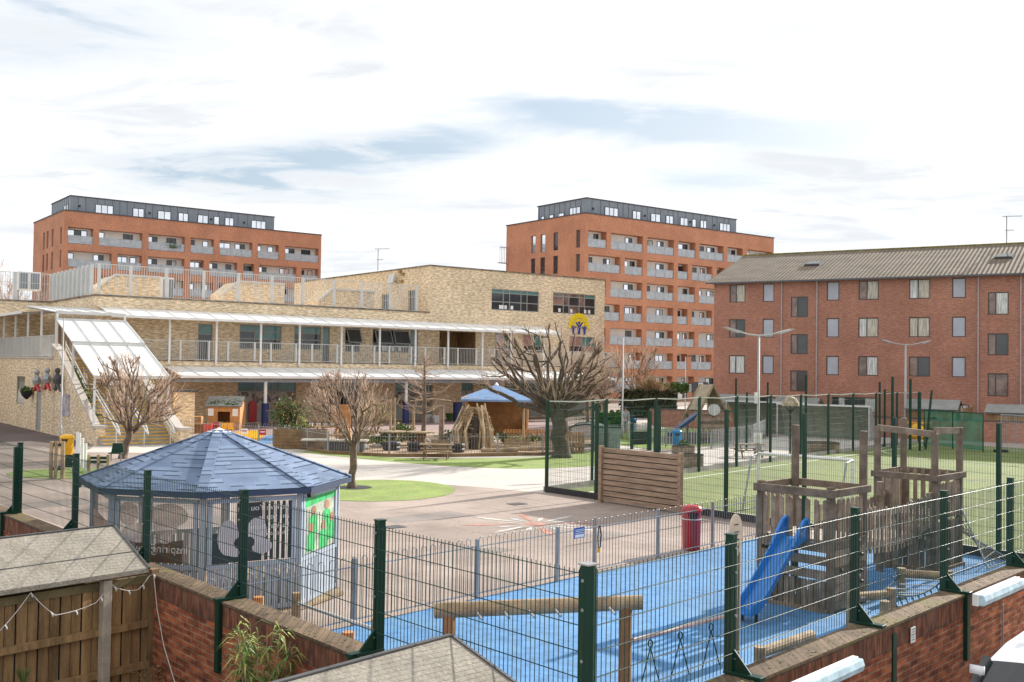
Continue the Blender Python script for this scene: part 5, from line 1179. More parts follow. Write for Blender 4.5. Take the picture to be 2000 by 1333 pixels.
# wire bowl lamp
b_ = G(1543,893); t = thing('bowl_lamp', 'black post topped by a wire dome lamp beside the curved shelters', 'lamp', tuple(b_)); hz_ = D(1543,775,b_.y).z
q = MB(); q.tube([b_, b_+V((0,0,hz_-.1))], .05, 8); q.build('post', M['black'], t); q = MB(); c = b_+V((0,0,hz_-.45))
q.lathe(c, [(.42,.0),(.40,.16),(.28,.36),(.10,.46),(.02,.48)], 16); q.build('dome', mat('straw_dome', (.42,.34,.24), .8, .3, 6), t); q = MB()
for i in range(4): a = i*math.pi/2+.3; q.tube([c-V((0,0,.35)), c+V((math.cos(a)*.38, math.sin(a)*.38, .02))], .018, 4)
q.build('stay', M['black'], t)

# ------------------------------------------------ play towers
W_ = M['wood']; FA = V((5.47,17.85,0)); ax_a = V((-.70,.714,0)).normalized(); ax_b = V((.70,.714,0)).normalized()
def tower(label, F, sa, sb, plat, hp, rail_z, skirts, tall, faces, roofrail=None):
    t = thing('play_tower', label, 'play tower', tuple(F)); cr = {'F':F, 'L':F+ax_a*sa, 'R':F+ax_b*sb, 'B':F+ax_a*sa+ax_b*sb}
    for k, c in cr.items():
        q = MB(); shs(q, c, .115, 0, tall.get(k, rail_z+.06), ax_b); q.build('post', W_, t, bevel=.012)
    q = MB(); n = 9
    for i in range(n): q.ob(F+ax_b*(sb*i/n)+V((0,0,plat-.05)), ax_b*(sb/n-.012), ax_a*sa, V((0,0,.05)))
    q.build('deck', mat('pale_worn_deck', (.42,.36,.31), .85, .2, 3, isl=.1) if 'pale_worn_deck' not in bpy.data.materials else bpy.data.materials['pale_worn_deck'], t)
    for (k0, k1, kind) in faces:
        a, b_ = cr[k0], cr[k1]; d = (b_-a); L_ = d.length; d.normalize(); n_ = V((d.y,-d.x,0)); n_ = n_ if n_.dot((a+b_)/2-(cr['F']+cr['B'])/2) > 0 else -n_
        if 'p' in kind:                           # pickets between deck and rail
            m_ = int((L_-.1)/.145); q = MB()
            for i in range(m_):
                o = a+d*(.09+(L_-.18)*i/max(1,m_-1)-.045); o.z = plat-.08; hh = rail_z-plat+(.14 if 't' in kind else -.02)
                q.prism([o, o+d*.085, o+d*.085+V((0,0,hh-.03)), o+d*.0425+V((0,0,hh)), o+V((0,0,hh-.03))], n_*.03)
            q.build('pickets', W_, t)
        if 'r' in kind: q = MB(); o = a-d*.10+n_*.06; o.z = rail_z-.05; q.ob(o, d*(L_+.2), n_*.05, V((0,0,.13))); q.build('top_rail', W_, t, bevel=.008)
        if 's' in kind:                           # horizontal slats under the deck, vertical skirt at the bottom
            q = MB()
            for z in (plat-.20, plat-.42, plat-.66): o = a+d*.05+n_*.04; o.z = z; q.ob(o, d*(L_-.1), n_*.035, V((0,0,.15)))
            q.build('slat', W_, t); m_ = int((L_-.1)/.115); q = MB()
            for i in range(m_): o = a+d*(.06+i*.115)+n_*(.04+.008*(i%2)); o.z = .03; q.ob(o, d*.092, n_*.03, V((0,0,plat-.72)))
            q.build('skirt', W_, t)
            q = MB(); o = a+n_*.075; o.z = 0; q.ob(o, d*L_, n_*.05, V((0,0,.07))); q.build('base_rail', W_, t)
        if 'c' in kind:                           # climbing wall
            q = MB(); m_ = 8
            for i in range(m_): o = a+d*.05+n_*.04; o.z = .05+(plat-.05)*i/m_; q.ob(o, d*(L_-.1), n_*.035, V((0,0,(plat-.05)/m_-.008)))
            q.build('climbing_wall', W_, t)
            rr = random.Random(5)
            for i in range(10): c = a+d*(L_*rr.uniform(.15,.85))+n_*.08; c.z = .15+.095*i; q = MB(); q.lathe(c-V((0,0,.03)), [(.02,0),(.05,.015),(.045,.045),(.015,.06)], 8); q.build('climbing_hold', M['black'], t)
        if 'k' in kind:
            m_ = int((L_-.1)/.12); q = MB()
            for i in range(m_): o = a+d*(.06+i*.12)+n_*(.04+.008*(i%2)); o.z = .03; q.ob(o, d*.10, n_*.03, V((0,0,plat-.15)))
            q.build('skirt', W_, t); q = MB(); o = a+n_*.075; o.z = 0; q.ob(o, d*L_, n_*.05, V((0,0,.07))); q.build('base_rail', W_, t)
    return t, cr
t1_, c1 = tower('weathered timber play tower carrying the blue slide', FA, 1.36, 1.2, 1.22, 0, 2.02, 0, {'B':3.1,'R':3.06,'F':2.14,'L':2.14}, (('F','L','sp'),('F','R','pcr'),('L','B','prs'),('B','R','r')))
# front pickets only at the sides of the slide mouth; carved corner rail
q = MB(); a, b_ = c1['F'], c1['L']; o = a-ax_a*.1-ax_b*.12; o.z = 1.96; q.prism([o, o+ax_a*1.56, o+ax_a*1.56+V((0,0,.14)), o+V((0,0,.14))], ax_b*.05); q.build('top_rail', W_, t1_, bevel=.01)
t2_, c2 = tower('taller timber play tower with a slanted top frame and a cargo net', V((8.80,21.7,0)), 1.25, 1.3, 1.15, 0, 1.92, 0, {'F':2.86,'L':2.95,'R':2.95,'B':3.1}, (('F','L','r'),('F','R','rp'),('L','B','ptr'),('B','R','ptr'),('F','R','k'),('F','L','k')))
q = MB(); 
for k0, k1 in (('L','F'),('F','R')): q.bar(c2[k0]+V((0,0,2.92)), c2[k1]+V((0,0,2.84 if k1 == 'F' else 2.88)), .06, .13)
q.build('top_frame', W_, t2_)
q = MB(); q.bar(c2['F']+ax_b*.3+V((0,0,1.5)), c2['F']+ax_b*.8+V((0,0,1.5)), .05, .35); q.build('play_panel', W_, t2_)
# slide
sm_ = (c1['F']+c1['L'])/2-ax_b*.06-ax_a*.06; t = thing('slide', 'bright blue plastic slide running down from the front timber tower', 'slide', tuple(sm_)); L_ = 1.95
prof = [(0,1.22),(.16,1.22),(.30,1.12),(1.25,.34),(1.48,.20),(1.72,.17)]
secs = []
for x, z in prof:
    c = sm_-ax_b*x; secs.append([c+ax_a*u+V((0,0,z+v)) for u, v in ((-.215,.17),(-.185,.18),(-.16,.02),(0,-.01),(.16,.02),(.185,.18),(.215,.17),(.18,-.02),(-.18,-.02))])
q = MB()
for i in range(len(secs)-1):
    for j in range(9): k = (j+1)%9; q.poly([secs[i][j], secs[i+1][j], secs[i+1][k], secs[i][k]])
q.poly(secs[0][::-1]); q.poly(secs[-1]); q.build('chute', M['blueslide'], t, bevel=.008)
for s in (-1,1):
    c = sm_+ax_a*(s*.20); q = MB(); q.tube([c-ax_b*.50+V((0,0,1.12)), c-ax_b*.26+V((0,0,1.38)), c-ax_b*.12+V((0,0,1.52)), c+ax_b*.0+V((0,0,1.56)), c+ax_b*.06+V((0,0,1.44)), c+ax_b*.06+V((0,0,1.22))], .032, 10)
    q.prism([c-ax_b*.48+V((0,0,1.08)), c-ax_b*.12+V((0,0,1.50)), c+ax_b*.02+V((0,0,1.54)), c+ax_b*.05+V((0,0,1.2))], ax_a*.015); q.build('side_shield', M['blueslide'], t, smooth=False)
for s in (-1,1): c = sm_-ax_b*1.5+ax_a*(s*.13); MB().tube([V((c.x,c.y,0)), c+V((0,0,.2))], .025, 6).build('foot', M['black'], t)
# bridge between the towers
ba, bb = (c1['R']+c1['B'])/2-ax_a*.25, (c2['F']+c2['L'])/2-ax_a*.15; br_ = thing('play_bridge', 'slatted timber bridge with picket sides joining the two play towers', 'bridge', tuple(ba)); bd = (bb-ba); Lb = bd.length; bd.normalize(); bn_ = V((bd.y,-bd.x,0)); q = MB(); n = int(Lb/.13)
for i in range(n):
    zz_ = .98-.14*math.sin(i/n*math.pi); o = ba+bd*(i*.13)-bn_*.42; o.z = zz_; q.ob(o, bd*.115, bn_*.84, V((0,0,.05)))
q.build('deck', bpy.data.materials['pale_worn_deck'], br_)
for s in (-.44,.42):
    q = MB(); m_ = int(Lb/.2)
    for i in range(m_): zz_ = .86-.14*math.sin(i/m_*math.pi); o = ba+bd*(.06+i*.2)+bn_*s; o.z = zz_; q.ob(o, bd*.085, bn_*.028, V((0,0,.80+.02*(i%3))))
    q.build('pickets', W_, br_); q = MB(); pts = [ba+bd*(Lb*k/6)+bn_*(s-.0)+V((0,0,1.60-.14*math.sin(k/6*math.pi))) for k in range(7)]
    for k in range(6): q.bar(pts[k], pts[k+1], .045, .10)
    q.build('side_rail', W_, br_); q = MB()
    pts = [p-V((0,0,.58)) for p in pts]
    for k in range(6): q.bar(pts[k], pts[k+1], .045, .12)
    q.build('bottom_rail', W_, br_)
for k_ in (.80,.93):
    c = ba.lerp(bb,k_)+bn_*-.40; q = MB(); shs(q, c, .11, 0, 1.85, ax_b); q.build('bridge_post', W_, br_)
# cargo net
nt_ = thing('cargo_net', 'dark rope climbing net stretched from the rear play tower to the ground', 'climbing net', tuple(c2['R'])); q = MB()
n0 = c2['R']+V((0,0,1.3)); n1 = c2['R']+ax_a*.2+V((0,0,1.3))+ax_b*.1; e0 = G(1893,1106); e0 = V((10.0,21.9,.05)); e1_ = V((11.0,23.0,.05)); n1 = c2['B']+V((0,0,1.3))
for i in range(8):
    k = i/7; q.tube([n0.lerp(n1,k), e0.lerp(e1_,k)], .012, 4); q.tube([n0.lerp(e0,k), n1.lerp(e1_,k)], .012, 4)
q.build('rope_net', mat('weathered_pale_rope', (.30,.27,.22), .9), nt_); q = MB(); q.tube([n0, e0], .02, 6); q.tube([n1, e1_], .02, 6); q.build('edge_rope', M['galv'], nt_)
# log beam with pegs
ra = V((-.95,13.65,.93)); rb_ = V((1.72,13.45,1.12)); t = thing('log_climbing_beam', 'round log beam with steel pegs on two timber posts, just behind the mesh fence', 'climbing frame', (ra.x,ra.y,0))
q = MB(); q.tube([ra, ra.lerp(rb_,.5), rb_], [.105,.10,.095], 16); q.build('log', M['woodl'], t, smooth=False)
for p in (ra.lerp(rb_,.07), ra.lerp(rb_,.92)): MB().tube([V((p.x,p.y,0)), p], .085, 12).build('post', mat('reddish_log_post', (.30,.15,.06), .8, .3, 3) if 'reddish_log_post' not in bpy.data.materials else bpy.data.materials['reddish_log_post'], t)
for k in (.21,.34,.46,.585,.71,.84): c = ra.lerp(rb_,k)-V((0,.10,.03)); MB().tube([c, c+V((.06,-.13,-.05))], .02, 8).build('peg', M['chrome'], t)
# carved pole and rope bar
pl_ = V((3.17,14.80,0)); t = thing('carved_pole', 'thick upright log with a pale slanted notched face, behind the second fence post', 'log pole', tuple(pl_))
q = MB(); q.tube([pl_, pl_+V((0,0,1.75))], .10, 14); q.build('log', M['woodl'], t); q = MB()
q.prism([pl_+V((math.sin(a)*.10+.02*math.cos(a), -.09+.06*math.cos(a), 1.80+.29*math.cos(a))) for a in [i*.3927 for i in range(16)]], (0,-.05,0)); o = q.build('carved_face', mat('pale_cut_wood', (.62,.50,.38), .8, .15, 4), t)
for i in range(4): q = MB(); q.tube([pl_+V((-.02,-.17+.02*i,1.64+.10*i)), pl_+V((.04,-.17+.02*i,1.65+.10*i))], .008, 6); q.build('notch', M['black'], o)
pa = V((1.60,13.42,.64)); pb = V((3.02,14.70,.66)); t = thing('rope_swing_bar', 'red and white steel bar with hanging green ropes between log post and carved pole', 'climbing bar', (pa.x,pa.y,0))
q = MB(); q.tube([pa, pb], .03, 10); q.build('bar', mat('pinkish_steel_tube', (.50,.38,.37), .4, .3, 4), t); rp_ = mat('green_rope', (.02,.05,.035), .8)
for k, l_ in ((.18,.5),(.5,.62),(.85,.55)):
    c = pa.lerp(pb,k); q = MB(); q.tube([c+V((.028*math.cos(a),.0,-.10+.05*math.sin(a))) for a in [i*.63 for i in range(11)]], .010, 5); q.tube([c-V((0,0,.15)), c+V((.14,.1,-.64))], .009, 5); q.tube([c-V((0,0,.15)), c+V((-.14,-.12,-.64))], .009, 5); q.build('rope', rp_, t)
# low logs and rope steps near the wall
def log_(label, a, b_, r, h0, posts, nm='log_obstacle'):
    t = thing(nm, label, 'log frame', (a.x,a.y,0)); MB().tube([a, b_], r, 12).build('log', M['woodl'], t)
    for p in posts: MB().tube([V((p.x,p.y,0)), p+V((0,0,.10))], r*1.05, 12).build('post', M['woodl'], t)
    return t
log_('low round log on a short post, between wall and carved pole', V((3.3,13.75,.42)), V((4.25,14.7,.42)), .075, 0, [V((3.3,13.75,.40))])
la, lb_ = V((5.55,17.0,.46)), V((6.35,17.4,.44)); lc, ld = V((7.15,19.1,.46)), V((7.95,19.0,.44))
t = log_('low log frame in front of the play bridge holding rope rungs, nearer one', la, lb_, .075, 0, [la, lb_, V((5.95,16.6,.40))]); log_('low log frame in front of the play bridge holding rope rungs, farther one', lc, ld, .075, 0, [lc, ld])
t = thing('rope_ladder', 'sagging rope ladder with silver and red rungs between two low log frames', 'rope ladder', (la.x,la.y,0)); q = MB(); q2 = MB()
for k in range(10):
    s = k/9; a = la.lerp(lc,s)+V((.15,0,-.16*math.sin(s*math.pi))); b_ = lb_.lerp(ld,s)+V((0,0,-.16*math.sin(s*math.pi))); q2.tube([a,b_], .016, 6)
    q.tube([b_, b_+V((.12,-.05,-.30))], .012, 4)
for a, b_ in ((la,lc),(lb_,ld)): q.tube([a.lerp(b_,s/9)+V((0,0,-.16*math.sin(s/9*math.pi))) for s in range(10)], .014, 5)
q.tube([lb_.lerp(ld,s/9)+V((.14,-.06,-.30-.16*math.sin(s/9*math.pi))) for s in range(10)], .012, 5); q.build('rope', rp_, t); q2.build('rung', M['chrome'], t)
# parallel low rails left by the pavilion
for i, (x0, y0, x1, y1, lab) in enumerate(((578,1178,735,1230,'low steel rail on timber stubs beside the pavilion, farther one'),(505,1190,680,1262,'low steel rail on timber stubs along the wall, nearer one'))):
    a = G(x0,y0,.36 if i == 0 else .9); b_ = G(x1,y1,.36 if i == 0 else .9); t = thing('balance_rail', lab, 'rail', (a.x,a.y,0), 'low steel rails')
    MB().tube([a, b_], .028, 8).build('rail', M['railw'], t)
    for p in (a, b_): MB().tube([V((p.x,p.y,0)), V((p.x,p.y,p.z+.16))], .07, 10).build('stub', M['woodo'] if i else M['woodl'], t)

# ------------------------------------------------ bins
def bin_(x, y, h, r, m_, label, slot=True, n=24):
    b_ = G(x, y); t = thing('litter_bin', label, 'litter bin', tuple(b_)); q = MB(); q.lathe(b_, [(r*.84,0),(r*.88,.02),(r*.96,h*.86),(r*.98,h*.87)], n); bo = q.build('body', M[m_], t, smooth=True)
    q = MB(); q.lathe(b_, [(r*1.06,h*.865),(r*1.08,h*.90),(r*.98,h*.98),(r*.55,h*1.02),(r*.05,h*1.03)], n); q.build('lid', M[m_], t, smooth=True)
    if slot:
        q = MB(); pts = []
        for a in range(11): k = -1+a/5; an_ = -math.pi/2+k*.55; pts.append(b_+V((math.cos(an_)*r*1.0, math.sin(an_)*r*1.0, h*.84-.16*h*(1-k*k))))
        for i in range(10): q.poly([pts[i], pts[i+1], V((pts[i+1].x,pts[i+1].y,b_.z+h*.85)), V((pts[i].x,pts[i].y,b_.z+h*.85))])
        q.build('opening', M['black'], t)
    return t
t = bin_(1350,1074,1.0,.23,'red','glossy red litter bin behind the bow top fence'); b_ = G(1350,1074); q = MB(); q.lathe(b_+V((0,0,.70)), [(.236,0),(.236,.02)], 24); q.build('band', M['white'], t)
bin_(1322,880,1.02,.24,'bluebin','bright blue litter bin behind the timber barrier, in front of the wooden climbing tower')
bin_(1236,848,.98,.24,'bluebin','bright blue litter bin beside the green gate frame, farther one')
bin_(130,900,1.05,.27,'yellow','yellow litter bin with dark mouth beside the thin white lamp column')
# white bollards and green play furniture by the grass patch
for i, (x, y, h) in enumerate(((150,905,1.25),(154,908,1.25),(160,915,1.15),(166,922,1.05))):
    b_ = G(x,y); tag(MB().tube([b_, b_+V((0,0,h))], .055, 10).build('bollard', M['white'], loc=b_), ('leftmost of four slim white bollards right of the yellow bin','second from left of four slim white bollards right of the yellow bin','third from left of four slim white bollards right of the yellow bin','rightmost and nearest of four slim white bollards right of the yellow bin')[i], 'bollard', 'white bollards')
def logs_panel(xs, yb, h, label, green=True):
    ps = [G(x,yb) for x in xs]; t = thing('log_play_wall', label, 'log wall', tuple(ps[0]), 'log play panels')
    for p in ps: MB().tube([p, p+V((0,0,h))], .07, 8).build('log_post', M['woodl'], t)
    for z in (.35, h-.12): MB().bar(ps[0]+V((0,0,z)), ps[-1]+V((0,0,z)), .05, .10).build('green_rail', M['green'], t)
    return t
logs_panel((99,109,122), 936, 1.3, 'short panel of three log posts on the grass patch, left of the pavilion')
logs_panel((173,192,211), 921, .62, 'low log panel with green rails between bollards and pavilion roof')
for i, (x, y, lab) in enumerate(((134,928,'green play seat on the grass patch in front of the yellow bin'),(229,900,'green play seat just above the left slope of the pavilion roof'))):
    b_ = G(x,y); t = thing('garden_chair', lab, 'seat', tuple(b_), 'green play seats'); q = MB(); q.prism([b_+V((a,0,z)) for a, z in ((-.26,.35),(-.2,.72),(.2,.72),(.26,.35))], (0,.05,0)); q.build('backrest', M['green'], t)
    q = MB(); q.ob(b_+V((-.25,-.35,.3)), (.5,0,0), (0,.38,0), (0,0,.05)); q.build('seat', M['green'], t)
    for sx in (-.2,.2): MB().tube([b_+V((sx,-.15,0)), b_+V((sx,-.15,.3))], .03, 6).build('leg', M['galv'], t)

# ------------------------------------------------ picnic tables
def picnic(x, y, label, rz, m_='wood', s=1.):
    b_ = G(x,y); t = thing('picnic_table', label, 'picnic table', tuple(b_), 'picnic tables'); ca, sa = math.cos(rz), math.sin(rz)
    X = V((ca,sa,0))*s; Y = V((-sa,ca,0))*s; Z = V((0,0,1))*s; m_ = M[m_]
    q = MB()
    for i in range(5): q.ob(b_-X*.75+Y*(-.33+i*.135)+Z*.62, X*1.5, Y*.12, Z*.04)
    q.build('table_top', m_, t)
    for sg_ in (-1,1):
        q = MB()
        for i in range(2): q.ob(b_-X*.75+Y*(sg_*.68-.12+i*.125)+Z*.36, X*1.5, Y*.115, Z*.04)
        q.build('bench_seat', m_, t)
        for e in (-.5,.5): MB().bar(b_+X*e+Y*(sg_*.62), b_+X*e+Y*(sg_*.2)+Z*.62, .05*s, .09*s).build('leg', m_, t)
    for e in (-.5,.5): MB().bar(b_+X*e-Y*.75+Z*.33, b_+X*e+Y*.75+Z*.33, .045*s, .08*s).build('cross_beam', m_, t)
    return t
picnic(852,897,'dark timber picnic table on the lawn between the two pollarded trees', .0, 'woodp', 1.0)
picnic(1112,884,'dark timber picnic table partly hidden by the large tree trunk', .5, 'woodp', .75)
picnic(1462,893,'grey green round edged picnic table left of the grey lamp column', .1, 'wood', .95)
def planter(x, y, w_, d_, h, label, m_='wood', rz=0, boards=5, top='leafb', tops=True):
    b_ = G(x,y); t = thing('planter', label, 'planter', tuple(b_), 'timber planters'); ca, sa = math.cos(rz), math.sin(rz); X = V((ca,sa,0)); Y = V((-sa,ca,0))
    for k, (o, e, n_) in enumerate(((-X*w_/2, X*w_, Y*.04),(-X*w_/2+Y*(d_-.04), X*w_, Y*.04),(-X*w_/2+Y*.04, Y*(d_-.08), X*.04),(X*(w_/2-.04)+Y*.04, Y*(d_-.08), X*.04))):
        q = MB()
        for i in range(boards): q.ob(b_+o+V((0,0,.02+i*h/boards)), e, n_, V((0,0,h/boards-.012)))
        q.build('side', M[m_], t)
    q = MB(); q.ob(b_-X*(w_/2-.05)+Y*.05, X*(w_-.1), Y*(d_-.1), V((0,0,h*.8))); q.build('soil', M['barkd'], t)
    if tops: leaves('plants', M[top], blob(b_+Y*d_/2+V((0,0,h+.1)), w_*.42, d_*.35, .2, 90, int(x)), .07, t)
    return t
planter(1356,914,1.2,.8,.55,'dark slatted planter box at the pitch edge, right end of the timber barrier', tops=False, rz=.7)
planter(1345,890,.9,.7,.45,'small dark planter behind the larger one at the end of the timber barrier', rz=.7, top='leafg')
planter(1610,886,1.6,.9,.55,'dark slatted planter on the forecourt in front of the curved shelters', rz=.1, tops=False)
planter(585,878,2.6,.7,.95,'large dark slatted planter inside the nursery fence, right of the pavilion roof', m_='woodp', boards=6, top='leafg')

# ------------------------------------------------ nursery garden
def house(x, y, w_, d_, h, hr, label, wall_, roof_, ridge_along_x=True, open_=True, rz=.0):
    b_ = G(x,y); t = thing('playhouse', label, 'playhouse', tuple(b_)); X = V((math.cos(rz),math.sin(rz),0)); Y = V((-math.sin(rz),math.cos(rz),0))
    fr = Fr(b_[:2], X[:2], Y[:2]); q = MB(); ops = [(-w_*.18, w_*.2, .05 if open_ else h*.4, h*.72)]
    wall_open(q, fr, -w_/2, w_/2, 0, h, ops, .06); q.poly([fr.p(-w_/2,0,0),fr.p(-w_/2,h,0),fr.p(-w_/2,hr,d_/2),fr.p(-w_/2,h,d_),fr.p(-w_/2,0,d_)]); q.poly([fr.p(w_/2,0,0),fr.p(w_/2,h,0),fr.p(w_/2,hr,d_/2),fr.p(w_/2,h,d_),fr.p(w_/2,0,d_)]); q.poly([fr.p(-w_/2,0,d_),fr.p(w_/2,0,d_),fr.p(w_/2,h,d_),fr.p(-w_/2,h,d_)])
    q.build('walls', M[wall_], t); q = MB(); o = .12
    for t0, t1 in ((-o,d_/2),(d_+o,d_/2)):
        z0_ = h-(hr-h)*o/(d_/2); q.poly([fr.p(-w_/2-o,z0_,t0), fr.p(w_/2+o,z0_,t0), fr.p(w_/2+o,hr,t1), fr.p(-w_/2-o,hr,t1)]); q.poly([fr.p(-w_/2-o,z0_-.05,t0), fr.p(-w_/2-o,hr-.05,t1), fr.p(w_/2+o,hr-.05,t1), fr.p(w_/2+o,z0_-.05,t0)])
    q.build('roof', M[roof_], t); return t, fr
t, fr = house(436,840,2.0,1.4,1.55,2.05,'small wooden playhouse with a green roof against the dark school wall','woodo','feltg')
pts = []; rr = random.Random(3)
for i in range(260): u = rr.uniform(-1,1); k = rr.random(); pts.append(fr.p(u, 1.53+.5*k, k*.8-.05))
leaves('green_roof', M['leafg'], pts, .09, t)
for x in (-.78,.72): q = MB(); q.fbox(fr, x-.17, x+.17, .85, 1.3, -.04, -.01); q.build('poster', M['white'], t)
def chair(x, y, m_, label, rz=0):
    b_ = G(x,y); t = thing('child_chair', label, 'chair', tuple(b_), 'small plastic chairs'); q = MB(); q.box(b_+V((0,0,.28)), (.34,.34,.04), rz); q.build('seat', M[m_], t)
    q = MB(); q.box(b_+V((.15*math.sin(-rz),.15*math.cos(rz),.32)), (.34,.04,.32), rz); q.build('backrest', M[m_], t)
    for sx in (-.14,.14):
        for sy in (-.14,.14): MB().tube([b_+V((sx,sy,0)), b_+V((sx,sy,.28))], .02, 5).build('leg', M[m_], t)
chair(436,848,'yellow','yellow plastic chair in front of the playhouse, left one'); chair(450,848,'yellow','yellow plastic chair in front of the playhouse, right one', .4); chair(421,846,'red','red plastic chair in front of the playhouse')
b_ = G(436,846); t = thing('play_table', 'low red plastic table behind the yellow chairs', 'table', tuple(b_)); MB().box(b_+V((0,.25,.48)), (1.1,.6,.05), 0).build('table_top', M['red'], t)
for sx in (-.5,.5):
    for sy in (0,.5): MB().tube([b_+V((sx,sy,0)), b_+V((sx,sy,.48))], .025, 5).build('leg', M['red'], t)
b_ = G(376,846); t = thing('play_shelf', 'low orange wooden play shelf with holes near the staircase', 'shelf', tuple(b_)); q = MB(); q.box(b_, (1.1,.4,.04)); q.box(b_+V((0,0,.5)), (1.1,.4,.04)); q.box(b_+V((0,.18,.04)), (1.1,.03,.7)); q.box(b_+V((-.53,0,.04)), (.04,.36,.9)); q.box(b_+V((.53,0,.04)), (.04,.36,.9)); q.box(b_+V((0,0,.94)), (1.1,.4,.04)); q.build('frame', M['woodo'], t)
q = MB(); q.box(b_+V((.9,.0,0)), (.5,.4,.55)); q.build('red_crate', M['red'], t)
b_ = G(358,845); t = thing('notice_board', 'white board with pictogram rows on posts beside the staircase foot', 'sign', tuple(b_)); zc_ = D(358,806,b_.y).z
for sx in (-.28,.28): MB().box(b_+V((sx,0,0)), (.05,.05,zc_+.4)).build('post', M['white'], t)
MB().box(b_+V((0,-.04,zc_-.45)), (.55,.03,.95)).build('board', M['white'], t); q = MB()
for i in range(3):
    for j in range(3): q.box(b_+V((-.16+.16*i,-.062,zc_-.32+.27*j)), (.09,.004,.11))
q.build('pictogram', M['coping'], t)
b_ = G(352,850); t = thing('brick_pillar', 'squat buff brick pillar with flat cap right of the staircase', 'pillar', tuple(b_)); MB().box(b_+V((-.2,1.2,0)), (1.0,.7,2.4), .65).build('shaft', M['buff'], t); MB().box(b_+V((-.2,1.2,2.4)), (1.3,.9,.12), .65).build('cap', M['coping'], t)
def bush(name, label, x, y, w_, h, mats, n, s, cat='shrub', seed=1, dz=.0, Y=None):
    b_ = G(x,y) if Y is None else V((D(x,y,Y).x,Y,0)); t = thing(name, label, cat, tuple(b_)); r = random.Random(seed); q = MB()
    for i in range(9): a = r.uniform(0,6.28); q.tube([b_, b_+V((math.cos(a)*w_*.2, math.sin(a)*w_*.2, h*.5)), b_+V((math.cos(a)*w_*.4, math.sin(a)*w_*.4, h*.85))], [.035,.02,.01], 5)
    q.build('stems', M['bark'], t)
    for i, m_ in enumerate(mats): leaves('foliage', M[m_], blob(b_+V((0,0,h*.55+dz)), w_*.5, w_*.5, h*.48, n//(i+1), seed+i, .35), s, t, seed=seed+i)
    return t
bush('evergreen_shrub', 'dense bronze and green evergreen shrub right of the blue padded column', 561, 856, 2.3, 2.4, ('leafg','leafb'), 1500, .085, seed=4)
bush('yellow_shrub', 'small yellow green shrub right of the bronze evergreen', 590, 858, .9, 1.2, ('leafy',), 350, .07, seed=6)
bush('green_shrub', 'bright green shrub left of the thin young tree', 785, 862, 1.5, 1.0, ('leafg','leafy'), 500, .08, seed=7)
bush('climbing_shrub', 'reddish brown shrub behind the pollarded tree of the round lawn', 735, 848, 2.1, 2.3, ('leafb','leafy'), 420, .08, seed=9)
bush('green_shrub', 'low green plants behind the nursery fence by the pollarded tree', 745, 872, 2.6, .6, ('leafg','leafy'), 420, .08, seed=12)
bush('green_shrub', 'dark low shrub under the wicker hut', 905, 868, 3.2, .8, ('leafd','leafg'), 600, .09, seed=13)
bush('green_shrub', 'low green plants right of the wicker hut', 1010, 868, 2.0, .5, ('leafy','leafb'), 260, .08, seed=14)
# outdoor kitchen, crates, tyres, logs
b_ = G(642,872); t = thing('mud_kitchen', 'wooden outdoor play kitchen with shelves and white tubs inside the nursery fence', 'play kitchen', tuple(b_)); q = MB()
for z in (.0,.55,.95): q.box(b_+V((0,0,z)), (2.2,.55,.05))
for x in (-1.08,-.3,.4,1.08): q.box(b_+V((x,0,0)), (.05,.55,1.0))
q.box(b_+V((.55,.25,1.0)), (1.0,.05,1.1)); q.build('shelf_unit', M['woodo'], t)
for i in range(5): MB().lathe(b_+V((-.9+.36*i,-.05,1.0)), [(.09,0),(.12,.16)], 10).build('tub', M['curtw'], t)
b_ = G(650,884); t = thing('sand_table', 'long pale topped table on dark frame inside the nursery fence', 'table', tuple(b_)); MB().box(b_+V((0,.6,.5)), (3.1,.8,.07)).build('table_top', M['path'], t); MB().box(b_+V((.5,.6,.05)), (1.8,.6,.45)).build('dark_box', M['coping'], t)
for i, (x, y, r_2) in enumerate(((765,880,.42),(812,882,.42),(893,884,.36))):
    b_ = G(x,y); t = thing('tyre_stack', ('two stacked black tyres, left of the two table tops','two stacked black tyres below the right table top','two stacked black tyres in the sand under the wicker hut')[i], 'tyres', tuple(b_), 'tyre stacks')
    for k in range(2): q = MB(); q.lathe(b_+V((0,0,.22*k)), [(r_2*.6,.02),(r_2*.9,.0),(r_2,.06),(r_2,.15),(r_2*.9,.21),(r_2*.6,.2)], 16); q.build('tyre', M['black'], t)
for i, (x, y) in enumerate(((765,872),(822,873))):
    b_ = G(x,y); t = thing('round_table', ('pale round cable drum table in the nursery garden, left one','pale round cable drum table in the nursery garden, right one')[i], 'table', tuple(b_), 'cable drum tables'); MB().lathe(b_+V((0,0,.72)), [(.75,0),(.75,.06)], 16).build('table_top', M['woodl'], t); MB().lathe(b_, [(.3,0),(.25,.1),(.25,.72)], 10).build('drum', M['woodp'], t)
rr = random.Random(17)
for i in range(7):
    x, y = rr.uniform(930,1050), rr.uniform(868,886); b_ = G(x,y); L2 = rr.uniform(1.2,2.6); a = rr.uniform(-.35,.35); d = V((math.cos(a),math.sin(a),0))
    tag(MB().tube([b_+V((0,0,.12)), b_+d*L2+V((0,0,.12+rr.uniform(-.02,.15)))], .10, 9).build('log', M['woodl'], loc=b_), 'pale bare log lying in the sand right of the wicker hut, among similar logs', 'log', 'logs in the nursery sand')
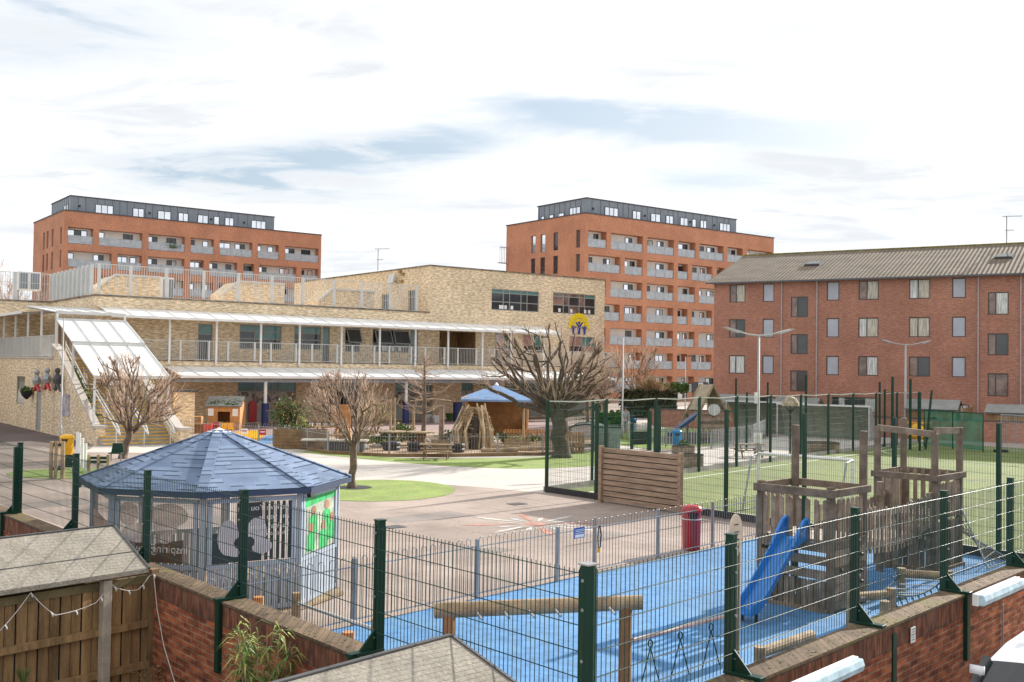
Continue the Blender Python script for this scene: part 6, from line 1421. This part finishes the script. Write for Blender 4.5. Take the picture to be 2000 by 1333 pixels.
def pallets(x0, x1, y, h, label):
    a, b_ = G(x0,y), G(x1,y); t = thing('pallet_fence', label, 'pallet fence', tuple(a)); d = (b_-a); L_ = d.length; d.normalize(); q = MB(); n = int(L_/.16)
    for i in range(n): q.ob(a+d*i*.16, d*.11, V((-d.y,d.x,0))*.03, V((0,0,h)))
    q.build('boards', M['woodo'], t); q = MB()
    for z in (.15,h-.2): q.ob(a+V((0,0,z))-V((-d.y,d.x,0))*.04, d*L_, V((-d.y,d.x,0))*.035, V((0,0,.08)))
    q.build('rail', M['woodo'], t)
pallets(985,1085,866,.75,'orange pallet fence behind the logs, left of the large tree'); pallets(1105,1143,880,.9,'orange pallet fence right of the large tree trunk')
# stone circle, timber posts and pergola
for i, (x, y, yt, r_2) in enumerate(((770,872,778,.06),(762,870,782,.07),(807,868,795,.08),(862,866,793,.16),(1022,872,800,.07),(918,872,795,.05))):
    b_ = G(x,y); h = D(x,yt,b_.y).z; tag(MB().tube([b_, b_+V((0,0,h))], [r_2,r_2*.8], 8).build('timber_post', M['woodl'] if i != 3 else M['wood'], loc=b_), f'{["slim straight","pale gnarled","ivy green","thick weathered","pale crooked","thin leaning"][i]} timber post in the nursery garden{[" left of the young tree"," beside a slimmer post"," close to the young tree"," right of the young tree"," right of the blue roofed hut"," beside the wicker hut"][i]}', 'post', 'timber posts in the nursery garden')
a = G(800,868); b_ = G(880,866); a.z = b_.z = 2.25; tag(MB().tube([a, a.lerp(b_,.5)+V((0,0,.12)), b_], .05, 6).build('pergola_beam', M['woodl'], loc=a), 'crooked branch beam carried on posts across the young tree', 'beam')
# blue roofed hut
b_ = G(968,852); t = thing('garden_hut', 'open timber hut with a pale blue pyramid roof behind the wicker dome', 'hut', tuple(b_)); c = b_; zr_ = D(968,751,b_.y).z; ze_ = D(968,779,b_.y).z; hw = 2.95
M['paleblue'] = mat('pale_blue_roof_felt', (.19,.31,.52), .8, .12, 2, fine=.1)
K = [c+V((hw*math.cos(a), hw*math.sin(a), ze_)) for a in [R_(48+90*i) for i in range(4)]]; q = MB()
for i in range(4): q.poly([K[i], K[(i+1)%4], c+V((0,0,zr_))])
for i in range(4): q.poly([K[i]-V((0,0,.12)), K[(i+1)%4]-V((0,0,.12)), K[(i+1)%4], K[i]])
q.build('roof', M['paleblue'], t); q = MB(); q.lathe(c+V((0,0,zr_-.04)), [(.12,0),(.03,.14)], 6); q.build('finial', M['white'], t)
for i in range(4): p = c+(K[i]-c)*.84; MB().tube([V((p.x,p.y,0)), V((p.x,p.y,ze_))], .07, 8).build('post', M['woodo'], t)
for i in (0,1,3): p, p2 = c+(K[i]-c)*.84, c+(K[(i+1)%4]-c)*.84; q = MB(); q.poly([V((p.x,p.y,0)), V((p2.x,p2.y,0)), V((p2.x,p2.y,ze_*(.98 if i < 3 else .45))), V((p.x,p.y,ze_*(.98 if i < 3 else .45)))]); q.build('wall_panel', M['woodo'], t)
for i, (x, y, m_) in enumerate(((908,777,'yellow'),(929,779,'curtw'),(953,777,'paleblue'))):
    p = D(x,y,c.y-2.6); tag(MB().lathe(p, [(.02,0),(.22,.01),(.24,.04),(.02,.05)], 12).build('disc_ornament', M[m_], loc=p), ('yellow disc hanging under the blue hut roof','white disc hanging under the blue hut roof','pale blue disc hanging under the blue hut roof')[i], 'ornament', 'coloured discs at the hut eaves')
# wicker dome
b_ = G(926,876); t = thing('wicker_dome', 'shaggy dome hut woven of bare willow rods in the nursery garden', 'wicker hut', tuple(b_)); q = MB(); rr = random.Random(8); q2 = MB(); RR = .92; HH = 2.05
for i in range(46):
    a = i/46*6.283+rr.uniform(-.05,.05)
    if abs(a-4.72) < .28: continue
    tw_ = rr.uniform(-.3,.3); pts = [b_+V((math.cos(a+tw_*k)*RR*max(.02,math.cos(k*1.5))**.55*(1+.05*rr.uniform(-1,1)), math.sin(a+tw_*k)*RR*max(.02,math.cos(k*1.5))**.55, HH*math.sin(k*1.5)+.02)) for k in (0,.25,.5,.75,1)]
    q.tube(pts, [.05,.045,.035,.03,.02], 5)
q.build('ribs', M['wicker'], t)
for i in range(230):
    a = rr.uniform(0,6.283); k = rr.uniform(.1,1.3); 
    if k < .6 and abs(a-4.72) < .35: continue
    c1_ = b_+V((math.cos(a)*RR*math.cos(k)**.55, math.sin(a)*RR*math.cos(k)**.55, HH*math.sin(k))); a2 = a+rr.uniform(.2,.7); k2 = k+rr.uniform(-.15,.2); c2_ = b_+V((math.cos(a2)*RR*1.04*abs(math.cos(k2))**.55, math.sin(a2)*RR*1.04*abs(math.cos(k2))**.55, HH*math.sin(k2)+.05)); q2.tube([c1_, (c1_+c2_)/2+(c1_-b_).normalized()*.06, c2_], .02, 4)
q2.build('woven_rods', M['woodl'], t); q = MB(); q.lathe(b_+V((0,0,.02)), [(.70,0),(.66,.9),(.5,1.4),(.2,1.6)], 14); q.build('lining', M['barkd'], t); q = MB()
for i in range(12): a = rr.uniform(2.6,6.9); c1_ = b_+V((math.cos(a)*RR*1.05, math.sin(a)*RR*1.05, 0)); q.tube([c1_, c1_+V((rr.uniform(-.15,.15),0,.9)), c1_+V((-math.cos(a)*.45+rr.uniform(-.2,.2), -math.sin(a)*.3, rr.uniform(1.7,2.3)))], [.075,.065,.04], 6)
q.build('driftwood_poles', mat('pale_driftwood', (.55,.43,.28), .85, .3, 3, isl=.3), t)

# ------------------------------------------------ middle distance right: hedges, climbing tower, shelters, sheds
def hedge(label, x0, x1, yt, Y, d_, m_, n, s, zb=0.):
    a = D(x0,yt,Y); b_ = D(x1,yt,Y); h = (a.z+b_.z)/2; t = thing('hedge', label, 'hedge', (a.x,a.y,0)); r = random.Random(int(x0)); pts = []
    for i in range(n):
        u = r.random(); f = r.random(); z = zb+(h-zb)*r.random()**.7; dd = r.random()*d_
        if f < .6: dd = r.uniform(0,.25)
        elif f < .85: z = h-r.uniform(0,.2)
        pts.append(V((a.x+(b_.x-a.x)*u, Y+dd, z+.12*math.sin(u*23))))
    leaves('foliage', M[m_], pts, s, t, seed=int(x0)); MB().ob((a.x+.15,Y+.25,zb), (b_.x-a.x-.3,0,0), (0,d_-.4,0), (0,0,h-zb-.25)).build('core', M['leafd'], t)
hedge('tall brown green hedge below the right apartment block', 1215, 1322, 765, 88, 2.5, 'leafd', 4200, .20)
hedge('dense bright green clipped hedge block right of the large tree', 1168, 1215, 807, 62, 1.3, 'hedgeg', 2400, .10)
hedge('bright green hedge at the entrance of the right apartment block', 1300, 1345, 752, 96, 1.5, 'leafg', 900, .20, 2.0)
b_ = V((D(1272,790,90).x,90,0)); t = thing('pampas_bush', 'rounded straw coloured grass bush rising above the brown hedge', 'bush', tuple(b_)); q = MB(); rr = random.Random(2)
for i in range(500): a = rr.uniform(0,6.28); e = rr.uniform(.2,1.5); L2 = rr.uniform(1.6,2.6); d = V((math.cos(a)*math.cos(e), math.sin(a)*math.cos(e), math.sin(e))); p0 = b_+V((0,0,1.2)); q.tube([p0+d*.6, p0+d*L2], .02, 3)
q.build('grass_blades', M['wicker'], t)
q = MB(); a, c_ = G(1170,838), G(1225,836); q.ob(a+V((0,4,0)), c_-a, (0,.15,0), (0,0,1.2)); 
# A frame climbing tower
b_ = G(1392,858); Yb = b_.y; t = thing('climbing_tower', 'wooden climbing tower with a steep felt roof and dark blue slide in the background', 'play tower', tuple(b_)); hz_ = D(1380,752,Yb).z; e_ = D(1395,805,Yb).z; X = V((.94,.34,0)); Y = V((-.34,.94,0))
for s in (0,1):
    for g_ in (-1,1): MB().bar(b_+X*(-1.0+2.0*0)+Y*(1.5*s)+X*(1.0+g_*1.25)+V((0,0,e_-.6)), b_+Y*(1.5*s)+V((0,0,hz_)), .1, .12).build('rafter', M['woodl'], t)
q = MB()
for g_ in (-1,1): q.poly([b_-Y*.1+X*(g_*.02)+V((0,0,hz_)), b_+Y*1.6+X*(g_*.02)+V((0,0,hz_)), b_+Y*1.6+X*(g_*.85)+V((0,0,e_+.1)), b_-Y*.1+X*(g_*.85)+V((0,0,e_+.1))])
q.build('roof', mat('pale_roof_felt', (.40,.33,.24), .9, .15, 2), t)
for sx in (-.9,.9):
    for sy in (0,1.5): MB().box(b_+X*sx+Y*sy, (.12,.12,e_), .35).build('post', M['wood'], t)
q = MB()
for i in range(6): q.ob(b_-X*.95-Y*.08+V((0,0,.1+i*.2)), X*1.9, Y*.05, V((0,0,.17)))
q.build('front_boards', M['wood'], t); q = MB(); q.ob(b_-X*.95+V((0,0,1.35)), X*1.9, Y*1.5, V((0,0,.06))); q.build('deck', M['wood'], t)
q = MB(); a = b_-X*.9+V((0,0,1.4)); q.ob(a, -X*1.9+V((0,0,-1.25)), Y*.5, V((0,0,.22))); q.build('slide', mat('dark_blue_plastic', (.01,.04,.12), .3), t)
q = MB(); q.prism([b_-Y*.12+V((0,0,1.4))+X*(.42*math.cos(a))+V((0,0,.35+.35*math.sin(a))) for a in [i*.5236 for i in range(12)]], -Y*.03); q.build('white_panel', M['curtw'], t)
bowtop('bow_top_fence', 'bow top fence round the background climbing tower', [G(1225,858),G(1300,874),G(1390,878),G(1470,864),G(1495,850)], 1.0, [G(1225,858),G(1300,874),G(1390,878),G(1470,864)], gap=.14, r=.012, m='railw')
b_ = G(1248,868); tag(MB().box(b_, (.75,.5,.7), .2).build('black_box', M['black'], loc=b_), 'small black box standing on the far lawn behind the green gate frame', 'box')
b_ = G(1185,880); t = thing('grey_cabinet', 'pale grey green cabinet beside the pitch fence, right of the large tree', 'cabinet', tuple(b_)); MB().box(b_+V((0,.4,0)), (1.3,.8,1.15), .1).build('case', mat('grey_green_cabinet', (.20,.26,.23), .6), t, bevel=.02); MB().box(b_+V((0,.4,1.15)), (1.4,.9,.05), .1).build('lid', M['green'], t)
b_ = G(1145,872); t = thing('black_canopy', 'low dark net tunnel behind the large tree', 'net tunnel', tuple(b_)); q = MB(); n = 8
A1 = [b_+V((-1.6,.2,0))+V((1.6-1.6*math.cos(a*math.pi/n), .0, 1.15*math.sin(a*math.pi/n))) for a in range(n+1)]; A2 = [p+V((.4,2.6,0)) for p in A1]
for i in range(n): q.poly([A1[i], A1[i+1], A2[i+1], A2[i]])
q.build('net_cover', mat('dark_green_netting', (.02,.05,.04), .8), t); q = MB(); q.tube(A1, .04, 5); q.tube(A2, .04, 5); q.build('hoop', M['black'], t)
# curved shelters
def shelter(xr, yr, Ln, label):
    o = G(xr,yr); fr = Fr(o[:2], (-e1[0],-e1[1]), e2); t = thing('curved_shelter', label, 'shelter', tuple(o), 'curved shelters'); R2 = 2.05; n = 9; pr_ = [(0,2.05)]+[(1.7*math.sin(a*math.pi/2/n), 2.05*math.cos(a*math.pi/2/n)) for a in range(1,n+1)]
    q = MB()
    for i in range(n): (t0,z0),(t1,z1) = pr_[i], pr_[i+1]; q.poly([fr.p(0,z0,t0), fr.p(Ln,z0,t0), fr.p(Ln,z1,t1), fr.p(0,z1,t1)])
    q.build('curved_cover', mat('ribbed_grey_green_sheet', (.30,.32,.25), .5, .12, 1.5) if 'ribbed_grey_green_sheet' not in bpy.data.materials else bpy.data.materials['ribbed_grey_green_sheet'], t)
    q = MB(); q.poly([fr.p(0,0,0)]+[fr.p(0,z,t_) for t_, z in pr_]); q.build('end_panel', M['rail'], t)
    for k in range(int(Ln/.8)+1): u = Ln*k/int(Ln/.8); q = MB(); q.tube([fr.p(u,z-.04,t_-.03) for t_, z in pr_], .022, 5); q.build('rib', M['rail'], t)
    q = MB(); q.bar(fr.p(-.05,2.07,0), fr.p(Ln+.05,2.07,0), .12, .10); q.build('front_beam', M['white'], t)
    for u in (0, Ln): MB().tube([fr.p(u,0,0), fr.p(u,2.05,0)], .045, 6).build('post', M['railw'], t)
    return fr
shelter(1697,862,5.6,'curved barrel shelter with ribbed cover and end panel, right one'); shelter(1575,851,5.4,'curved barrel shelter with ribbed cover, left one')
def gshed(u, t0, w_, d_, h, hr, label, axis=1):
    t = thing('garden_shed', label, 'shed', tuple(fb.p(u,0,t0)), 'sheds in front of the housing block'); q = MB(); P_ = fb.p
    q.fbox(fb, u, u+w_, 0, h, t0, t0+d_); q.prism([P_(u+w_,h,t0), P_(u+w_,hr,t0+d_/2), P_(u+w_,h,t0+d_)], fb.a*-w_); q.build('walls', M['woodf'] if axis else M['woodp'], t)
    q = MB()
    for a, b2_ in ((t0-.15,t0+d_/2),(t0+d_+.15,t0+d_/2)):
        q.poly([P_(u-.15,h-.02,a), P_(u+w_+.15,h-.02,a), P_(u+w_+.15,hr+.05,b2_), P_(u-.15,hr+.05,b2_)]); q.poly([P_(u-.15,h-.1,a), P_(u-.15,hr-.03,b2_), P_(u+w_+.15,hr-.03,b2_), P_(u+w_+.15,h-.1,a)])
    q.build('roof', M['feltg'], t); return t
gshed(13.6,-5.5,3.0,2.2,1.8,2.35,'brown shed with grey roof behind the green storage netting'); gshed(18.4,-5.0,4.2,2.2,1.7,2.15,'wide brown shed with grey roof at the right edge'); gshed(-.9,-4.0,3.4,2.,1.75,2.3,'grey roofed shed behind the left curved shelter'); gshed(4.2,-4.,2.9,2.,1.7,2.2,'grey roofed shed behind the right curved shelter')
t = thing('close_board_fence', 'short brown board fence end between the two right sheds', 'fence', tuple(fb.p(17.4,0,-7))); q = MB()
for i in range(26): q.fbox(fb, 17.3, 17.33, 0, 1.95, -7.5+i*.16, -7.5+i*.16+.145)
q.build('boards', M['woodf'], t); q = MB()
for i in range(3): q.fbox(fb, 17.22, 17.3, 0, 2.1, -7.6+i*2, -7.5+i*2)
q.build('post', M['postc'], t)
# low brick wall along the far side
q = MB(); q.fbox(fb, -3.5, 26, 0, 1.25, -8.6, -8.35); bwf = thing('low_brick_wall', 'low red brick wall between the pitch and the housing block gardens', 'wall', tuple(fb.p(-3.5,0,-8.5))); q.build('brickwork', M['bldR'], bwf); q = MB(); q.fbox(fb, -3.5, 26, 1.25, 1.31, -8.64, -8.31); q.build('coping', M['coping'], bwf)
# green netting store and hooped frame
a = G(1805,872); b_ = G(1920,884); t = thing('netting_store', 'green debris netting stretched on a frame at the far end of the pitch', 'netting', tuple(a)); d = b_-a; hN = 2.05
q = MB(); q.poly([a+V((0,0,.1)), b_+V((0,0,.1)), b_+V((0,0,hN-.05)), a+V((0,0,hN))]); q.build('net', mat('green_netting', (.02,.22,.14), .7, .35, 1.2, alpha=.72), t)
q = MB(); q.tube([a, a+V((0,0,hN)), b_+V((0,0,hN)), b_], .035, 6); q.tube([a.lerp(b_,.5), a.lerp(b_,.5)+V((0,0,hN))], .03, 6); q.tube([a.lerp(b_,.15)+V((.35*math.cos(k*.4), -.2, 1.3+.35*math.sin(k*.4))) for k in range(17)], .025, 6); q.build('frame', M['green'], t)
# temporary mesh fence panels at the right
pts = [G(1815,868), G(1955,884), G(2060,896), G(2180,910)]; hs = thing('temporary_fence', 'silver temporary fence panels along the far right side of the pitch', 'fence', tuple(pts[1]))
for i in (1,2): mesh_panel(pts[i], pts[i+1], .12, 1.85, 'fence_panel', hs, dx=.12, dz=.35, r=.006, m='galv'); q = MB(); q.tube([pts[i], pts[i]+V((0,0,2)), pts[i+1]+V((0,0,2)), pts[i+1]], .028, 6); q.build('panel_frame', M['galv'], hs)
for i in (1,2): MB().box(pts[i], (.7,.25,.14), .2).build('foot_block', M['black'], hs)
b_ = G(1790,858); t = thing('yellow_equipment', 'yellow play equipment seen behind the tall play tower frame', 'play equipment', tuple(b_)); MB().lathe(b_, [(.35,0),(.55,.2),(.5,.7),(.2,.95)], 12).build('body', M['yellow'], t); MB().tube([b_+V((-.9,0,0)), b_+V((-.9,0,1)), b_+V((.9,0,1)), b_+V((.9,0,0))], .05, 8).build('frame', M['yellow'], t)

# ------------------------------------------------ people
def person(b_, face, label, jacket, trousers, hair, h=1.7, step=.12, arm=.0):
    t = thing('person', label, 'person', tuple(b_)); k = h/1.75; ca, sa = math.cos(face), math.sin(face)
    def W(x, y, z): return V((x*ca-y*sa, x*sa+y*ca, z))*k          # x right, y forward
    def skin(name, pts, eds, rad, m_, sub=2):
        me = bpy.data.meshes.new(name); me.from_pydata([tuple(W(*p)) for p in pts], eds, []); o = bpy.data.objects.new(name, me); C.objects.link(o); o.parent = t
        md = o.modifiers.new('skin', 'SKIN'); md.use_smooth_shade = True
        for i, r in enumerate(rad): me.skin_vertices[0].data[i].radius = (r*k, r*k) if not isinstance(r, tuple) else (r[0]*k, r[1]*k)
        me.skin_vertices[0].data[0].use_root = True; s = o.modifiers.new('sub', 'SUBSURF'); s.levels = s.render_levels = sub; me.materials.append(m_); return o
    body = [(0,0,.93),(0,.0,1.15),(0,-.01,1.38),(0,.01,1.50),(0,.03,1.60),(0,.04,1.68),(-.10,0,.86),(-.10,step*.5,.48),(-.10,step,.08),(-.10,step+.14,.03),(.10,0,.86),(.10,-step*.3,.48),(.10,-step,.09),(.10,-step+.14,.03),(-.18,0,1.40),(-.24,.02,1.13),(-.24,.10+arm,.90),(-.24,.13+arm,.81),(.18,0,1.40),(.24,.0,1.13),(.24,.06+arm,.90),(.24,.09+arm,.81)]
    E_ = [(0,1),(1,2),(2,3),(3,4),(4,5),(0,6),(6,7),(7,8),(8,9),(0,10),(10,11),(11,12),(12,13),(2,14),(14,15),(15,16),(16,17),(2,18),(18,19),(19,20),(20,21)]
    rad = [.13,.12,.13,.055,.085,.075,.085,.06,.045,.04,.085,.06,.045,.04,.055,.042,.032,.028,.055,.042,.032,.028]
    skin('body', body, E_, rad, mat('skin_tone', (.35,.20,.14), .6) if 'skin_tone' not in bpy.data.materials else bpy.data.materials['skin_tone'])
    js = [(0,0,.88),(0,0,1.15),(0,-.01,1.42),(-.19,0,1.40),(-.25,.02,1.13),(-.245,.10+arm,.92),(.19,0,1.40),(.25,.0,1.13),(.245,.06+arm,.92)]
    skin('jacket', js, [(0,1),(1,2),(2,3),(3,4),(4,5),(2,6),(6,7),(7,8)], [.165,.15,.15,.07,.058,.048,.07,.058,.048], jacket)
    ts = [(0,0,.92),(-.10,0,.84),(-.10,step*.5,.48),(-.10,step,.12),(.10,0,.84),(.10,-step*.3,.48),(.10,-step,.13)]
    skin('trousers', ts, [(0,1),(1,2),(2,3),(0,4),(4,5),(5,6)], [.145,.105,.078,.06,.105,.078,.06], trousers)
    for sx in (-.12,.12):
        s_ = step if sx < 0 else -step
        pass
    q = MB(); hd = W(0,.02,1.70)+V(b_); q.lathe(hd-V((0,0,.12*k)), [(.05*k,-.02*k),(.095*k,.04*k),(.108*k,.11*k),(.085*k,.17*k),(.02*k,.20*k)], 12, sx=1, sy=1); q.build('hair', hair, t, smooth=True)
    q = MB()
    for sx in (-.035,.035): e = W(sx,.125,1.665)+V(b_); q.lathe(e-V((0,0,.008)), [(.004,0),(.012,.008),(.004,.016)], 6)
    n0 = W(0,.125,1.635)+V(b_); q.tube([n0+V((0,0,.02)), n0+W(0,.02,0)], .008, 5); q.build('face_features', M['black'], t)
    return t
person(G(1222,846), 2.6, 'person in a pale grey hooded jacket walking beside the thin grey lamp column', mat('grey_hoodie', (.33,.34,.36), .9), mat('pale_trousers', (.40,.40,.42), .9), mat('dark_hood', (.05,.05,.07), .9))
person(G(1183,836)+V((0,7,0)), .4, 'person in black clothes walking behind the green hedge block', mat('black_coat', (.02,.02,.025), .9), M['coping'], M['black'])
# two toddler ride-ons and a green tub near the school columns
for i, (x, y, m_, lab) in enumerate(((836,825,'curtw','white plastic tub on the patio behind the young tree, left one'),(852,826,'curtw','white plastic tub on the patio behind the young tree, right one'),(880,822,'leafg','green plastic tub on the patio beside the thick weathered post'),(893,824,'navy','dark blue upright bin on the patio left of the blue roofed hut'))):
    b_ = G(x,y); tag(MB().lathe(b_, [(.25,0),(.36,.35),(.40,.55),(.38,.56)] if i < 3 else [(.3,0),(.34,1.4),(.3,1.45)], 12).build('tub', M[m_], loc=b_), lab, 'tub')
# ------------------------------------------------ litter and small things that break the clean surfaces
rr = random.Random(77); q = MB()
for i in range(420):
    s = rr.random()
    if s < .55: c = PL[0]+dL*rr.uniform(.5,14)-nL*(T1+abs(rr.gauss(0,.5))+.02)
    elif s < .8: c = PR[0]+dR*rr.uniform(.5,16)-nR*(T1+abs(rr.gauss(0,.35))+.02)
    else: c = G(rr.uniform(700,1400), rr.uniform(940,1100))
    c = V((c.x,c.y,.018)); a = rr.uniform(0,6.28); k = rr.uniform(.012,.03); d = V((math.cos(a),math.sin(a),rr.uniform(-.1,.3)))*k; e = V((-math.sin(a),math.cos(a),.1))*k*.6
    q.poly([c-d, c+e, c+d, c-e])
lv = q.build('fallen_leaves', M['leafb']); tag(lv, 'scattered brown leaves and bits of litter on the playground surfaces', 'leaf litter', kind='stuff')
q = MB()
for i in range(700):
    t_ = rr.uniform(.2,14) if i < 350 else rr.uniform(.2,15); base_, d_, n_ = (PL[0], dL, nL) if i < 350 else (PR[0], dR, nR)
    c = base_+d_*t_+n_*rr.uniform(-T1+.01, T0-.01); c = V((c.x,c.y,HW+.001)); k = rr.uniform(.006,.022); a = rr.uniform(0,6.28)
    q.poly([c+V((math.cos(a+j*1.57)*k*rr.uniform(.6,1.2), math.sin(a+j*1.57)*k, rr.uniform(.001,.010))) for j in range(4)])
tag(q.build('moss', mat('olive_moss', (.13,.12,.035), .95, .4, 9)), 'small tufts of olive moss growing on the brick coping of the wall', 'moss', kind='stuff')

# more clutter of the nursery garden: boulders, crates, low plants, planks
rr = random.Random(41)
for i in range(16):
    x, y = rr.uniform(690,1060), rr.uniform(858,882); b_ = G(x,y); q = MB(); k = rr.uniform(.16,.34); q.lathe(b_, [(k*.7,0),(k,k*.35),(k*.85,k*.8),(k*.35,k*1.05)], 7, sx=rr.uniform(.8,1.5))
    tag(q.build('boulder', M['concrete'], loc=b_), 'grey boulder lying in the sand of the nursery garden among similar ones', 'boulder', 'boulders of the nursery garden')
for i in range(9):
    x, y = rr.uniform(610,1120), rr.uniform(852,872)
    bush('low_plant', ['low clump of green plants','low clump of dry brown plants','low clump of yellowish plants'][i%3]+' in the nursery garden, one of several alike', x, y, rr.uniform(.8,1.6), rr.uniform(.4,.9), (('leafg','leafb'),('leafb',),('leafy','leafd'))[i%3], 200, .08, seed=100+i)
for o_ in [o for o in bpy.data.objects if o.name.startswith('low_plant')]: o_['group'] = 'low plants of the nursery garden '+['green','brown','yellow'][0 if 'green pl' in o_['label'] else (1 if 'brown' in o_['label'] else 2)]
for i, (x, y, w_) in enumerate(((700,868,1.1),(860,880,.9),(1010,878,1.3),(1075,872,1.0))):
    b_ = G(x,y); t = thing('wooden_crate', ('open slatted crate left of the tyre stacks','open slatted crate beside the tyre stack under the wicker dome','open slatted crate among the pale logs','open slatted crate in front of the pallet fence')[i], 'crate', tuple(b_)); q = MB()
    for z in (.04,.2,.36):
        q.box(b_+V((0,0,z)), (w_,.03,.12)); q.box(b_+V((0,.5,z)), (w_,.03,.12)); q.box(b_+V((-w_/2,.25,z)), (.03,.47,.12)); q.box(b_+V((w_/2,.25,z)), (.03,.47,.12))
    q.build('slats', M['woodl'], t); MB().box(b_+V((0,.25,.02)), (w_-.06,.44,.03)).build('bottom', M['woodp'], t)

# tarmac repairs and drain covers
M['tarp'] = tarmac('tarmac_repair', (.27,.235,.215), False)
for i, (x, y, w_, d_, a) in enumerate(((830,1010,2.6,1.1,.7),(1180,1045,1.0,.8,.72),(560,1000,1.6,.9,.2),(90,985,2.8,1.3,.75),(960,1075,.8,.6,.7))):
    c = G(x,y); X = V((math.cos(a),math.sin(a),0)); Y = V((-X.y,X.x,0)); sheet('tarmac_repair', [c-X*w_/2-Y*d_/2, c+X*w_/2-Y*d_/2*1.1, c+X*w_/2*.95+Y*d_/2, c-X*w_/2+Y*d_/2*.9], .0035+.0002*i, M['tarp'])
for i, (x, y) in enumerate(((770,1030),(1010,985),(450,905))):
    c = G(x,y); q = MB(); q.box(c+V((0,0,.002)), (.5,.4,.012), .7); t = q.build('drain_cover', M['coping'], loc=c); tag(t, ('rusty drain cover in the tarmac left of the painted star','drain cover in the tarmac beyond the painted star','drain cover in the path behind the pavilion roof')[i], 'drain cover')
